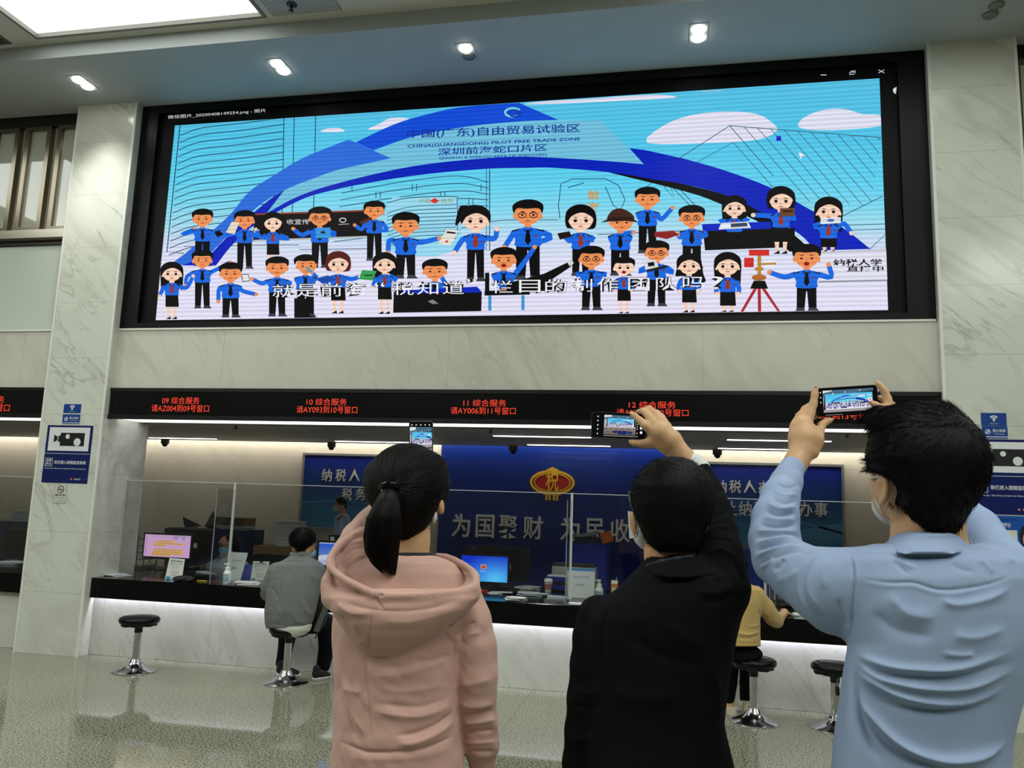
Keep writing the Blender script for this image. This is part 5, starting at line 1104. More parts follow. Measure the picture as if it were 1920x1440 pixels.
def organic(name, f, h, m_, parent, L=None, sub=False, noise=None, post=None):
    V, Q = nets(f, h)
    if sub: V, Q = subdiv(V, Q)
    if noise: V = V+vnormals(V, Q)*smooth_noise(V, *noise)[:, None]
    if L: V = folds(V, Q, L)
    if post: V = post(V, Q)
    W = to_world(V)-np.array(base_of(parent))
    me = bpy.data.meshes.new(name); me.from_pydata(W.tolist(), [], Q.tolist()); me.materials.append(m_); me.polygons.foreach_set('use_smooth', [True]*len(me.polygons)); me.update()
    o = bpy.data.objects.new(name, me); COL.objects.link(o); o.parent = parent; return o, V, Q
def strands(name, roots, dirs, lens, rad, m_, parent, seg=4, droop=0., jit=.25, seed=1, target=None):
    """hair as tapered three-sided strands"""
    rs = np.random.RandomState(seed); n = len(roots); d = dirs+rs.normal(size=dirs.shape)*jit; d /= np.linalg.norm(d, axis=1, keepdims=True)
    up = np.array([0, np.cos(PITCH), np.sin(PITCH)]); P = [roots]; cur = roots.copy()
    for s in range(seg):
        cur = cur+d*(lens/seg)[:, None]; d = d-up*droop; d /= np.linalg.norm(d, axis=1, keepdims=True); P.append(cur.copy())
    tubes(name, P, rad, m_, parent)
def tubes(name, P, rad, m_, parent):
    seg = len(P)-1; n = len(P[0]); a = np.cross(P[1]-P[0], np.array([.3, .5, .8])); a /= np.linalg.norm(a, axis=1, keepdims=True)+1e-9; VV = []
    for s in range(seg+1):
        t = P[min(s+1, seg)]-P[max(s-1, 0)]; t /= np.linalg.norm(t, axis=1, keepdims=True)+1e-9; b = np.cross(t, a); r = rad*(1-.85*(s/seg)**1.5)
        for k in range(3):
            an = 2.0944*k; VV.append(P[s]+(a*math.cos(an)+b*math.sin(an))*r)
    VV = np.stack(VV, 1); ns = (seg+1)*3; base = (np.arange(n)*ns)[:, None]; Q = []
    for s in range(seg):
        for k in range(3): Q.append(base+np.array([s*3+k, s*3+(k+1) % 3, s*3+3+(k+1) % 3, s*3+3+k]))
    Q = np.stack(Q, 1).reshape(-1, 4); W = to_world(VV.reshape(-1, 3))-np.array(base_of(parent))
    me = bpy.data.meshes.new(name); me.from_pydata(W.tolist(), [], Q.tolist()); me.materials.append(m_); me.polygons.foreach_set('use_smooth', [True]*len(me.polygons)); me.update()
    o = bpy.data.objects.new(name, me); COL.objects.link(o); o.parent = parent; return o
def comb(V, Q, n, crown, lift, lens, seed, ok=None, side=None):
    """strand roots and directions over a hair surface, combed away from the crown point"""
    rs = np.random.RandomState(seed); N_ = vnormals(V, Q); i = rs.randint(0, len(V), n)
    if ok is not None: i = i[ok(V[i])]
    r = V[i]-N_[i]*.002; c = uvw(*crown); t = r-c; nn = N_[i]; t = t-nn*(t*nn).sum(1)[:, None]; t /= np.linalg.norm(t, axis=1, keepdims=True)+1e-6
    if side is not None: t = t*.6+np.array(side)*.7; t = t-nn*(t*nn).sum(1)[:, None]; t /= np.linalg.norm(t, axis=1, keepdims=True)+1e-6
    d = t+nn*lift; return r, d/np.linalg.norm(d, axis=1, keepdims=True), lens[0]+(lens[1]-lens[0])*rs.rand(len(r))
def wt(w0, y, y0=1100): return w0+.148*((y0-y)*w0/F)            # depth along a plumb line
SKIN = mat('skin', (202, 160, 118), .5, sss=.15, var=.04, vscale=25, bump=.06, bscale=160)
SKIN2 = mat('skin_warm', (196, 140, 112), .5, sss=.15, var=.05, vscale=25)
HAIR = mat('black_hair', (5, 4, 4), .6, spec=.14)
HAIRB = mat('dark_brown_hair', (14, 9, 8), .55, spec=.2)
MASKM = mat('mask_white', (206, 212, 214), .7); MASKB = mat('mask_blue', (120, 176, 206), .7)
def person(px, w_, label):
    p = CAM+(np.array(uvw(px[0], px[1], w_))@np.array([RT, UP, FW])); return thing('person', (p[0], p[1], 0.0), label, 'person')
def face_parts(o, c, rx, fdir, mask=MASKM, seedn=0):
    """eyes, brows and a mask on the far side of a head: c=(x,y,w), rx px, fdir unit (u,v,w) facing direction"""
    C = uvw(*c); s = rx*c[2]/F; f_ = np.array(fdir, float); f_ /= np.linalg.norm(f_); up = np.array([0, .985, .17]); rt = np.cross(up, f_); rt /= np.linalg.norm(rt); up = np.cross(f_, rt)
    B = np.array(base_of(o)); loc = lambda p: to_world(np.array([p]))[0]
    eb = MB(); ib = MB()
    for sd in (-1, 1):
        e = C+f_*s*.96+rt*sd*s*.36+up*s*.12
        eb.v += [tuple(loc(e+(rt*math.cos(a)*math.sin(b)*.18+up*math.cos(b)*.12+f_*math.sin(a)*math.sin(b)*.1)*s)) for b in np.linspace(0, math.pi, 6) for a in np.linspace(0, 2*math.pi, 9)[:8]]
    for h_ in range(2):
        for i in range(5):
            for k in range(8): eb.f.append([h_*48+i*8+k, h_*48+i*8+(k+1) % 8, h_*48+i*8+8+(k+1) % 8, h_*48+i*8+8+k]); eb.m.append(0)
    obj('eyes', eb, mat('eye_dark', (30, 22, 20), .3), o, True)
# ------------------------------------------------------------------ phones held up by the three people
class Quad:
    def __init__(s, TL, TR, BR, BL, w_):
        s.c = [atD(*p, w_) for p in (TL, TR, BR, BL)]
        s.U = (s.c[1]-s.c[0]+s.c[2]-s.c[3])/2; s.V = (s.c[0]-s.c[3]+s.c[1]-s.c[2])/2; s.O = sum(s.c)/4
        s.W, s.H = np.linalg.norm(s.U), np.linalg.norm(s.V); s.u = s.U/s.W; s.n = np.cross(s.u, s.V); s.n /= np.linalg.norm(s.n); s.v = np.cross(s.n, s.u)
        if np.dot(s.n, FW) > 0: s.n = -s.n
def phone(q, label, draw, win, case):
    o = thing('smartphone', q.O, label, 'phone', None); r = .009; n_ = 5; P = []
    for cx, cy, st in ((q.W/2-r, q.H/2-r, 0), (-q.W/2+r, q.H/2-r, 90), (-q.W/2+r, -q.H/2+r, 180), (q.W/2-r, -q.H/2+r, 270)):
        for k in range(n_+1): t = math.radians(st+90*k/n_); P.append((cx+r*math.cos(t), cy+r*math.sin(t)))
    obj('case', MB().prism(P, q.O, q.u, q.v, -q.n*.0085), case, o)
    obj('glass', MB().prism([(p[0]*.975, p[1]*.95) for p in P], q.O+q.n*.0006, q.u, q.v, -q.n*.0005), mat('phone_glass_black', (5, 5, 6), .12), o)
    p = Pic(lambda x, y: q.O+q.n*.0009+q.u*(x-.5)*q.W+q.v*(.5-y)*q.H, q.n, .000004); draw(p); p.build('screen', o, M_pic)
    return o
def viewfinder(p, x0, y0, x1, y1, sx0, sy0, sx1, sy1, low=True):
    """the camera preview in screen box x0..y1 showing the photo box sx0..sy1"""
    f0 = p.fn; mx_ = lambda x, y: (x0+(min(max(x, sx0), sx1)-sx0)/(sx1-sx0)*(x1-x0), y0+(min(max(y, sy0), sy1)-sy0)/(sy1-sy0)*(y1-y0))
    p.fn = lambda x, y: f0(*mx_(x, y)); p.lod = 1
    p.rect(sx0, sy0, sx1, sy1, (176, 172, 168)); p.rect(sx0, sy0, sx1, 230, (74, 106, 128)); p.poly([(sx0, sy0), (510, sy0), (500, 44), (50, 95), (sx0, 60)], (226, 228, 226))
    for x, y in ((160, 158), (524, 123), (877, 97), (1310, 60)): p.poly(ell(x, y, 22, 16, n=8), (250, 250, 252))
    p.poly([(268, 200), (1732, 95), (1755, 603), (223, 616)], (14, 14, 16)); picture(p)
    if low:
        p.rect(sx0, 620, sx1, 730, (160, 152, 152)); p.rect(sx0, 730, sx1, 785, (16, 14, 16))
        for x in (348, 612, 907, 1223, 1570): p.rect(x-55, 745, x+55, 775, (214, 60, 40))
        if sy1 > 800:
            p.rect(sx0, 785, sx1, 1100, (112, 104, 98)); p.rect(sx0, 785, sx1, 800, (226, 222, 214)); p.rect(570, 850, 800, 990, (26, 44, 96)); p.rect(828, 845, 1290, 1050, (16, 34, 96)); p.rect(1320, 872, 1578, 1030, (28, 52, 110)); p.poly(ell(1036, 908, 40, 30, n=10), (190, 60, 40)); p.rect(sx0, 1085, sx1, 1140, (12, 12, 12)); p.rect(sx0, 1140, sx1, sy1, (150, 148, 146))
    p.fn = f0; p.lod = 0
qA = Quad((767, 789.5), (812, 789.5), (811.5, 884), (766.5, 884), 2.40)
def dA(p):
    p.rect(.03, .015, .97, .985, (8, 8, 10)); viewfinder(p, .04, .12, .96, .72, 150, -60, 1500, 1130)
    for u in (.13, .31, .5, .68, .86): p.poly(ell(u, .075, .03, .014, n=8), (222, 222, 226))
    p.poly(ell(.5, .85, .1, .048, n=14), (220, 220, 220))
phone(qA, 'black smartphone held upright over the ponytailed head in the pink hoodie', dA, None, mat('phone_case_silver', (120, 122, 126), .3, metal=.5))
qB = Quad((1109.5, 772), (1213, 776.5), (1212, 824), (1109, 819), 2.16)
def dB(p):
    p.rect(.01, .03, .99, .97, (6, 6, 8)); viewfinder(p, .225, .1, .80, .93, 100, -40, 1760, 1180)
    for v in (.17, .34, .51, .67, .85): p.poly(ell(.11, v, .013, .028, n=8), (236, 236, 240))
    for v in (.3, .4, .5, .6, .75, .88): p.rect(.82, v, .835, v+.04, (220, 220, 220))
    p.poly(ell(.9, .56, .028, .06, n=14), (240, 240, 240)); p.poly(ell(.9, .74, .024, .052, n=14), (240, 240, 240))
phone(qB, 'black smartphone held sideways in the raised hand of the man in black', dB, None, mat('phone_case_black', (16, 16, 30), .3))
qC = Quad((1536, 728.5), (1647, 721), (1645, 775), (1528, 782), 1.97)
def dC(p):
    p.rect(.01, .02, .99, .98, (6, 6, 8)); viewfinder(p, .1, .1, .93, .86, 230, 20, 1700, 700, True)
    for v in (.16, .33, .5): p.poly(ell(.055, v, .012, .026, n=8), (210, 210, 214))
    p.poly(ell(.86, .48, .034, .075, n=16), (236, 232, 234)); p.poly(ell(.86, .48, .012, .027, n=10), (200, 40, 40)); p.rect(.12, .945, .4, .955, (180, 180, 180))
phone(qC, 'black smartphone held sideways in both hands of the man in the blue shirt', dC, None, mat('phone_case_black', (16, 16, 30), .3))
print('phones ok')
# ------------------------------------------------------------------ woman in the pink hoodie
def legs(o, xs, y0, y1, w0, r0, r1, m_, shoe, wy=1100, spread=0):
    """trousers and shoes standing on the floor; y1 = photo row of the floor"""
    hip = [(xs[0]+(xs[1]-xs[0])*.5, y0, (xs[1]-xs[0])*.62, wt(w0, y0, wy)), (xs[0]+(xs[1]-xs[0])*.5, y0+60, (xs[1]-xs[0])*.62, wt(w0, y0+60, wy))]
    fs = [chain(hip)]
    for x, s in zip(xs, (-1, 1)):
        fs.append(chain([(x, y0+70, r0, wt(w0, y0+70, wy)), (x+s*spread*.5, (y0+y1)/2, (r0+r1)/2, wt(w0, (y0+y1)/2, wy)), (x+s*spread, y1-30, r1, wt(w0, y1-30, wy))]))
    organic('trousers', union(fs, .03), .012, m_, o)
    for x, s in zip(xs, (-1, 1)):
        w_ = wt(w0, y1, wy); c = atD(x+s*spread, y1, w_); mb = MB()
        P = spl([(-.04, -.09), (-.045, 0), (-.046, .1), (-.02, .17), (.02, .17), (.046, .1), (.045, 0), (.04, -.09), (0, -.105)], 3, True)
        mb.prism(P, (c[0], c[1], 0.001), EX, (0, 1, 0), (0, 0, .022)); mb.prism([(p[0]*.93, p[1]*.93) for p in P], (c[0], c[1], .023), EX, (0, 1, 0), (0, 0, .03)); mb.prism([(p[0]*.8, min(p[1]*.8, .09)) for p in P], (c[0], c[1], .053), EX, (0, 1, 0), (0, 0, .03))
        obj('shoe', mb, shoe, o)
M_hood = mat('pink_fleece', (200, 160, 147), .85, spec=.2, sheen=.15, var=.035, vscale=14, bump=.12, bscale=420)
M_trous = mat('dark_trousers', (16, 16, 19), .85, spec=.15); M_shoeW = mat('shoe_pale', (190, 186, 178), .5); M_shoeB = mat('shoe_black', (14, 14, 15), .35)
W1 = 1.95; T = lambda y, d=0.: wt(W1, y)+d
A = person((745, 1440), W1, 'person with a dark ponytail in a pink hoodie, holding up an upright phone')
# body
head = [ellip((764, 905, T(905)), (60, 66, .088)), ellip((770, 935, T(935, .035)), (46, 52, .06)), chain([(772, 950, 36, T(950)), (774, 1010, 31, T(1010)), (770, 1060, 36, T(1060))])]
body = head+[ellip((826, 948, T(948, -.012)), (7, 18, .016), 8), chain([(668, 1082, 26, T(1082)), (760, 1075, 34, T(1075)), (850, 1092, 26, T(1092))]), loft([(1070, 670, 850, T(1070), .06), (1180, 645, 850, T(1180), .085), (1300, 650, 845, T(1300), .08), (1480, 640, 860, T(1480), .09)]),
    chain([(862, 1110, 26, T(1110)), (886, 1215, 24, T(1215)), (890, 1300, 22, T(1300)), (903, 1400, 18, T(1400, .03)), (905, 1450, 15, T(1450, .05))]),
    chain([(655, 1078, 26, T(1078)), (697, 998, 25, 2.03), (722, 962, 22, 2.12), (760, 915, 17, 2.28), (784, 895, 13, 2.36)])]
def hand_down(x, y, w_, s=1):
    f = [chain([(x, y, 17, w_), (x+s*2, y+32, 21, w_), (x+s*3, y+52, 19, w_+.005)])]
    for i, (dx, ln) in enumerate(((-13, 44), (-5, 50), (4, 47), (12, 38))): f.append(chain([(x+dx+s*3, y+54, 6.8, w_+.004*i), (x+dx*1.15+s*3, y+54+ln*.5, 6.2, w_+.012+.004*i), (x+dx*1.1+s*1, y+54+ln, 5, w_+.03)], .004))
    f.append(chain([(x-s*12, y+14, 9, w_+.01), (x-s*22, y+38, 7.5, w_+.03), (x-s*22, y+60, 6, w_+.045)], .006)); return f
hA = [chain([(784, 897, 14, 2.36), (779, 888, 21, 2.39), (783, 872, 20, 2.415)])]
for i, (y_, xa, xb) in enumerate(((854, 775, 818), (866, 775, 819), (877, 775, 818), (887, 776, 816))): hA.append(chain([(777, y_+4, 6.5, 2.425), (793, y_, 6, 2.433), (812, y_-2, 5.6, 2.428), (817, y_-3, 4.6, 2.405)], .004))
hA.append(chain([(771, 888, 9, 2.385), (764.5, 868, 6.5, 2.40), (764, 852, 5.5, 2.395)], .004))
organic('body', union(body+[union(hand_down(906, 1455, T(1450, .05)), .006), union(hA, .006)], .012), .0062, SKIN, A)
fm = ellip((772, 945, T(945, .055)), (44, 40, .062)); organic('face_mask', fm, .008, MASKB, A)
face_parts(A, (764, 915, T(915)), 58, (.1, .15, 1))
obj('earring', MB().tube([to_world(np.array([uvw(816, 960, T(960, -.02))]))[0], to_world(np.array([uvw(814, 972, T(972, -.018))]))[0], to_world(np.array([uvw(813, 981, T(981, -.012))]))[0]], [.004, .0075, .004], 10), mat('pearl_white', (214, 212, 206), .25), A, True)
organic('undershirt', loft([(1036, 738, 812, T(1036, .0), .062), (1050, 715, 830, T(1050), .066), (1075, 700, 850, T(1075), .07)]), .007, mat('black_knit', (16, 15, 18), .8), A)
# hoodie
hd = [loft([(1042, 712, 822, T(1042, .005), .072), (1055, 672, 862, T(1055), .092), (1075, 645, 880, T(1075), .105), (1120, 630, 884, T(1120), .118), (1180, 622, 872, T(1180), .122), (1240, 625, 862, T(1240), .12), (1300, 627, 858, T(1300), .115), (1370, 625, 862, T(1370), .115), (1392, 623, 865, T(1392), .118), (1440, 617, 872, T(1440), .118), (1490, 616, 876, T(1490), .118)], 2.25)]
armR = chain([(858, 1102, 38, T(1102)), (882, 1165, 38, T(1165)), (890, 1215, 40, T(1215)), (892, 1270, 40, T(1270)), (891, 1310, 38, T(1310, .01)), (897, 1355, 35, T(1355, .02)), (902, 1392, 33, T(1392, .03)), (904, 1425, 24, T(1425, .04)), (905, 1452, 20, T(1452, .05))])
armL = chain([(655, 1085, 42, T(1085)), (664, 1050, 44, T(1050, .01)), (680, 1018, 42, 2.0), (703, 985, 36, 2.06), (727, 955, 30, 2.15), (760, 915, 23, 2.28), (780, 900, 18, 2.345)])
def hollow_neck(f, c, r):
    def g(P): return np.maximum(f(P), -c(P))
    g.box = f.box; return g
neckhole = chain([(772, 1000, 37, T(1000)), (770, 1062, 44, T(1062, .005))])
hoodf = hollow_neck(union([union(hd+[armL], .035), armR], .012), neckhole, 0)
HF = [([(684, 1223), (687, 1275), (692, 1324), (695, 1410)], 3.2, -3.2), ([(629, 1387), (660, 1400), (698, 1411), (783, 1406), (830, 1390), (860, 1374)], 4.5, -5.5), ([(640, 1416), (700, 1424), (790, 1418), (860, 1396)], 10, 2.5),
      ([(741, 1396), (780, 1392), (820, 1375), (858, 1345)], 9, 8), ([(735, 1380), (780, 1374), (825, 1355), (856, 1330)], 6, -6), ([(629, 1255), (638, 1295), (648, 1325), (657, 1361), (678, 1396)], 9, -9), ([(640, 1262), (652, 1305), (664, 1345), (690, 1384)], 9, 6),
      ([(695, 1330), (740, 1340), (790, 1342), (853, 1321)], 10, 6), ([(695, 1316), (745, 1324), (795, 1324), (850, 1304)], 8, -4), ([(690, 1270), (760, 1262), (845, 1236)], 16, 4), ([(640, 1205), (700, 1246), (780, 1250)], 12, -3), ([(770, 1240), (810, 1238), (850, 1225)], 8, -4),
      ([(640, 1290), (680, 1300)], 8, 4), ([(700, 1290), (770, 1296), (845, 1280)], 12, 3),
      ([(857, 1200), (866, 1186), (880, 1172), (896, 1166)], 6, -7), ([(866, 1204), (880, 1190), (905, 1184)], 8, 5), ([(830, 1186), (842, 1196), (851, 1210)], 4, -4),
      ([(858, 1286), (890, 1282), (926, 1270)], 9, 4), ([(858, 1318), (890, 1326), (928, 1318)], 8, 5), ([(860, 1340), (893, 1338), (930, 1330)], 6, -6), ([(862, 1356), (897, 1354), (933, 1348)], 7, 6), ([(865, 1376), (900, 1372), (934, 1368)], 6, -6), ([(868, 1392), (902, 1392), (934, 1390)], 6, 5), ([(874, 1410), (904, 1410), (930, 1408)], 5, -5),
      ([(686, 996), (668, 1000), (648, 1016)], 4, 4), ([(686, 1006), (662, 1010), (640, 1026)], 3.5, -4), ([(686, 1016), (660, 1018), (634, 1036)], 4, 5), ([(688, 1028), (664, 1030), (640, 1048)], 4, -4), ([(690, 984), (674, 986), (660, 996)], 4, -4), ([(690, 970), (680, 972), (668, 984)], 5, 4), ([(690, 1040), (668, 1046), (648, 1066)], 5, 4),
      ([(852, 1180), (854, 1240), (853, 1305), (858, 1370)], 5, -6)]
organic('hoodie', hoodf, .0055, M_hood, A, HF, True, (.0026, 34, 5))
WB = T(1150)-.112
bag = loft([(1104, 614, 898, T(1104)-.088, .05), (1122, 614, 893, T(1122)-.108, .058), (1145, 620, 873, WB, .062), (1170, 636, 845, WB, .064), (1192, 652, 818, WB+.004, .062), (1212, 668, 786, WB+.01, .056), (1226, 680, 764, WB+.016, .048), (1236, 692, 745, WB+.024, .036)], 2.2)
rim = chain(spl([(690, 1000, 5, T(1000, .02)), (652, 1012, 5, T(1012, -.03)), (628, 1034, 5, T(1034, -.06)), (618, 1058, 5, T(1058, -.09)), (640, 1082, 5, T(1082)-.125), (676, 1102, 5, T(1102)-.15), (713, 1116, 5, T(1116)-.162), (770, 1117, 5, T(1117)-.164), (830, 1113, 5, T(1113)-.15), (872, 1108, 5, T(1108)-.125), (890, 1098, 5, T(1098)-.105), (890, 1078, 5, T(1078)-.08), (868, 1060, 5, T(1060)-.05), (838, 1046, 5, T(1046)-.02), (815, 1044, 5, T(1044)+.02)], 4))
wall_ = chain([(625, 1062, 10, T(1062)-.08), (618, 1090, 14, T(1090)-.085), (622, 1120, 18, T(1120)-.09)]); wall2 = chain([(886, 1085, 12, T(1085)-.07), (880, 1112, 16, T(1112)-.09), (858, 1140, 20, T(1140)-.09)])
BF = [([(697, 1148), (692, 1190), (693, 1229)], 3, -4), ([(628, 1128), (658, 1148), (698, 1150)], 8, 6), ([(632, 1148), (660, 1176), (684, 1205)], 7, -4), ([(640, 1126), (680, 1140), (740, 1146), (810, 1140), (872, 1118)], 6, -4), ([(700, 1160), (760, 1166), (830, 1150), (868, 1128)], 12, 4), ([(704, 1118), (709, 1130), (719, 1143)], 4, -4), ([(713, 1112), (716, 1120)], 5, -5), ([(660, 1160), (668, 1190), (686, 1218)], 7, 4)]
organic('hood', union([union([bag, wall_, wall2], .016), rim], .009), .005, M_hood, A, BF, True, (.001, 30, 9))
legs(A, (690, 800), 1440, 2130, W1, 62, 42, M_trous, M_shoeW)
# hair
scalp = union([ellip((763, 903, T(903, -.004)), (73, 70, .105)), chain([(760, 930, 62, T(930, -.02)), (764, 960, 42, T(960, -.02)), (762, 996, 20, T(996, -.018))], .03), chain([(815, 880, 20, T(880, .0)), (829, 915, 7, T(915, .01)), (829, 944, 3, T(944, .015))], .02), chain([(706, 890, 18, T(890)), (697, 925, 9, T(925))], .02)], .03)
tie = (730, 913, T(913)-.115)
_, HV, HQ = organic('hair', scalp, .006, HAIRB, A, None, True)
rs = np.random.RandomState(4); N_ = vnormals(HV, HQ); i = rs.randint(0, len(HV), 3800); P0 = HV[i]+N_[i]*.001; tp = uvw(*tie); PL = [P0]; cur = P0.copy()
for s in range(7):
    d = tp-cur; L_ = np.linalg.norm(d, axis=1, keepdims=True); stp = np.minimum(L_*.9, .016); cur = cur+d/(L_+1e-6)*stp
    e = 1e-3; g = np.stack([scalp(cur+np.eye(3)[k]*e)-scalp(cur-np.eye(3)[k]*e) for k in range(3)], 1)/(2*e); g /= np.linalg.norm(g, axis=1, keepdims=True)+1e-9
    cur = cur-g*(scalp(cur)-.0016-.0012*rs.rand(len(cur)))[:, None]; PL.append(cur.copy())
hs = tubes('combed_strands', PL, .0011, HAIRB, A)
tail = chain([(731, 916, 11, tie[2]-.005), (727, 940, 15, tie[2]-.022), (722, 972, 21, tie[2]-.03), (718, 1006, 22, tie[2]-.03), (717, 1030, 17, tie[2]-.025), (722, 1048, 10, tie[2]-.02)], .02)
pt, _, _ = organic('ponytail', tail, .006, HAIRB, A, None, True)
K = np.array([(731, 914), (726, 940), (720, 972), (716, 1005), (716, 1035), (721, 1058), (731, 1080)], float); R_ = np.array([11, 22, 33, 35, 32, 24, 11.])
n_ = 5200; an = rs.uniform(0, 2*math.pi, n_); rr = np.sqrt(rs.uniform(.45, 1, n_)); PL = []; le = rs.uniform(.8, 1.0, n_)-.16*(np.cos(an) < 0)*rs.rand(n_)
for s in range(13):
    t = s/12*le*6; x = np.interp(t, range(7), K[:, 0])+np.interp(t, range(7), R_)*rr*np.cos(an); y = np.interp(t, range(7), K[:, 1]); w_ = tie[2]-np.interp(t, range(7), (0, .022, .03, .03, .025, .02, .02))+np.interp(t, range(7), R_)*rr*np.sin(an)*W1/F*.9
    PL.append(np.stack([(x-960)/F*w_, -(y-720)/F*w_, w_], 1))
tubes('loose_strands', PL, .0009, HAIRB, pt)
q = [to_world(np.array([uvw(730+16*math.cos(a), 913+6*math.sin(a)*1., tie[2]-.004+.018*math.sin(a))]))[0] for a in np.linspace(0, 2*math.pi, 17)]
obj('hair_tie', MB().tube(q, .006, 8, caps=False), M_black, A, True)
b1 = to_world(np.array([uvw(716, 919, tie[2]-.012)]))[0]; obj('hair_tie_bead', MB().lathe([(0, -.003), (.003, 0), (0, .003)], b1, 8), mat('pearl_white', (214, 212, 206), .25), A, True)
# ------------------------------------------------------------------ man in the black jacket
M_jack = mat('black_wool', (17, 17, 20), .9, spec=.08, var=.05, vscale=18, bump=.15, bscale=300)
W2 = 1.86; T2 = lambda y, d=0.: wt(W2, y)+d
B = person((1235, 1440), W2, 'person in a black jacket and glasses, raising one arm with a sideways phone')
headB = [ellip((1257, 945, T2(945, .01)), (64, 74, .092)), ellip((1240, 975, T2(975, .06)), (44, 50, .06), 0, .3), chain([(1256, 990, 44, T2(990)), (1255, 1040, 45, T2(1040)), (1262, 1085, 50, T2(1085))])]
earL = [ellip((1190, 985, T2(985, .0)), (7, 24, .02), 6), ellip((1187, 975, T2(975, -.006)), (4, 14, .012), 6)]
earR = [ellip((1322, 982, T2(982, .01)), (6, 20, .018), -6)]
handB = [chain([(1222, 803, 13, 2.115), (1239, 811, 19, 2.105), (1257, 826, 20, 2.10), (1272, 846, 19, 2.095)], .012), chain([(1228, 822, 12, 2.118), (1248, 832, 16, 2.105), (1270, 850, 18, 2.098)], .012),
         chain([(1183.5, 774.5, 4.6, 2.152), (1190, 780, 6, 2.138), (1201, 789, 6.8, 2.124), (1211, 799, 8.4, 2.112), (1226, 808, 9, 2.106)], .004),
         chain([(1196, 772, 4.8, 2.168), (1206, 770.5, 6.4, 2.148), (1216, 781, 7, 2.128), (1226, 793, 8.4, 2.112), (1240, 806, 9, 2.106)], .004),
         chain([(1205, 769, 4.6, 2.176), (1217, 766, 6.2, 2.156), (1227, 774, 6.8, 2.134), (1238, 790, 8.2, 2.114), (1250, 808, 9, 2.106)], .004),
         chain([(1220, 776, 4.4, 2.182), (1231, 773, 5.6, 2.16), (1241, 782, 6.2, 2.138), (1252, 800, 7.6, 2.114), (1260, 818, 9, 2.106)], .004),
         chain([(1180.5, 827.5, 4, 2.148), (1189, 830.5, 5.8, 2.14), (1201, 832, 6.8, 2.13), (1216, 830, 9, 2.118), (1236, 830, 12, 2.108)], .005),
         chain([(1272, 846, 19, 2.095), (1286, 862, 19.5, 2.09), (1309, 890, 21, 2.075), (1322, 920, 23, 2.05)], .01)]
bodyB = headB+earL+earR+[chain([(1135, 1172, 22, T2(1172)), (1250, 1118, 40, T2(1118)), (1350, 1110, 30, T2(1110))]), loft([(1130, 1160, 1360, T2(1130), .07), (1200, 1120, 1365, T2(1200), .09), (1350, 1125, 1350, T2(1350), .085), (1500, 1115, 1360, T2(1500), .095)]),
    chain([(1350, 1090, 30, T2(1090)), (1346, 1020, 28, 1.92), (1335, 965, 26, 2.0), (1322, 920, 22, 2.05)]),
    chain([(1115, 1185, 26, T2(1185)), (1107, 1260, 25, T2(1260)), (1102, 1330, 23, T2(1330)), (1094, 1431, 20, T2(1431, .03)), (1092, 1490, 16, T2(1490, .05))])]
def fine_hand(fs, k=.005): return union(fs, k)
organic('body', union([union(bodyB, .012), fine_hand(handB), union(hand_down(1092, 1495, T2(1490, .05), -1), .006)], .006), .0052, SKIN, B)
nl = lambda x, y, w_, r, nm, o, rot=0: organic(nm, ellip((x, y, w_), r, rot), .0016, mat('nail', (208, 172, 138), .4), o)
nl(1181.5, 774.2, 2.149, (2.6, 2.2, .003), 'nail', B, 35)
jk = [loft([(1044, 1212, 1318, T2(1044, .01), .075), (1062, 1200, 1336, T2(1062, .005), .095), (1080, 1180, 1378, T2(1080), .108), (1100, 1160, 1400, T2(1100), .118), (1130, 1122, 1400, T2(1130), .13), (1160, 1098, 1391, T2(1160), .135), (1200, 1092, 1381, T2(1200), .135), (1285, 1098, 1366, T2(1285), .13), (1358, 1100, 1359, T2(1358), .125), (1395, 1098, 1368, T2(1395), .125), (1436, 1096, 1377, T2(1436), .13), (1520, 1092, 1386, T2(1520), .135)], 2.3)]
aL = chain([(1124, 1158, 42, T2(1158)), (1112, 1195, 37, T2(1195)), (1107, 1245, 37, T2(1245)), (1101, 1310, 37, T2(1310)), (1095, 1370, 36, T2(1370, .01)), (1089, 1431, 34, T2(1431, .02)), (1086, 1478, 30, T2(1478, .04))])
aR = chain([(1350, 1095, 52, T2(1095)), (1347, 1040, 45, 1.905), (1342, 1000, 40, 1.95), (1334, 962, 38, 2.0), (1322, 925, 33, 2.045), (1311, 880, 21, 2.075)])
collar = chain([(1206, 1076, 9, T2(1076, .04)), (1209, 1072, 10, T2(1072, -.03)), (1232, 1064, 11, T2(1064, -.075)), (1262, 1056, 11, T2(1056, -.085)), (1290, 1050, 11, T2(1050, -.075)), (1312, 1050, 10, T2(1050, -.04)), (1318, 1052, 9, T2(1052, .03))], .01)
nh2 = chain([(1256, 1000, 46, T2(1000)), (1258, 1075, 50, T2(1075, .01))])
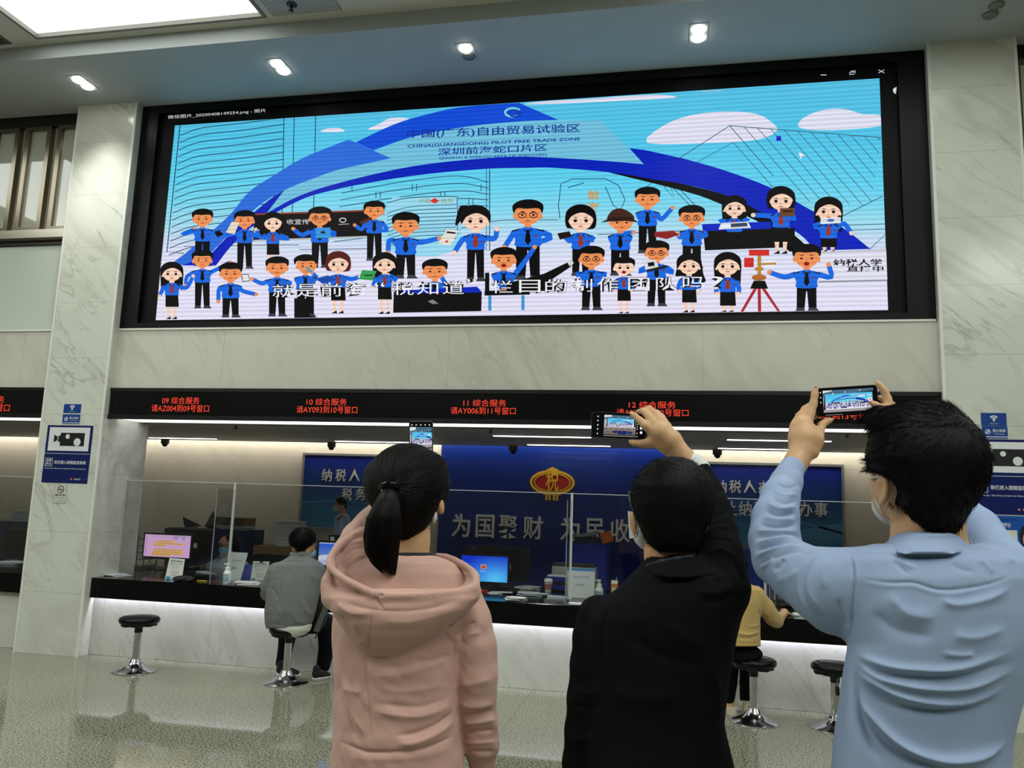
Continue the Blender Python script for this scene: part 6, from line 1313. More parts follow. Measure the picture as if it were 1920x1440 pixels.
JF = [([(1215, 1100), (1262, 1086), (1310, 1072), (1332, 1076), (1346, 1086)], 5, -7), ([(1330, 1068), (1342, 1078), (1350, 1090)], 6, 6), ([(1300, 1108), (1340, 1112), (1380, 1098)], 10, 6), ([(1310, 1128), (1350, 1126), (1385, 1112)], 8, -5), ([(1140, 1140), (1130, 1165), (1126, 1210), (1128, 1290)], 6, -7),
      ([(1322, 1040), (1350, 1030), (1380, 1045)], 6, 6), ([(1316, 1020), (1345, 1010), (1378, 1018)], 5, -5), ([(1322, 1000), (1345, 990), (1374, 990)], 6, 5), ([(1326, 975), (1345, 965), (1364, 962)], 5, -5), ([(1370, 1040), (1386, 1070), (1396, 1100)], 6, -6), ([(1240, 1160), (1290, 1200), (1340, 1210)], 18, 5), ([(1160, 1180), (1240, 1230), (1330, 1250)], 16, -5),
      ([(1140, 1290), (1200, 1310), (1300, 1300)], 18, 5), ([(1250, 1130), (1252, 1250), (1248, 1440)], 3, -2.5), ([(1075, 1290), (1105, 1300), (1130, 1290)], 8, 5), ([(1070, 1320), (1100, 1328), (1128, 1320)], 7, -5), ([(1330, 1240), (1345, 1300), (1345, 1380)], 10, 5), ([(1062, 1380), (1092, 1386), (1122, 1380)], 8, 5)]
def sub_hole(f, c):
    def g(P): return np.maximum(f(P), -c(P))
    g.box = f.box; return g
organic('jacket', sub_hole(union([union(jk+[aR], .03), union([aL], 0)], .012), nh2), .0062, M_jack, B, JF, True, (.002, 20, 11))
organic('collar', sub_hole(loft([(1040, 1246, 1312, T2(1040, .0), .07), (1050, 1216, 1322, T2(1050, -.004), .086), (1062, 1202, 1336, T2(1062, -.006), .098), (1076, 1196, 1352, T2(1076, -.008), .11), (1084, 1206, 1346, T2(1084, -.012), .112)], 2.2), nh2), .0055, M_jack, B, None, True)
organic('shirt_cuff', chain([(1300, 868, 20, 2.083), (1311, 881, 21.5, 2.077)], .004), .004, mat('white_shirt', (214, 214, 212), .7), B)
organic('shirt_collar', chain([(1214, 1062, 5, T2(1062, -.055)), (1240, 1054, 5, T2(1054, -.08)), (1270, 1048, 5, T2(1048, -.08)), (1296, 1044, 5, T2(1044, -.065))], .006), .004, mat('dark_shirt', (24, 26, 34), .7), B)
hairB = union([ellip((1262, 930, T2(930, -.006)), (75, 74, .108)), loft([(868, 1236, 1296, T2(868, -.008), .05), (880, 1215, 1314, T2(880, -.01), .074), (892, 1200, 1326, T2(892, -.011), .09), (908, 1190, 1334, T2(908, -.012), .1), (945, 1187, 1337, T2(945, -.015), .1), (970, 1191, 1331, T2(970, -.02), .092), (995, 1203, 1323, T2(995, -.025), .082), (1015, 1212, 1316, T2(1015, -.03), .066), (1034, 1232, 1306, T2(1034, -.034), .045)], 2.2)], .015)
cut = ellip((1225, 1000, T2(1000, .10)), (70, 70, .085), 0, 0)
hb = sub_hole(hairB, cut)
_, HV, HQ = organic('hair', hb, .006, HAIR, B, None, True)
r_, d_, l_ = comb(HV, HQ, 20000, (1285, 880, T2(880, -.1)), .14, (.008, .018), 3, lambda V: V[:, 2] < T2(950, .06))
hs = strands('short_hair_strands', r_, d_, l_, .00055, HAIR, B, 3, .1, .18, 5)
organic('face_mask', ellip((1229, 1000, T2(1000, .075)), (43, 36, .055), 0, .35), .007, MASKM, B)
wp = lambda x, y, w_: to_world(np.array([uvw(x, y, w_)]))[0]
obj('mask_edge', MB().add([wp(1177, 958, T2(958, .03)), wp(1189, 960, T2(960, .012)), wp(1190, 1008, T2(1008, .012)), wp(1180, 1010, T2(1010, .04)), wp(1177, 958, T2(958, .033)), wp(1190, 960, T2(960, .018)), wp(1191, 1008, T2(1008, .018)), wp(1181, 1010, T2(1010, .045))], [(0, 1, 2, 3), (7, 6, 5, 4), (0, 4, 5, 1), (1, 5, 6, 2), (2, 6, 7, 3), (3, 7, 4, 0)]), MASKM, B)
obj('mask_loop', MB().tube([wp(1186, 966, T2(966, .0)), wp(1193, 968, T2(968, -.025)), wp(1197, 985, T2(985, -.03)), wp(1195, 1002, T2(1002, -.022)), wp(1188, 1010, T2(1010, .0))], .0018, 6), MASKM, B, True)
obj('glasses', MB().tube([wp(1180, 922, T2(922, .075)), wp(1179, 930, T2(930, .06)), wp(1183, 945, T2(945, .03)), wp(1187, 956, T2(956, -.004)), wp(1192, 966, T2(966, -.02))], .0026, 8).tube([wp(1182, 918, T2(918, .1))+.0*RT]+[wp(1200+18*math.cos(a), 932+16*math.sin(a), T2(932, .125)) for a in np.linspace(0, 6.28, 14)], .002, 6).tube([wp(1180, 922, T2(922, .075)), wp(1183, 922, T2(922, .12))], .0026, 6), mat('glasses_black', (10, 10, 12), .25), B, True)
face_parts(B, (1248, 945, T2(945, .01)), 62, (-.35, .12, 1))
legs(B, (1190, 1310), 1440, 2170, W2, 66, 44, M_trous, M_shoeB)
# ------------------------------------------------------------------ tall man in the light blue shirt
M_shirt = mat('light_blue_shirt', (144, 162, 192), .7, spec=.25, var=.02, vscale=30, bump=.05, bscale=500)
W3 = 1.52; T3 = lambda y, d=0.: wt(W3, y)+d
Cm = person((1740, 1440), W3, 'tall person in a light blue shirt photographing the screen with both hands')
headC = [ellip((1737, 880, T3(880, .0)), (92, 104, .088)), ellip((1690, 915, T3(915, .05)), (54, 72, .06), 0, .5), chain([(1740, 940, 62, T3(940)), (1740, 1010, 62, T3(1010)), (1745, 1060, 70, T3(1060))])]
earC = [ellip((1653, 921, T3(921, -.012)), (8, 23, .016), 8), chain([(1648, 906, 3.6, T3(906, -.02)), (1653, 897, 4, T3(897, -.03)), (1661, 901, 4.2, T3(901, -.036)), (1664, 915, 4.2, T3(915, -.038)), (1661, 930, 4, T3(930, -.034)), (1654, 943, 4.6, T3(943, -.022)), (1649, 947, 4, T3(947, -.012))], .004)]
armLs = [(1590, 1095, 40, T3(1095)), (1520, 1085, 38, 1.58), (1458, 1040, 34, 1.68), (1455, 980, 33, 1.74), (1466, 925, 27, 1.81), (1484, 885, 20, 1.865)]
handC = [chain([(1484, 885, 20, 1.865), (1493, 866, 20.5, 1.885), (1504, 845, 24, 1.90)], .012), chain([(1504, 845, 23, 1.90), (1508, 822, 24, 1.912), (1506, 800, 18, 1.925)], .012), chain([(1520, 846, 16, 1.905), (1528, 825, 15, 1.915), (1524, 808, 12, 1.925)], .012), chain([(1496, 800, 13, 1.925), (1492, 822, 13, 1.915), (1494, 846, 14, 1.90)], .01),
         chain([(1529.5, 727.5, 5.2, 1.952), (1527.5, 740, 6.8, 1.948), (1525, 757, 7.6, 1.943), (1519, 776, 8.6, 1.936), (1512, 797, 10.5, 1.925), (1510, 815, 12, 1.915)], .004),
         chain([(1538, 754, 5.5, 1.992), (1526, 756, 6.5, 1.985), (1510, 768, 8, 1.955), (1500, 790, 9.5, 1.932), (1502, 812, 11, 1.915)], .004),
         chain([(1540, 766, 5.5, 1.992), (1520, 772, 6.5, 1.985), (1499, 780, 7.5, 1.955), (1491, 798, 9, 1.93), (1495, 818, 11, 1.915)], .004),
         chain([(1540, 777, 5, 1.99), (1514, 786, 6, 1.982), (1491, 793, 7, 1.952), (1487.5, 808, 8, 1.925), (1491, 828, 10, 1.91)], .004),
         chain([(1558.5, 787.5, 4.8, 1.958), (1550, 790, 6.6, 1.952), (1541, 797, 7.4, 1.944), (1535, 812, 10, 1.93), (1526, 834, 13, 1.912)], .005)]
handR = [chain([(1644.5, 716.5, 5, 1.955), (1650, 723, 6, 1.95), (1658, 733, 7, 1.945), (1664, 748, 7.8, 1.94), (1667, 768, 9, 1.93), (1678, 790, 11, 1.915)], .004),
         chain([(1649, 745, 5, 1.985), (1657, 748, 6, 1.975), (1672, 760, 7.5, 1.945), (1682, 785, 9, 1.925)], .004), chain([(1650, 760, 5, 1.985), (1662, 762, 6, 1.975), (1680, 772, 7.5, 1.94), (1688, 792, 9, 1.92)], .004),
         chain([(1632.5, 754.5, 5, 1.945), (1641, 759, 6.4, 1.94), (1652, 766, 7.5, 1.932), (1664, 784, 10, 1.92), (1678, 806, 13, 1.91)], .005),
         chain([(1676, 790, 18, 1.918), (1686, 812, 20, 1.90), (1702, 842, 18, 1.88), (1735, 890, 21, 1.83), (1790, 950, 27, 1.76)], .012)]
bodyC = headC+earC+[chain(armLs), chain([(1605, 1085, 44, T3(1085)), (1750, 1060, 66, T3(1060)), (1890, 1090, 36, T3(1090))]), loft([(1060, 1640, 1850, T3(1060), .06), (1200, 1610, 1920, T3(1200), .09), (1330, 1600, 1890, T3(1330), .085), (1500, 1585, 1870, T3(1500), .1)]),
    chain([(1890, 1090, 34, T3(1090)), (1866, 1048, 30, 1.62), (1830, 992, 27, 1.70), (1790, 950, 25, 1.76)])]
organic('body', union([union(bodyC, .012), union(handC, .005), union(handR, .005)], .006), .005, SKIN, Cm)
nl(1560, 786.6, 1.954, (3.4, 3.2, .003), 'nail', Cm, 20); nl(1530, 725.8, 1.948, (3.2, 3.6, .003), 'nail', Cm); nl(1631.8, 753.6, 1.941, (3.2, 3, .003), 'nail', Cm)
sh = [loft([(1020, 1640, 1835, T3(1020, .005), .085), (1032, 1600, 1885, T3(1032, .003), .1), (1050, 1582, 1925, T3(1050), .112), (1085, 1574, 1946, T3(1085), .128), (1150, 1582, 1952, T3(1150), .14), (1208, 1590, 1947, T3(1208), .143), (1266, 1578, 1936, T3(1266), .14), (1330, 1570, 1916, T3(1330), .135), (1395, 1562, 1900, T3(1395), .132), (1440, 1557, 1897, T3(1440), .132), (1520, 1552, 1902, T3(1520), .135)], 2.35)]
sL = chain([(1606, 1112, 84, T3(1112, .005)), (1572, 1108, 78, T3(1108, .015)), (1540, 1096, 66, 1.57), (1500, 1076, 55, 1.62), (1462, 1048, 49, 1.675), (1452, 1012, 46, 1.715), (1454, 975, 42, 1.75), (1463, 932, 34, 1.805), (1474, 905, 28, 1.84), (1484, 884, 21.5, 1.866)])
sR = chain([(1895, 1085, 62, T3(1085)), (1868, 1045, 46, 1.62), (1832, 992, 40, 1.70), (1790, 950, 33, 1.76), (1752, 908, 27, 1.81)])
nh3 = chain([(1740, 960, 66, T3(960)), (1743, 1040, 68, T3(1040, .01))])
col3 = chain([(1662, 1030, 8, T3(1030, .06)), (1657, 1028, 9, T3(1028, .0)), (1668, 1024, 10, T3(1024, -.045)), (1700, 1020, 10, T3(1020, -.085)), (1745, 1016, 10, T3(1016, -.096)), (1790, 1014, 10, T3(1014, -.085)), (1820, 1018, 9, T3(1018, -.05)), (1829, 1024, 9, T3(1024, .0)), (1822, 1030, 8, T3(1030, .06))], .01)
col4 = chain([(1672, 1013, 6, T3(1013, -.035)), (1700, 1006, 7, T3(1006, -.075)), (1745, 1000, 7, T3(1000, -.084)), (1788, 998, 7, T3(998, -.076)), (1812, 1002, 6, T3(1002, -.045))], .01)
SF = [([(1600, 1082), (1665, 1092), (1713, 1092), (1758, 1105), (1810, 1103), (1865, 1092), (1917, 1069)], 3, -3.4), ([(1600, 1090), (1665, 1099), (1713, 1100), (1758, 1113), (1810, 1111), (1917, 1077)], 5, 1.6), ([(1593, 1029), (1600, 1085), (1597, 1169), (1592, 1212)], 3.2, -5), ([(1604, 1040), (1608, 1090), (1605, 1165)], 5, 2),
      ([(1655, 1038), (1704, 1042), (1762, 1042), (1826, 1036)], 4, -6),
      ([(1594, 1221), (1655, 1247), (1720, 1256), (1800, 1253), (1913, 1216)], 9, 9), ([(1610, 1240), (1660, 1262), (1720, 1270), (1800, 1268), (1913, 1236)], 7, -7), ([(1600, 1240), (1655, 1274), (1736, 1291), (1817, 1288), (1913, 1252)], 8, 9), ([(1602, 1258), (1640, 1282), (1687, 1306), (1752, 1319), (1817, 1317), (1897, 1284)], 8, 9), ([(1606, 1275), (1650, 1306), (1700, 1326), (1780, 1332), (1880, 1310)], 9, -8),
      ([(1603, 1292), (1626, 1333), (1671, 1384), (1720, 1415), (1784, 1428), (1849, 1415), (1897, 1381)], 10, 13), ([(1612, 1325), (1650, 1380), (1700, 1420), (1784, 1440)], 9, -10), ([(1594, 1222), (1598, 1272), (1606, 1330), (1625, 1382), (1660, 1438)], 9, -13), ([(1584, 1230), (1586, 1300), (1584, 1400)], 9, 7), ([(1762, 1225), (1800, 1229), (1830, 1226)], 6, 4), ([(1780, 1190), (1830, 1196), (1890, 1176)], 12, 5), ([(1760, 1120), (1790, 1135), (1850, 1124), (1900, 1098)], 10, 6),
      ([(1660, 1110), (1700, 1150), (1760, 1160)], 16, 6), ([(1630, 1140), (1680, 1180), (1760, 1196)], 16, -5), ([(1674, 1050), (1690, 1064), (1704, 1078)], 5, -3.5), ([(1690, 1050), (1702, 1060), (1720, 1066)], 5, 3), ([(1830, 1044), (1850, 1060), (1862, 1078)], 6, 3), ([(1780, 1052), (1800, 1066), (1830, 1074)], 6, -2.5), ([(1850, 1030), (1880, 1040), (1905, 1058)], 6, 2.5),
      ([(1448, 918), (1470, 930), (1497, 926)], 5, 5), ([(1445, 930), (1468, 942), (1497, 940)], 4, -5), ([(1436, 942), (1462, 955), (1497, 950)], 5, 6), ([(1432, 955), (1460, 966), (1496, 962)], 4, -6), ([(1425, 968), (1458, 976), (1496, 974)], 5, 6), ([(1420, 982), (1456, 988), (1496, 984)], 4, -6), ([(1414, 996), (1450, 997), (1498, 998)], 5, 6), ([(1411, 1010), (1448, 1005), (1490, 1002), (1506, 1022)], 4.5, -6), ([(1408, 1024), (1440, 1014), (1480, 1010), (1512, 1030)], 5, 7), ([(1408, 1038), (1440, 1025), (1486, 1018), (1520, 1034)], 4.5, -7), ([(1410, 1050), (1440, 1034), (1490, 1024), (1528, 1038)], 5, 7), ([(1418, 1064), (1450, 1046), (1490, 1034), (1530, 1042)], 5, -6),
      ([(1424, 1068), (1440, 1056), (1450, 1044)], 4, 6), ([(1450, 1072), (1462, 1058), (1470, 1046)], 6, -6), ([(1452, 1090), (1478, 1084), (1500, 1066)], 9, 5),
      ([(1536, 1040), (1514, 1062), (1504, 1092), (1512, 1122), (1540, 1160), (1578, 1192)], 5, -9), ([(1526, 1042), (1506, 1062), (1496, 1092), (1504, 1124), (1532, 1160)], 5, 7), ([(1546, 1040), (1526, 1062), (1516, 1092), (1522, 1120), (1550, 1156)], 6, 5), ([(1560, 1046), (1545, 1070), (1545, 1110)], 9, 4), ([(1570, 1120), (1580, 1150), (1590, 1180)], 7, -4),
      ([(1452, 905), (1476, 914), (1502, 908)], 3, -3)]
organic('shirt', sub_hole(union([union(sh+[sL, sR], .022)], .008), nh3), .0055, M_shirt, Cm, SF, True, (.0016, 24, 17))
organic('collar', sub_hole(loft([(997, 1690, 1806, T3(997, .0), .082), (1004, 1674, 1814, T3(1004, .0), .088), (1016, 1663, 1822, T3(1016, .0), .1), (1030, 1652, 1831, T3(1030, -.002), .115), (1039, 1648, 1835, T3(1039, -.004), .124)], 2.2), nh3), .0048, M_shirt, Cm, [([(1675, 1012), (1740, 1006), (1812, 1004)], 4, 2.5)], True)
organic('cuff', chain([(1474, 900, 27, 1.843), (1485, 879, 23.5, 1.868)], .004), .004, M_shirt, Cm)
hairC = union([ellip((1738, 862, T3(862, -.012)), (104, 98, .112)), loft([(752, 1705, 1765, T3(752, .0), .03), (764, 1668, 1793, T3(764), .06), (780, 1640, 1808, T3(780), .08), (795, 1632, 1826, T3(795), .092), (812, 1636, 1842, T3(812, -.003), .1), (832, 1636, 1852, T3(832, -.006), .104), (856, 1636, 1855, T3(856, -.01), .104), (880, 1650, 1850, T3(880, -.014), .1), (905, 1668, 1845, T3(905, -.02), .094), (934, 1680, 1834, T3(934, -.026), .084), (960, 1698, 1818, T3(960, -.03), .07), (982, 1720, 1808, T3(982, -.034), .056), (996, 1738, 1803, T3(996, -.038), .04)], 2.2), chain([(1690, 785, 26, T3(785, .03)), (1652, 785, 20, T3(785, .055)), (1628, 788, 9, T3(788, .07))], .02)], .02)
cutC = ellip((1655, 935, T3(935, .075)), (66, 78, .075))
hc = sub_hole(sub_hole(hairC, cutC), ellip((1632, 928, T3(928, .0)), (36, 44, .14)))
_, HV, HQ = organic('hair', hc, .006, HAIR, Cm, None, True)
r_, d_, l_ = comb(HV, HQ, 20000, (1790, 815, T3(815, -.09)), .08, (.014, .028), 3, lambda V: V[:, 2] < T3(900, .08))
strands('short_hair_strands', r_, d_, l_, .00055, HAIR, Cm, 3, .1, .1, 6)
top = lambda V: (720-V[:, 1]/V[:, 2]*F < 800) & (V[:, 2] < T3(800, .1))
r_, d_, l_ = comb(HV, HQ, 14000, (1800, 800, T3(800, -.06)), .12, (.018, .034), 8, top, (-.9, .0, .2))
strands('fringe_strands', r_, d_, l_, .00055, HAIR, Cm, 3, .06, .1, 9)
organic('face_mask', ellip((1677, 948, T3(948, .085)), (38, 38, .05), 0, .6), .007, MASKM, Cm)
obj('mask_loop', MB().tube([wp(1630, 897, T3(897, .05)), wp(1645, 894, T3(894, -.01)), wp(1654, 893, T3(893, -.02)), wp(1663, 908, T3(908, -.028)), wp(1665, 928, T3(928, -.026)), wp(1655, 946, T3(946, -.012)), wp(1648, 952, T3(952, .0)), wp(1640, 936, T3(936, .04))], .0017, 6).tube([wp(1648, 952, T3(952, .0)), wp(1656, 966, T3(966, .005)), wp(1668, 974, T3(974, .02))], .0017, 6), MASKM, Cm, True)
obj('glasses', MB().tube([wp(1626, 830, T3(830, .085))]+[wp(1634+7*math.cos(a), 890+15*math.sin(a), T3(885, .105)) for a in np.linspace(-1.6, 4.7, 12)], .0015, 6), mat('glasses_black', (10, 10, 12), .25), Cm, True) if False else None
face_parts(Cm, (1728, 885, T3(885, .0)), 70, (-.35, .08, 1))
legs(Cm, (1660, 1800), 1440, 2420, W3, 84, 58, mat('navy_trousers', (22, 24, 34), .8), M_shoeB)
# ------------------------------------------------------------------ seated man in grey on the second stool
W4 = depth_of((-3.178, 6.50, .6)); T4 = lambda y, d=0.: wt(W4, y, 1190)+d
D_ = person((545, 1280), W4, 'person in a grey jacket seated on a black stool at the counter'); D_.location = (-3.178, 6.6, 0)
hD = [ellip((567, 1016, T4(1016, .06)), (20, 22, .09)), ellip((575, 1026, T4(1026, .10)), (15, 17, .06)), ellip((551, 1029, T4(1029, .05)), (3, 6, .015)), ellip((586, 1022, T4(1022, .06)), (3.5, 8, .016)), chain([(569, 1030, 12, T4(1030, .03)), (566, 1050, 13, T4(1050, .01))])]
bD = hD+[loft([(1062, 535, 585, T4(1062), .06), (1110, 520, 582, T4(1110), .085), (1180, 522, 566, T4(1180), .08)]), chain([(522, 1076, 8, T4(1076)), (507, 1106, 7, T4(1106, .07)), (540, 1100, 7, T4(1090, .42))]), chain([(588, 1078, 8, T4(1078, .03)), (604, 1094, 7, T4(1094, .14)), (596, 1092, 7, T4(1085, .45))]),
     chain([(536, 1175, 10, T4(1175, .06)), (540, 1186, 10, T4(1190, .36)), (534, 1222, 8, T4(1222, .34)), (527, 1254, 6.5, T4(1254, .3))]), chain([(570, 1174, 10, T4(1174, .06)), (610, 1168, 10, T4(1171, .38)), (612, 1212, 8, T4(1212, .32)), (606, 1258, 6.5, T4(1258, .28))])]
def small_hand(x, y, w_, dx=1):
    f = [chain([(x, y, 6.5, w_), (x+dx*2, y+1, 8, w_+.05), (x+dx*3, y+2, 7.5, w_+.08)], .004)]
    for i, (a, l) in enumerate(((-5, .07), (-2, .085), (2, .08), (5, .062))): f.append(chain([(x+dx*3+a, y+2, 2.7, w_+.08), (x+dx*4+a*1.2, y+3, 2.5, w_+.08+l*.55), (x+dx*4+a*1.2, y+6, 2.1, w_+.08+l)], .002))
    f.append(chain([(x-dx*4, y+2, 3.2, w_+.03), (x-dx*9, y+3, 2.9, w_+.07), (x-dx*10, y+5, 2.4, w_+.1)], .003)); return f
organic('body', union([union(bD, .03), union(small_hand(540, 1100, T4(1090, .42)), .004), union(small_hand(596, 1092, T4(1085, .45), -1), .004)], .008), .011, SKIN, D_)
M_grey = mat('grey_twill', (112, 114, 114), .85, spec=.2, var=.05, vscale=16, bump=.1, bscale=260)
jk4 = union([loft([(1040, 548, 580, T4(1040, .03), .07), (1050, 530, 592, T4(1050, .02), .1), (1060, 514, 600, T4(1060, .01), .12), (1083, 505, 604, T4(1083), .14), (1110, 500, 600, T4(1110, -.01), .155), (1145, 496, 592, T4(1145, -.02), .16), (1165, 496, 587, T4(1165, -.02), .155), (1178, 499, 580, T4(1178, -.02), .15)], 2.4),
    chain([(518, 1072, 17, T4(1072, .02)), (505, 1100, 16, T4(1100, .05)), (504, 1112, 15, T4(1112, .10)), (525, 1106, 12, T4(1100, .28)), (538, 1100, 10, T4(1092, .40))]), chain([(590, 1072, 20, T4(1072, .03)), (602, 1088, 18, T4(1088, .10)), (606, 1098, 16, T4(1098, .18)), (600, 1094, 11, T4(1088, .42))])], .03)
organic('jacket', jk4, .009, M_grey, D_, [([(520, 1056), (548, 1052), (580, 1056)], 2, -6), ([(528, 1085), (522, 1120), (512, 1160)], 5, -9), ([(545, 1070), (540, 1120), (536, 1165)], 5, 8), ([(570, 1075), (575, 1120), (585, 1150)], 5, -9), ([(560, 1120), (575, 1145), (588, 1155)], 5, 9), ([(516, 1130), (525, 1150), (520, 1172)], 5, 8), ([(584, 1080), (590, 1100), (594, 1120)], 4, -10), ([(540, 1140), (560, 1165), (578, 1170)], 6, 7), ([(506, 1100), (515, 1110), (520, 1125)], 4, -8), ([(500, 1168), (540, 1174), (582, 1168)], 2.5, -5)], True, (.004, 12, 21))
organic('jacket_collar', chain([(549, 1040, 6, T4(1040, .05)), (552, 1042, 6, T4(1042, -.0)), (566, 1040, 6, T4(1040, -.03)), (578, 1044, 6, T4(1044, .0)), (580, 1048, 5, T4(1048, .06))], .01), .007, M_grey, D_)
organic('undershirt_hem', loft([(1170, 504, 586, T4(1170, -.02), .15), (1182, 507, 582, T4(1182, -.02), .152), (1190, 520, 572, T4(1190, -.02), .135), (1196, 540, 558, T4(1196, -.02), .10)], 2.3), .009, mat('white_cotton', (206, 208, 196), .8), D_)
organic('trousers', union([ellip((546, 1175, T4(1175, .03)), (40, 12, .16)), chain([(536, 1174, 16, T4(1174, .08)), (540, 1186, 17, T4(1186, .36)), (534, 1222, 13, T4(1222, .34)), (527, 1243, 10, T4(1243, .30))]), chain([(572, 1173, 16, T4(1173, .08)), (611, 1168, 18, T4(1168, .38)), (613, 1212, 15, T4(1212, .32)), (606, 1248, 13, T4(1248, .28))])], .03), .01, mat('black_denim', (10, 10, 12), .9, spec=.1), D_, [([(605, 1185), (616, 1190), (625, 1188)], 3, 7), ([(600, 1220), (612, 1226), (622, 1222)], 3, -7)], True)
for hx_, hy_, tx_, ty_ in ((522, 1267, 561, 1268), (590, 1276, 618, 1271)):
    wh, w2 = depth_of(onZ(hx_, hy_, 0)), depth_of(onZ(tx_, ty_, 0)); mid = lambda t, up, r: (hx_+(tx_-hx_)*t, hy_+(ty_-hy_)*t-up, r, wh+(w2-wh)*t)
    so, _, _ = organic('shoe', union([chain([mid(.1, 11.5, 7.5), mid(.35, 10.5, 7.6), mid(.65, 8, 6.2), mid(.88, 6.5, 5)]), chain([mid(.12, 13, 7), mid(.12, 22, 6.5)])], .012), .006, mat('canvas_black', (16, 15, 16), .85), D_)
    organic('rubber_sole', union([chain([mid(.06, 3, 3), mid(.3, 2.9, 2.9), mid(.7, 2.8, 2.8), mid(.95, 2.7, 2.7)]), chain([mid(.06, 3, 7.4), mid(.35, 3, 7.6), mid(.65, 3, 7), mid(.93, 3.4, 5)])], .004) if False else (lambda f, c: sub_hole(f, c))(chain([mid(.08, 6, 8.2), mid(.35, 6, 8.2), mid(.65, 5.5, 7.2), mid(.93, 4.6, 5.6)]), chain([mid(-.4, 26, 21), mid(.5, 26.5, 21), mid(.9, 23.5, 19), mid(1.3, 23, 19)])), .005, mat('rubber_white', (206, 206, 202), .5), so)
hD4 = sub_hole(union([ellip((567, 1010, T4(1010, .05)), (22.5, 19.5, .105)), chain([(566, 1018, 18, T4(1018, .01)), (566, 1029, 9, T4(1029, .0))])], .02), ellip((582, 1030, T4(1030, .11)), (18, 20, .07)))
_, HV, HQ = organic('hair', hD4, .009, HAIR, D_, None, True)
r_, d_, l_ = comb(HV, HQ, 5000, (566, 998, T4(998, .0)), .45, (.02, .04), 12)
strands('short_hair_strands', r_, d_, l_, .0012, HAIR, D_, 3, .1, .35, 13)
organic('face_mask', ellip((583, 1037, T4(1037, .13)), (9, 10, .06), 0, -.3), .008, MASKB, D_); face_parts(D_, (572, 1016, T4(1016, .07)), 19, (.35, -.1, 1))
obj('mask_loop', MB().tube([wp(584, 1032, T4(1032, .1)), wp(586, 1020, T4(1020, .05)), wp(588, 1012, T4(1012, .05)), wp(591, 1022, T4(1022, .06)), wp(587, 1034, T4(1034, .09))], .0025, 6), MASKB, D_, True)
K_ = thing('shoulder_bag', (wp(596, 1170, W4)[0], wp(596, 1170, W4)[1], .45), 'black bag with grey strap hanging at the side of the seated man', 'bag')
organic('bag_body', loft([(1118, 596, 612, T4(1118, .1), .05), (1140, 586, 616, T4(1140, .08), .08), (1165, 585, 612, T4(1165, .06), .09), (1184, 588, 600, T4(1184, .05), .06)], 2.6), .01, mat('bag_black', (13, 13, 14), .7), K_)
obj('strap', MB().add([wp(608, 1132, T4(1132, -.03)), wp(617, 1136, T4(1136, -.02)), wp(597, 1186, T4(1186, -.06)), wp(587, 1183, T4(1183, -.06)), wp(608, 1132, T4(1132, -.02)), wp(617, 1136, T4(1136, -.01)), wp(597, 1186, T4(1186, -.05)), wp(587, 1183, T4(1183, -.05))], [(0, 1, 2, 3), (7, 6, 5, 4), (0, 4, 5, 1), (1, 5, 6, 2), (2, 6, 7, 3), (3, 7, 4, 0)]), mat('strap_grey', (74, 76, 76), .8), K_)
obj('buckle', MB().tube([wp(590, 1186, T4(1186, -.04)), wp(594, 1190, T4(1190, -.04)), wp(591, 1197, T4(1197, -.04))], .006, 8), M_bez, K_, True)
# ------------------------------------------------------------------ woman in the mustard top on the third stool
W5 = depth_of((.606, 6.50, .6)); T5 = lambda y, d=0.: wt(W5, y, 1240)+d
E_ = person((1392, 1300), W5, 'person in a mustard short-sleeved top seated at the right end of the counter'); E_.location = (.5, 6.6, 0)
bE = [ellip((1382, 1062, T5(1062, .07)), (17, 21, .09)), chain([(1384, 1075, 10, T5(1075, .04)), (1386, 1095, 11, T5(1095, .02))]), loft([(1100, 1365, 1412, T5(1100), .06), (1150, 1358, 1420, T5(1150), .08), (1210, 1356, 1420, T5(1210), .09)]), chain([(1424, 1115, 11, T5(1115)), (1446, 1148, 9.5, T5(1148, .08)), (1462, 1160, 8, T5(1160, .16)), (1470, 1150, 7, T5(1150, .42))]), chain([(1352, 1115, 11, T5(1115)), (1340, 1148, 9.5, T5(1148, .08)), (1345, 1152, 7, T5(1148, .42))]),
      chain([(1402, 1225, 13, T5(1225, .06)), (1404, 1228, 12, T5(1228, .36)), (1400, 1285, 8.5, T5(1285, .34)), (1398, 1322, 7, T5(1322, .32))]), chain([(1375, 1225, 13, T5(1225, .06)), (1372, 1228, 12, T5(1228, .34)), (1370, 1280, 8.5, T5(1280, .26)), (1369, 1324, 7, T5(1324, .2))])]
organic('body', union([union(bE, .03), union(small_hand(1472, 1148, T5(1146, .42), -1), .004), union(small_hand(1348, 1150, T5(1148, .42)), .004)], .008), .011, SKIN, E_)
M_must = mat('mustard_knit', (190, 160, 98), .85, sheen=.2, var=.04, vscale=20, bump=.12, bscale=300)
tp5 = union([loft([(1088, 1374, 1396, T5(1088, .02), .06), (1096, 1362, 1408, T5(1096, .01), .09), (1106, 1348, 1426, T5(1106), .11), (1130, 1345, 1431, T5(1130), .125), (1165, 1347, 1427, T5(1165), .125), (1180, 1348, 1426, T5(1180), .128), (1212, 1347, 1427, T5(1212), .135)], 2.3), chain([(1416, 1115, 17, T5(1115)), (1434, 1138, 16.5, T5(1138, .04)), (1449, 1158, 15, T5(1158, .09)), (1456, 1165, 13, T5(1165, .12))]), chain([(1356, 1115, 17, T5(1115)), (1342, 1140, 16, T5(1140, .06)), (1336, 1155, 14, T5(1155, .10))])], .02)
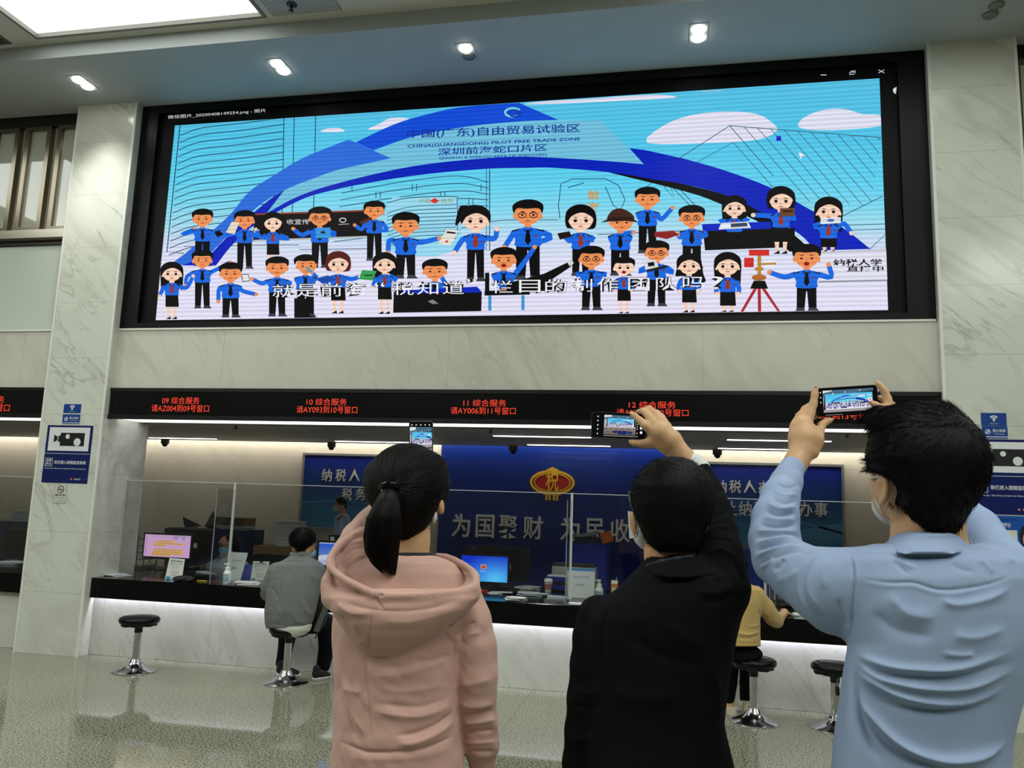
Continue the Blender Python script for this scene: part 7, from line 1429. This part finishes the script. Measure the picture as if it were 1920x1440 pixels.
organic('top', tp5, .008, M_must, E_, [([(1380, 1186), (1404, 1190), (1427, 1182)], 3, 10), ([(1380, 1194), (1404, 1197), (1426, 1190)], 2.5, -8), ([(1420, 1140), (1428, 1160), (1427, 1175)], 3, -12), ([(1400, 1175), (1416, 1174), (1427, 1168)], 3, 7), ([(1432, 1145), (1442, 1156), (1440, 1168)], 3, 7), ([(1380, 1206), (1427, 1207)], 2, -4)], True, (.003, 14, 31))
organic('trousers', union([ellip((1388, 1224, T5(1224, .02)), (41, 14, .155)), chain([(1402, 1222, 17, T5(1222, .08)), (1404, 1224, 17, T5(1226, .36)), (1400, 1280, 13, T5(1280, .34)), (1398, 1308, 11, T5(1308, .32))]), chain([(1375, 1222, 17, T5(1222, .08)), (1371, 1226, 17, T5(1228, .34)), (1370, 1280, 12, T5(1280, .26)), (1367, 1308, 11, T5(1308, .2))])], .03), .01, mat('black_denim', (10, 10, 12), .9, spec=.1), E_, None, True)
for x, y in ((1371, 1332), (1402, 1330)):
    c = onZ(x, y, .02); so = obj('clog', MB().prism(spl([(-.035, -.07), (-.04, .03), (-.038, .1), (0, .14), (.038, .1), (.04, .03), (.035, -.07), (0, -.08)], 3, True), (c[0], c[1], .002), EX, (0, 1, 0), (0, 0, .045)).prism(spl([(-.036, .0), (-.036, .08), (0, .125), (.036, .08), (.036, .0)], 3, True), (c[0], c[1], .047), EX, (0, 1, 0), (0, 0, .035)).box(c[0]-.035, c[0]+.035, c[1]-.078, c[1]-.03, .047, .06), mat('clog_beige', (206, 196, 172), .6), E_)
hE = sub_hole(union([ellip((1381, 1056, T5(1056, .055)), (21, 22, .105)), chain([(1383, 1060, 19, T5(1060, .02)), (1388, 1078, 14, T5(1078, .0)), (1392, 1086, 9, T5(1086, -.005))])], .02), ellip((1372, 1068, T5(1068, .13)), (18, 22, .07)))
organic('hair', hE, .009, HAIR, E_, None, True); face_parts(E_, (1381, 1062, T5(1062, .07)), 17, (-.2, -.1, 1)); organic('face_mask', ellip((1377, 1072, T5(1072, .13)), (11, 9, .05)), .008, MASKB, E_)
# ------------------------------------------------------------------ masked clerk behind the counter
W6 = depth_of((-4.93, 8.62, .9)); T6 = lambda y, d=0.: wt(W6, y, 1060)+d
M_uni = mat('uniform_light_blue', (150, 168, 192), .7, bump=.05, bscale=200)
G = person((420, 1090), W6, 'person with dark hair and blue mask working behind the clear screen')
hf = [ellip((424, 1021, T6(1021)), (13.5, 16.5, .085)), chain([(428, 1032, 8, T6(1032)), (430, 1048, 9, T6(1048, .01))]), ellip((413.5, 1025, T6(1025, -.03)), (2.2, 3, .012)), chain([(412, 1062, 8, T6(1062)), (400, 1064, 6, T6(1064, -.05)), (384, 1064, 5.5, T6(1062, -.08)), (362, 1066, 4.6, T6(1066, -.10))]), chain([(452, 1068, 8, T6(1068)), (456, 1085, 7, T6(1085, -.08)), (440, 1088, 5.5, T6(1085, -.18))]), loft([(1048, 412, 452, T6(1048), .06), (1090, 410, 456, T6(1090), .08), (1140, 408, 458, T6(1140), .1)])]
hg = union([chain([(362, 1066, 4.6, T6(1066, -.10)), (352, 1067, 6, T6(1067, -.11))], .004)]+[chain([(354, 1065+i*1.6, 2, T6(1066, -.11-.01*i)), (345, 1066+i*1.6, 1.9, T6(1067, -.12-.012*i)), (340-(i % 2)*2, 1068+i*1.4, 1.6, T6(1068, -.12-.012*i))], .002) for i in range(4)]+[chain([(356, 1066, 2.2, T6(1066, -.095)), (349, 1062, 2, T6(1062, -.095)), (345, 1062, 1.8, T6(1062, -.10))], .002)], .004)
organic('body', union([union(hf, .02), hg], .006), .011, SKIN2, G)
organic('uniform_shirt', union([loft([(1043, 422, 440, T6(1043, .01), .06), (1050, 404, 454, T6(1050), .09), (1065, 399, 462, T6(1065), .11), (1090, 400, 464, T6(1090), .125), (1136, 402, 462, T6(1136), .13)], 2.3), chain([(408, 1058, 11, T6(1058)), (398, 1062, 9.5, T6(1062, -.08)), (391, 1063, 8.5, T6(1063, -.13))]), chain([(456, 1062, 11, T6(1062)), (459, 1078, 9.5, T6(1078, -.04))])], .02), .011, M_uni, G, [([(425, 1050), (424, 1080), (424, 1100)], 2, -6), ([(405, 1070), (415, 1080)], 3, 8), ([(436, 1060), (442, 1080)], 3, -8)], True)
organic('trousers', union([chain([(415, 1140, 13, T6(1140)), (414, 1142, 12, T6(1142, -.12)), (413, 1190, 9, T6(1190, -.12))]), chain([(448, 1140, 13, T6(1140)), (449, 1142, 12, T6(1142, -.12)), (450, 1190, 9, T6(1190, -.12))])], .03), .014, mat('navy_trousers', (22, 24, 34), .8), G)
obj('shoulder_board', MB().obox(wp(410, 1045.5, T6(1046, -.05)), RT*.05+UP*.008, UP*.004, FW*.03), mat('epaulette_dark', (26, 30, 50), .6), G)
organic('hair', sub_hole(union([ellip((430, 1018, T6(1018, .02)), (16.5, 16, .10)), chain([(440, 1022, 11, T6(1022, .03)), (444, 1034, 6, T6(1034, .03))])], .02), ellip((418, 1027, T6(1027, -.08)), (13, 16, .09))), .009, HAIR, G, None, True)
organic('face_mask', ellip((419.5, 1031.5, T6(1031, -.055)), (10, 7.5, .055), 0, .4), .007, MASKB, G)
obj('glasses', MB().tube([wp(414+4*math.cos(a), 1021.5+3*math.sin(a), T6(1021, -.105)) for a in np.linspace(0, 6.28, 12)], .0016, 6).tube([wp(424+4*math.cos(a), 1022.5+3*math.sin(a), T6(1022, -.095)) for a in np.linspace(0, 6.28, 12)], .0016, 6).tube([wp(428, 1022, T6(1022, -.09)), wp(434, 1022, T6(1022, -.02))], .0016, 6), mat('glasses_black', (10, 10, 12), .25), G, True)
face_parts(G, (421, 1022, T6(1022, -.015)), 12.5, (-.45, -.05, -1))
oc = thing('office_chair', (-4.93, 8.72, 0), 'black office chair under the masked clerk', 'chair')
obj('seat', MB().rbox(-5.15, -4.7, 8.5, 8.95, .30, .36, .08, 5), M_bez, oc); obj('backrest', MB().rbox(-4.95, -4.42, 8.98, 9.04, .38, .86, .1, 5, axis='y'), M_bez, oc); obj('base', MB().box(-4.96, -4.9, 8.69, 8.75, .03, .30).box(-5.2, -4.66, 8.7, 8.74, 0, .035).box(-4.95, -4.91, 8.45, 8.99, 0, .035), M_bez, oc); obj('back_post', MB().box(-4.8, -4.75, 8.9, 8.98, .33, .6), M_bez, oc)
# ------------------------------------------------------------------ officer standing by the left banner
W7 = depth_of((-4.05, 9.55, 1.4)); T7 = lambda y, d=0.: wt(W7, y, 960)+d; y7 = 1225
H = person((640, 1100), W7, 'person in light blue uniform and mask standing before the left blue banner')
bH = [ellip((637.5, 944, T7(944)), (9.6, 11.5, .075)), ellip((633, 950, T7(950)), (7, 7.5, .06)), ellip((645, 947, T7(947, -.065)), (1.8, 3, .01)), chain([(641, 952, 6.5, T7(952)), (643, 964, 7, T7(964))]), loft([(966, 632, 652, T7(966), .12), (1000, 630, 654, T7(1000), .12), (1060, 630, 654, T7(1060), .11)]), chain([(643, 968, 6, T7(968, -.19)), (645, 1010, 5, T7(1010, -.22)), (640, 1045, 4.5, T7(1045, -.22))]), chain([(643, 968, 6, T7(968, .19)), (645, 1010, 5, T7(1010, .22)), (640, 1045, 4.5, T7(1045, .22))]), chain([(642, 1060, 11, T7(1060, -.08)), (641, 1140, 8, T7(1140, -.08)), (642, 1210, 6, T7(1210, -.08))]), chain([(642, 1060, 11, T7(1060, .08)), (646, 1140, 8, T7(1140, .08)), (648, 1210, 6, T7(1210, .08))])]
hh = [union([chain([(640, 1045, 4.5, T7(1045, d)), (638, 1056, 5.5, T7(1056, d))], .004)]+[chain([(636+i*1.6, 1058, 1.7, T7(1058, d)), (635+i*1.5, 1066, 1.6, T7(1066, d)), (636+i*1.4, 1072-(i == 3)*2, 1.4, T7(1072, d))], .002) for i in range(4)]+[chain([(635, 1052, 2, T7(1052, d)), (632, 1060, 1.7, T7(1060, d)), (632, 1065, 1.5, T7(1065, d))], .002)], .004) for d in (-.22, .22)]
organic('body', union([union(bH, .025)]+hh, .006), .011, SKIN2, H)
organic('uniform_shirt', union([loft([(962, 637, 650, T7(962), .06), (967, 630, 655, T7(967), .15), (976, 627, 657, T7(976), .19), (1000, 626, 658, T7(1000), .18), (1060, 626, 657, T7(1060), .16)], 2.3), chain([(643, 972, 8.5, T7(972, -.18)), (646, 1010, 7.5, T7(1010, -.215)), (641, 1042, 6, T7(1042, -.22))]), chain([(643, 972, 8.5, T7(972, .18)), (646, 1010, 7.5, T7(1010, .215)), (641, 1042, 6, T7(1042, .22))])], .03), .012, M_uni, H, [([(648, 975), (652, 990), (650, 1005)], 2.5, -10)], True)
obj('shoulder_board', MB().obox(wp(637.5, 971, T7(971, -.21)), RT*.03+UP*.016, UP*.008-RT*.003, FW*.02), mat('epaulette_dark', (26, 30, 50), .6), H)
organic('trousers', union([loft([(1055, 627, 657, T7(1055), .16), (1080, 628, 657, T7(1080), .16)], 2.3), chain([(642, 1080, 13.5, T7(1080, -.08)), (641, 1140, 11, T7(1140, -.085)), (642, 1216, 9, T7(1216, -.085))]), chain([(642, 1080, 13.5, T7(1080, .08)), (646, 1140, 11, T7(1140, .085)), (648, 1216, 9, T7(1216, .085))])], .03), .014, mat('navy_trousers', (22, 24, 34), .8), H)
for d in (-.085, .085):
    c = to_world(np.array([uvw(641, 1222, T7(1222, d))]))[0]; obj('shoe', MB().prism(spl([(-.18, -.04), (-.2, 0), (-.18, .04), (0, .045), (.08, .04), (.09, 0), (.08, -.04), (0, -.045)], 3, True), (c[0], c[1], .001), EX, (0, 1, 0), (0, 0, .06)), M_shoeB, H)
organic('hair', sub_hole(union([ellip((639, 940, T7(940)), (10.2, 9.5, .085)), chain([(644, 944, 6, T7(944)), (645.5, 952, 4, T7(952))])], .02), ellip((630.5, 947, T7(947)), (8, 9, .1))), .009, HAIR, H, None, True)
organic('face_mask', ellip((631, 955, T7(955, -.005)), (7.5, 7, .062)), .008, MASKB, H)
obj('glasses', MB().tube([wp(626, 944, T7(944, -.03)), wp(632, 945, T7(945, -.07)), wp(640, 946, T7(946, -.078)), wp(645, 947, T7(947, -.07))], .004, 6).tube([wp(628.5+2.8*math.cos(a), 945.5+2.6*math.sin(a), T7(945, -.045)) for a in np.linspace(0, 6.28, 12)], .003, 6), mat('glasses_black', (10, 10, 12), .25), H, True)
face_parts(H, (638, 945, T7(945)), 9, (-1, 0, .05))
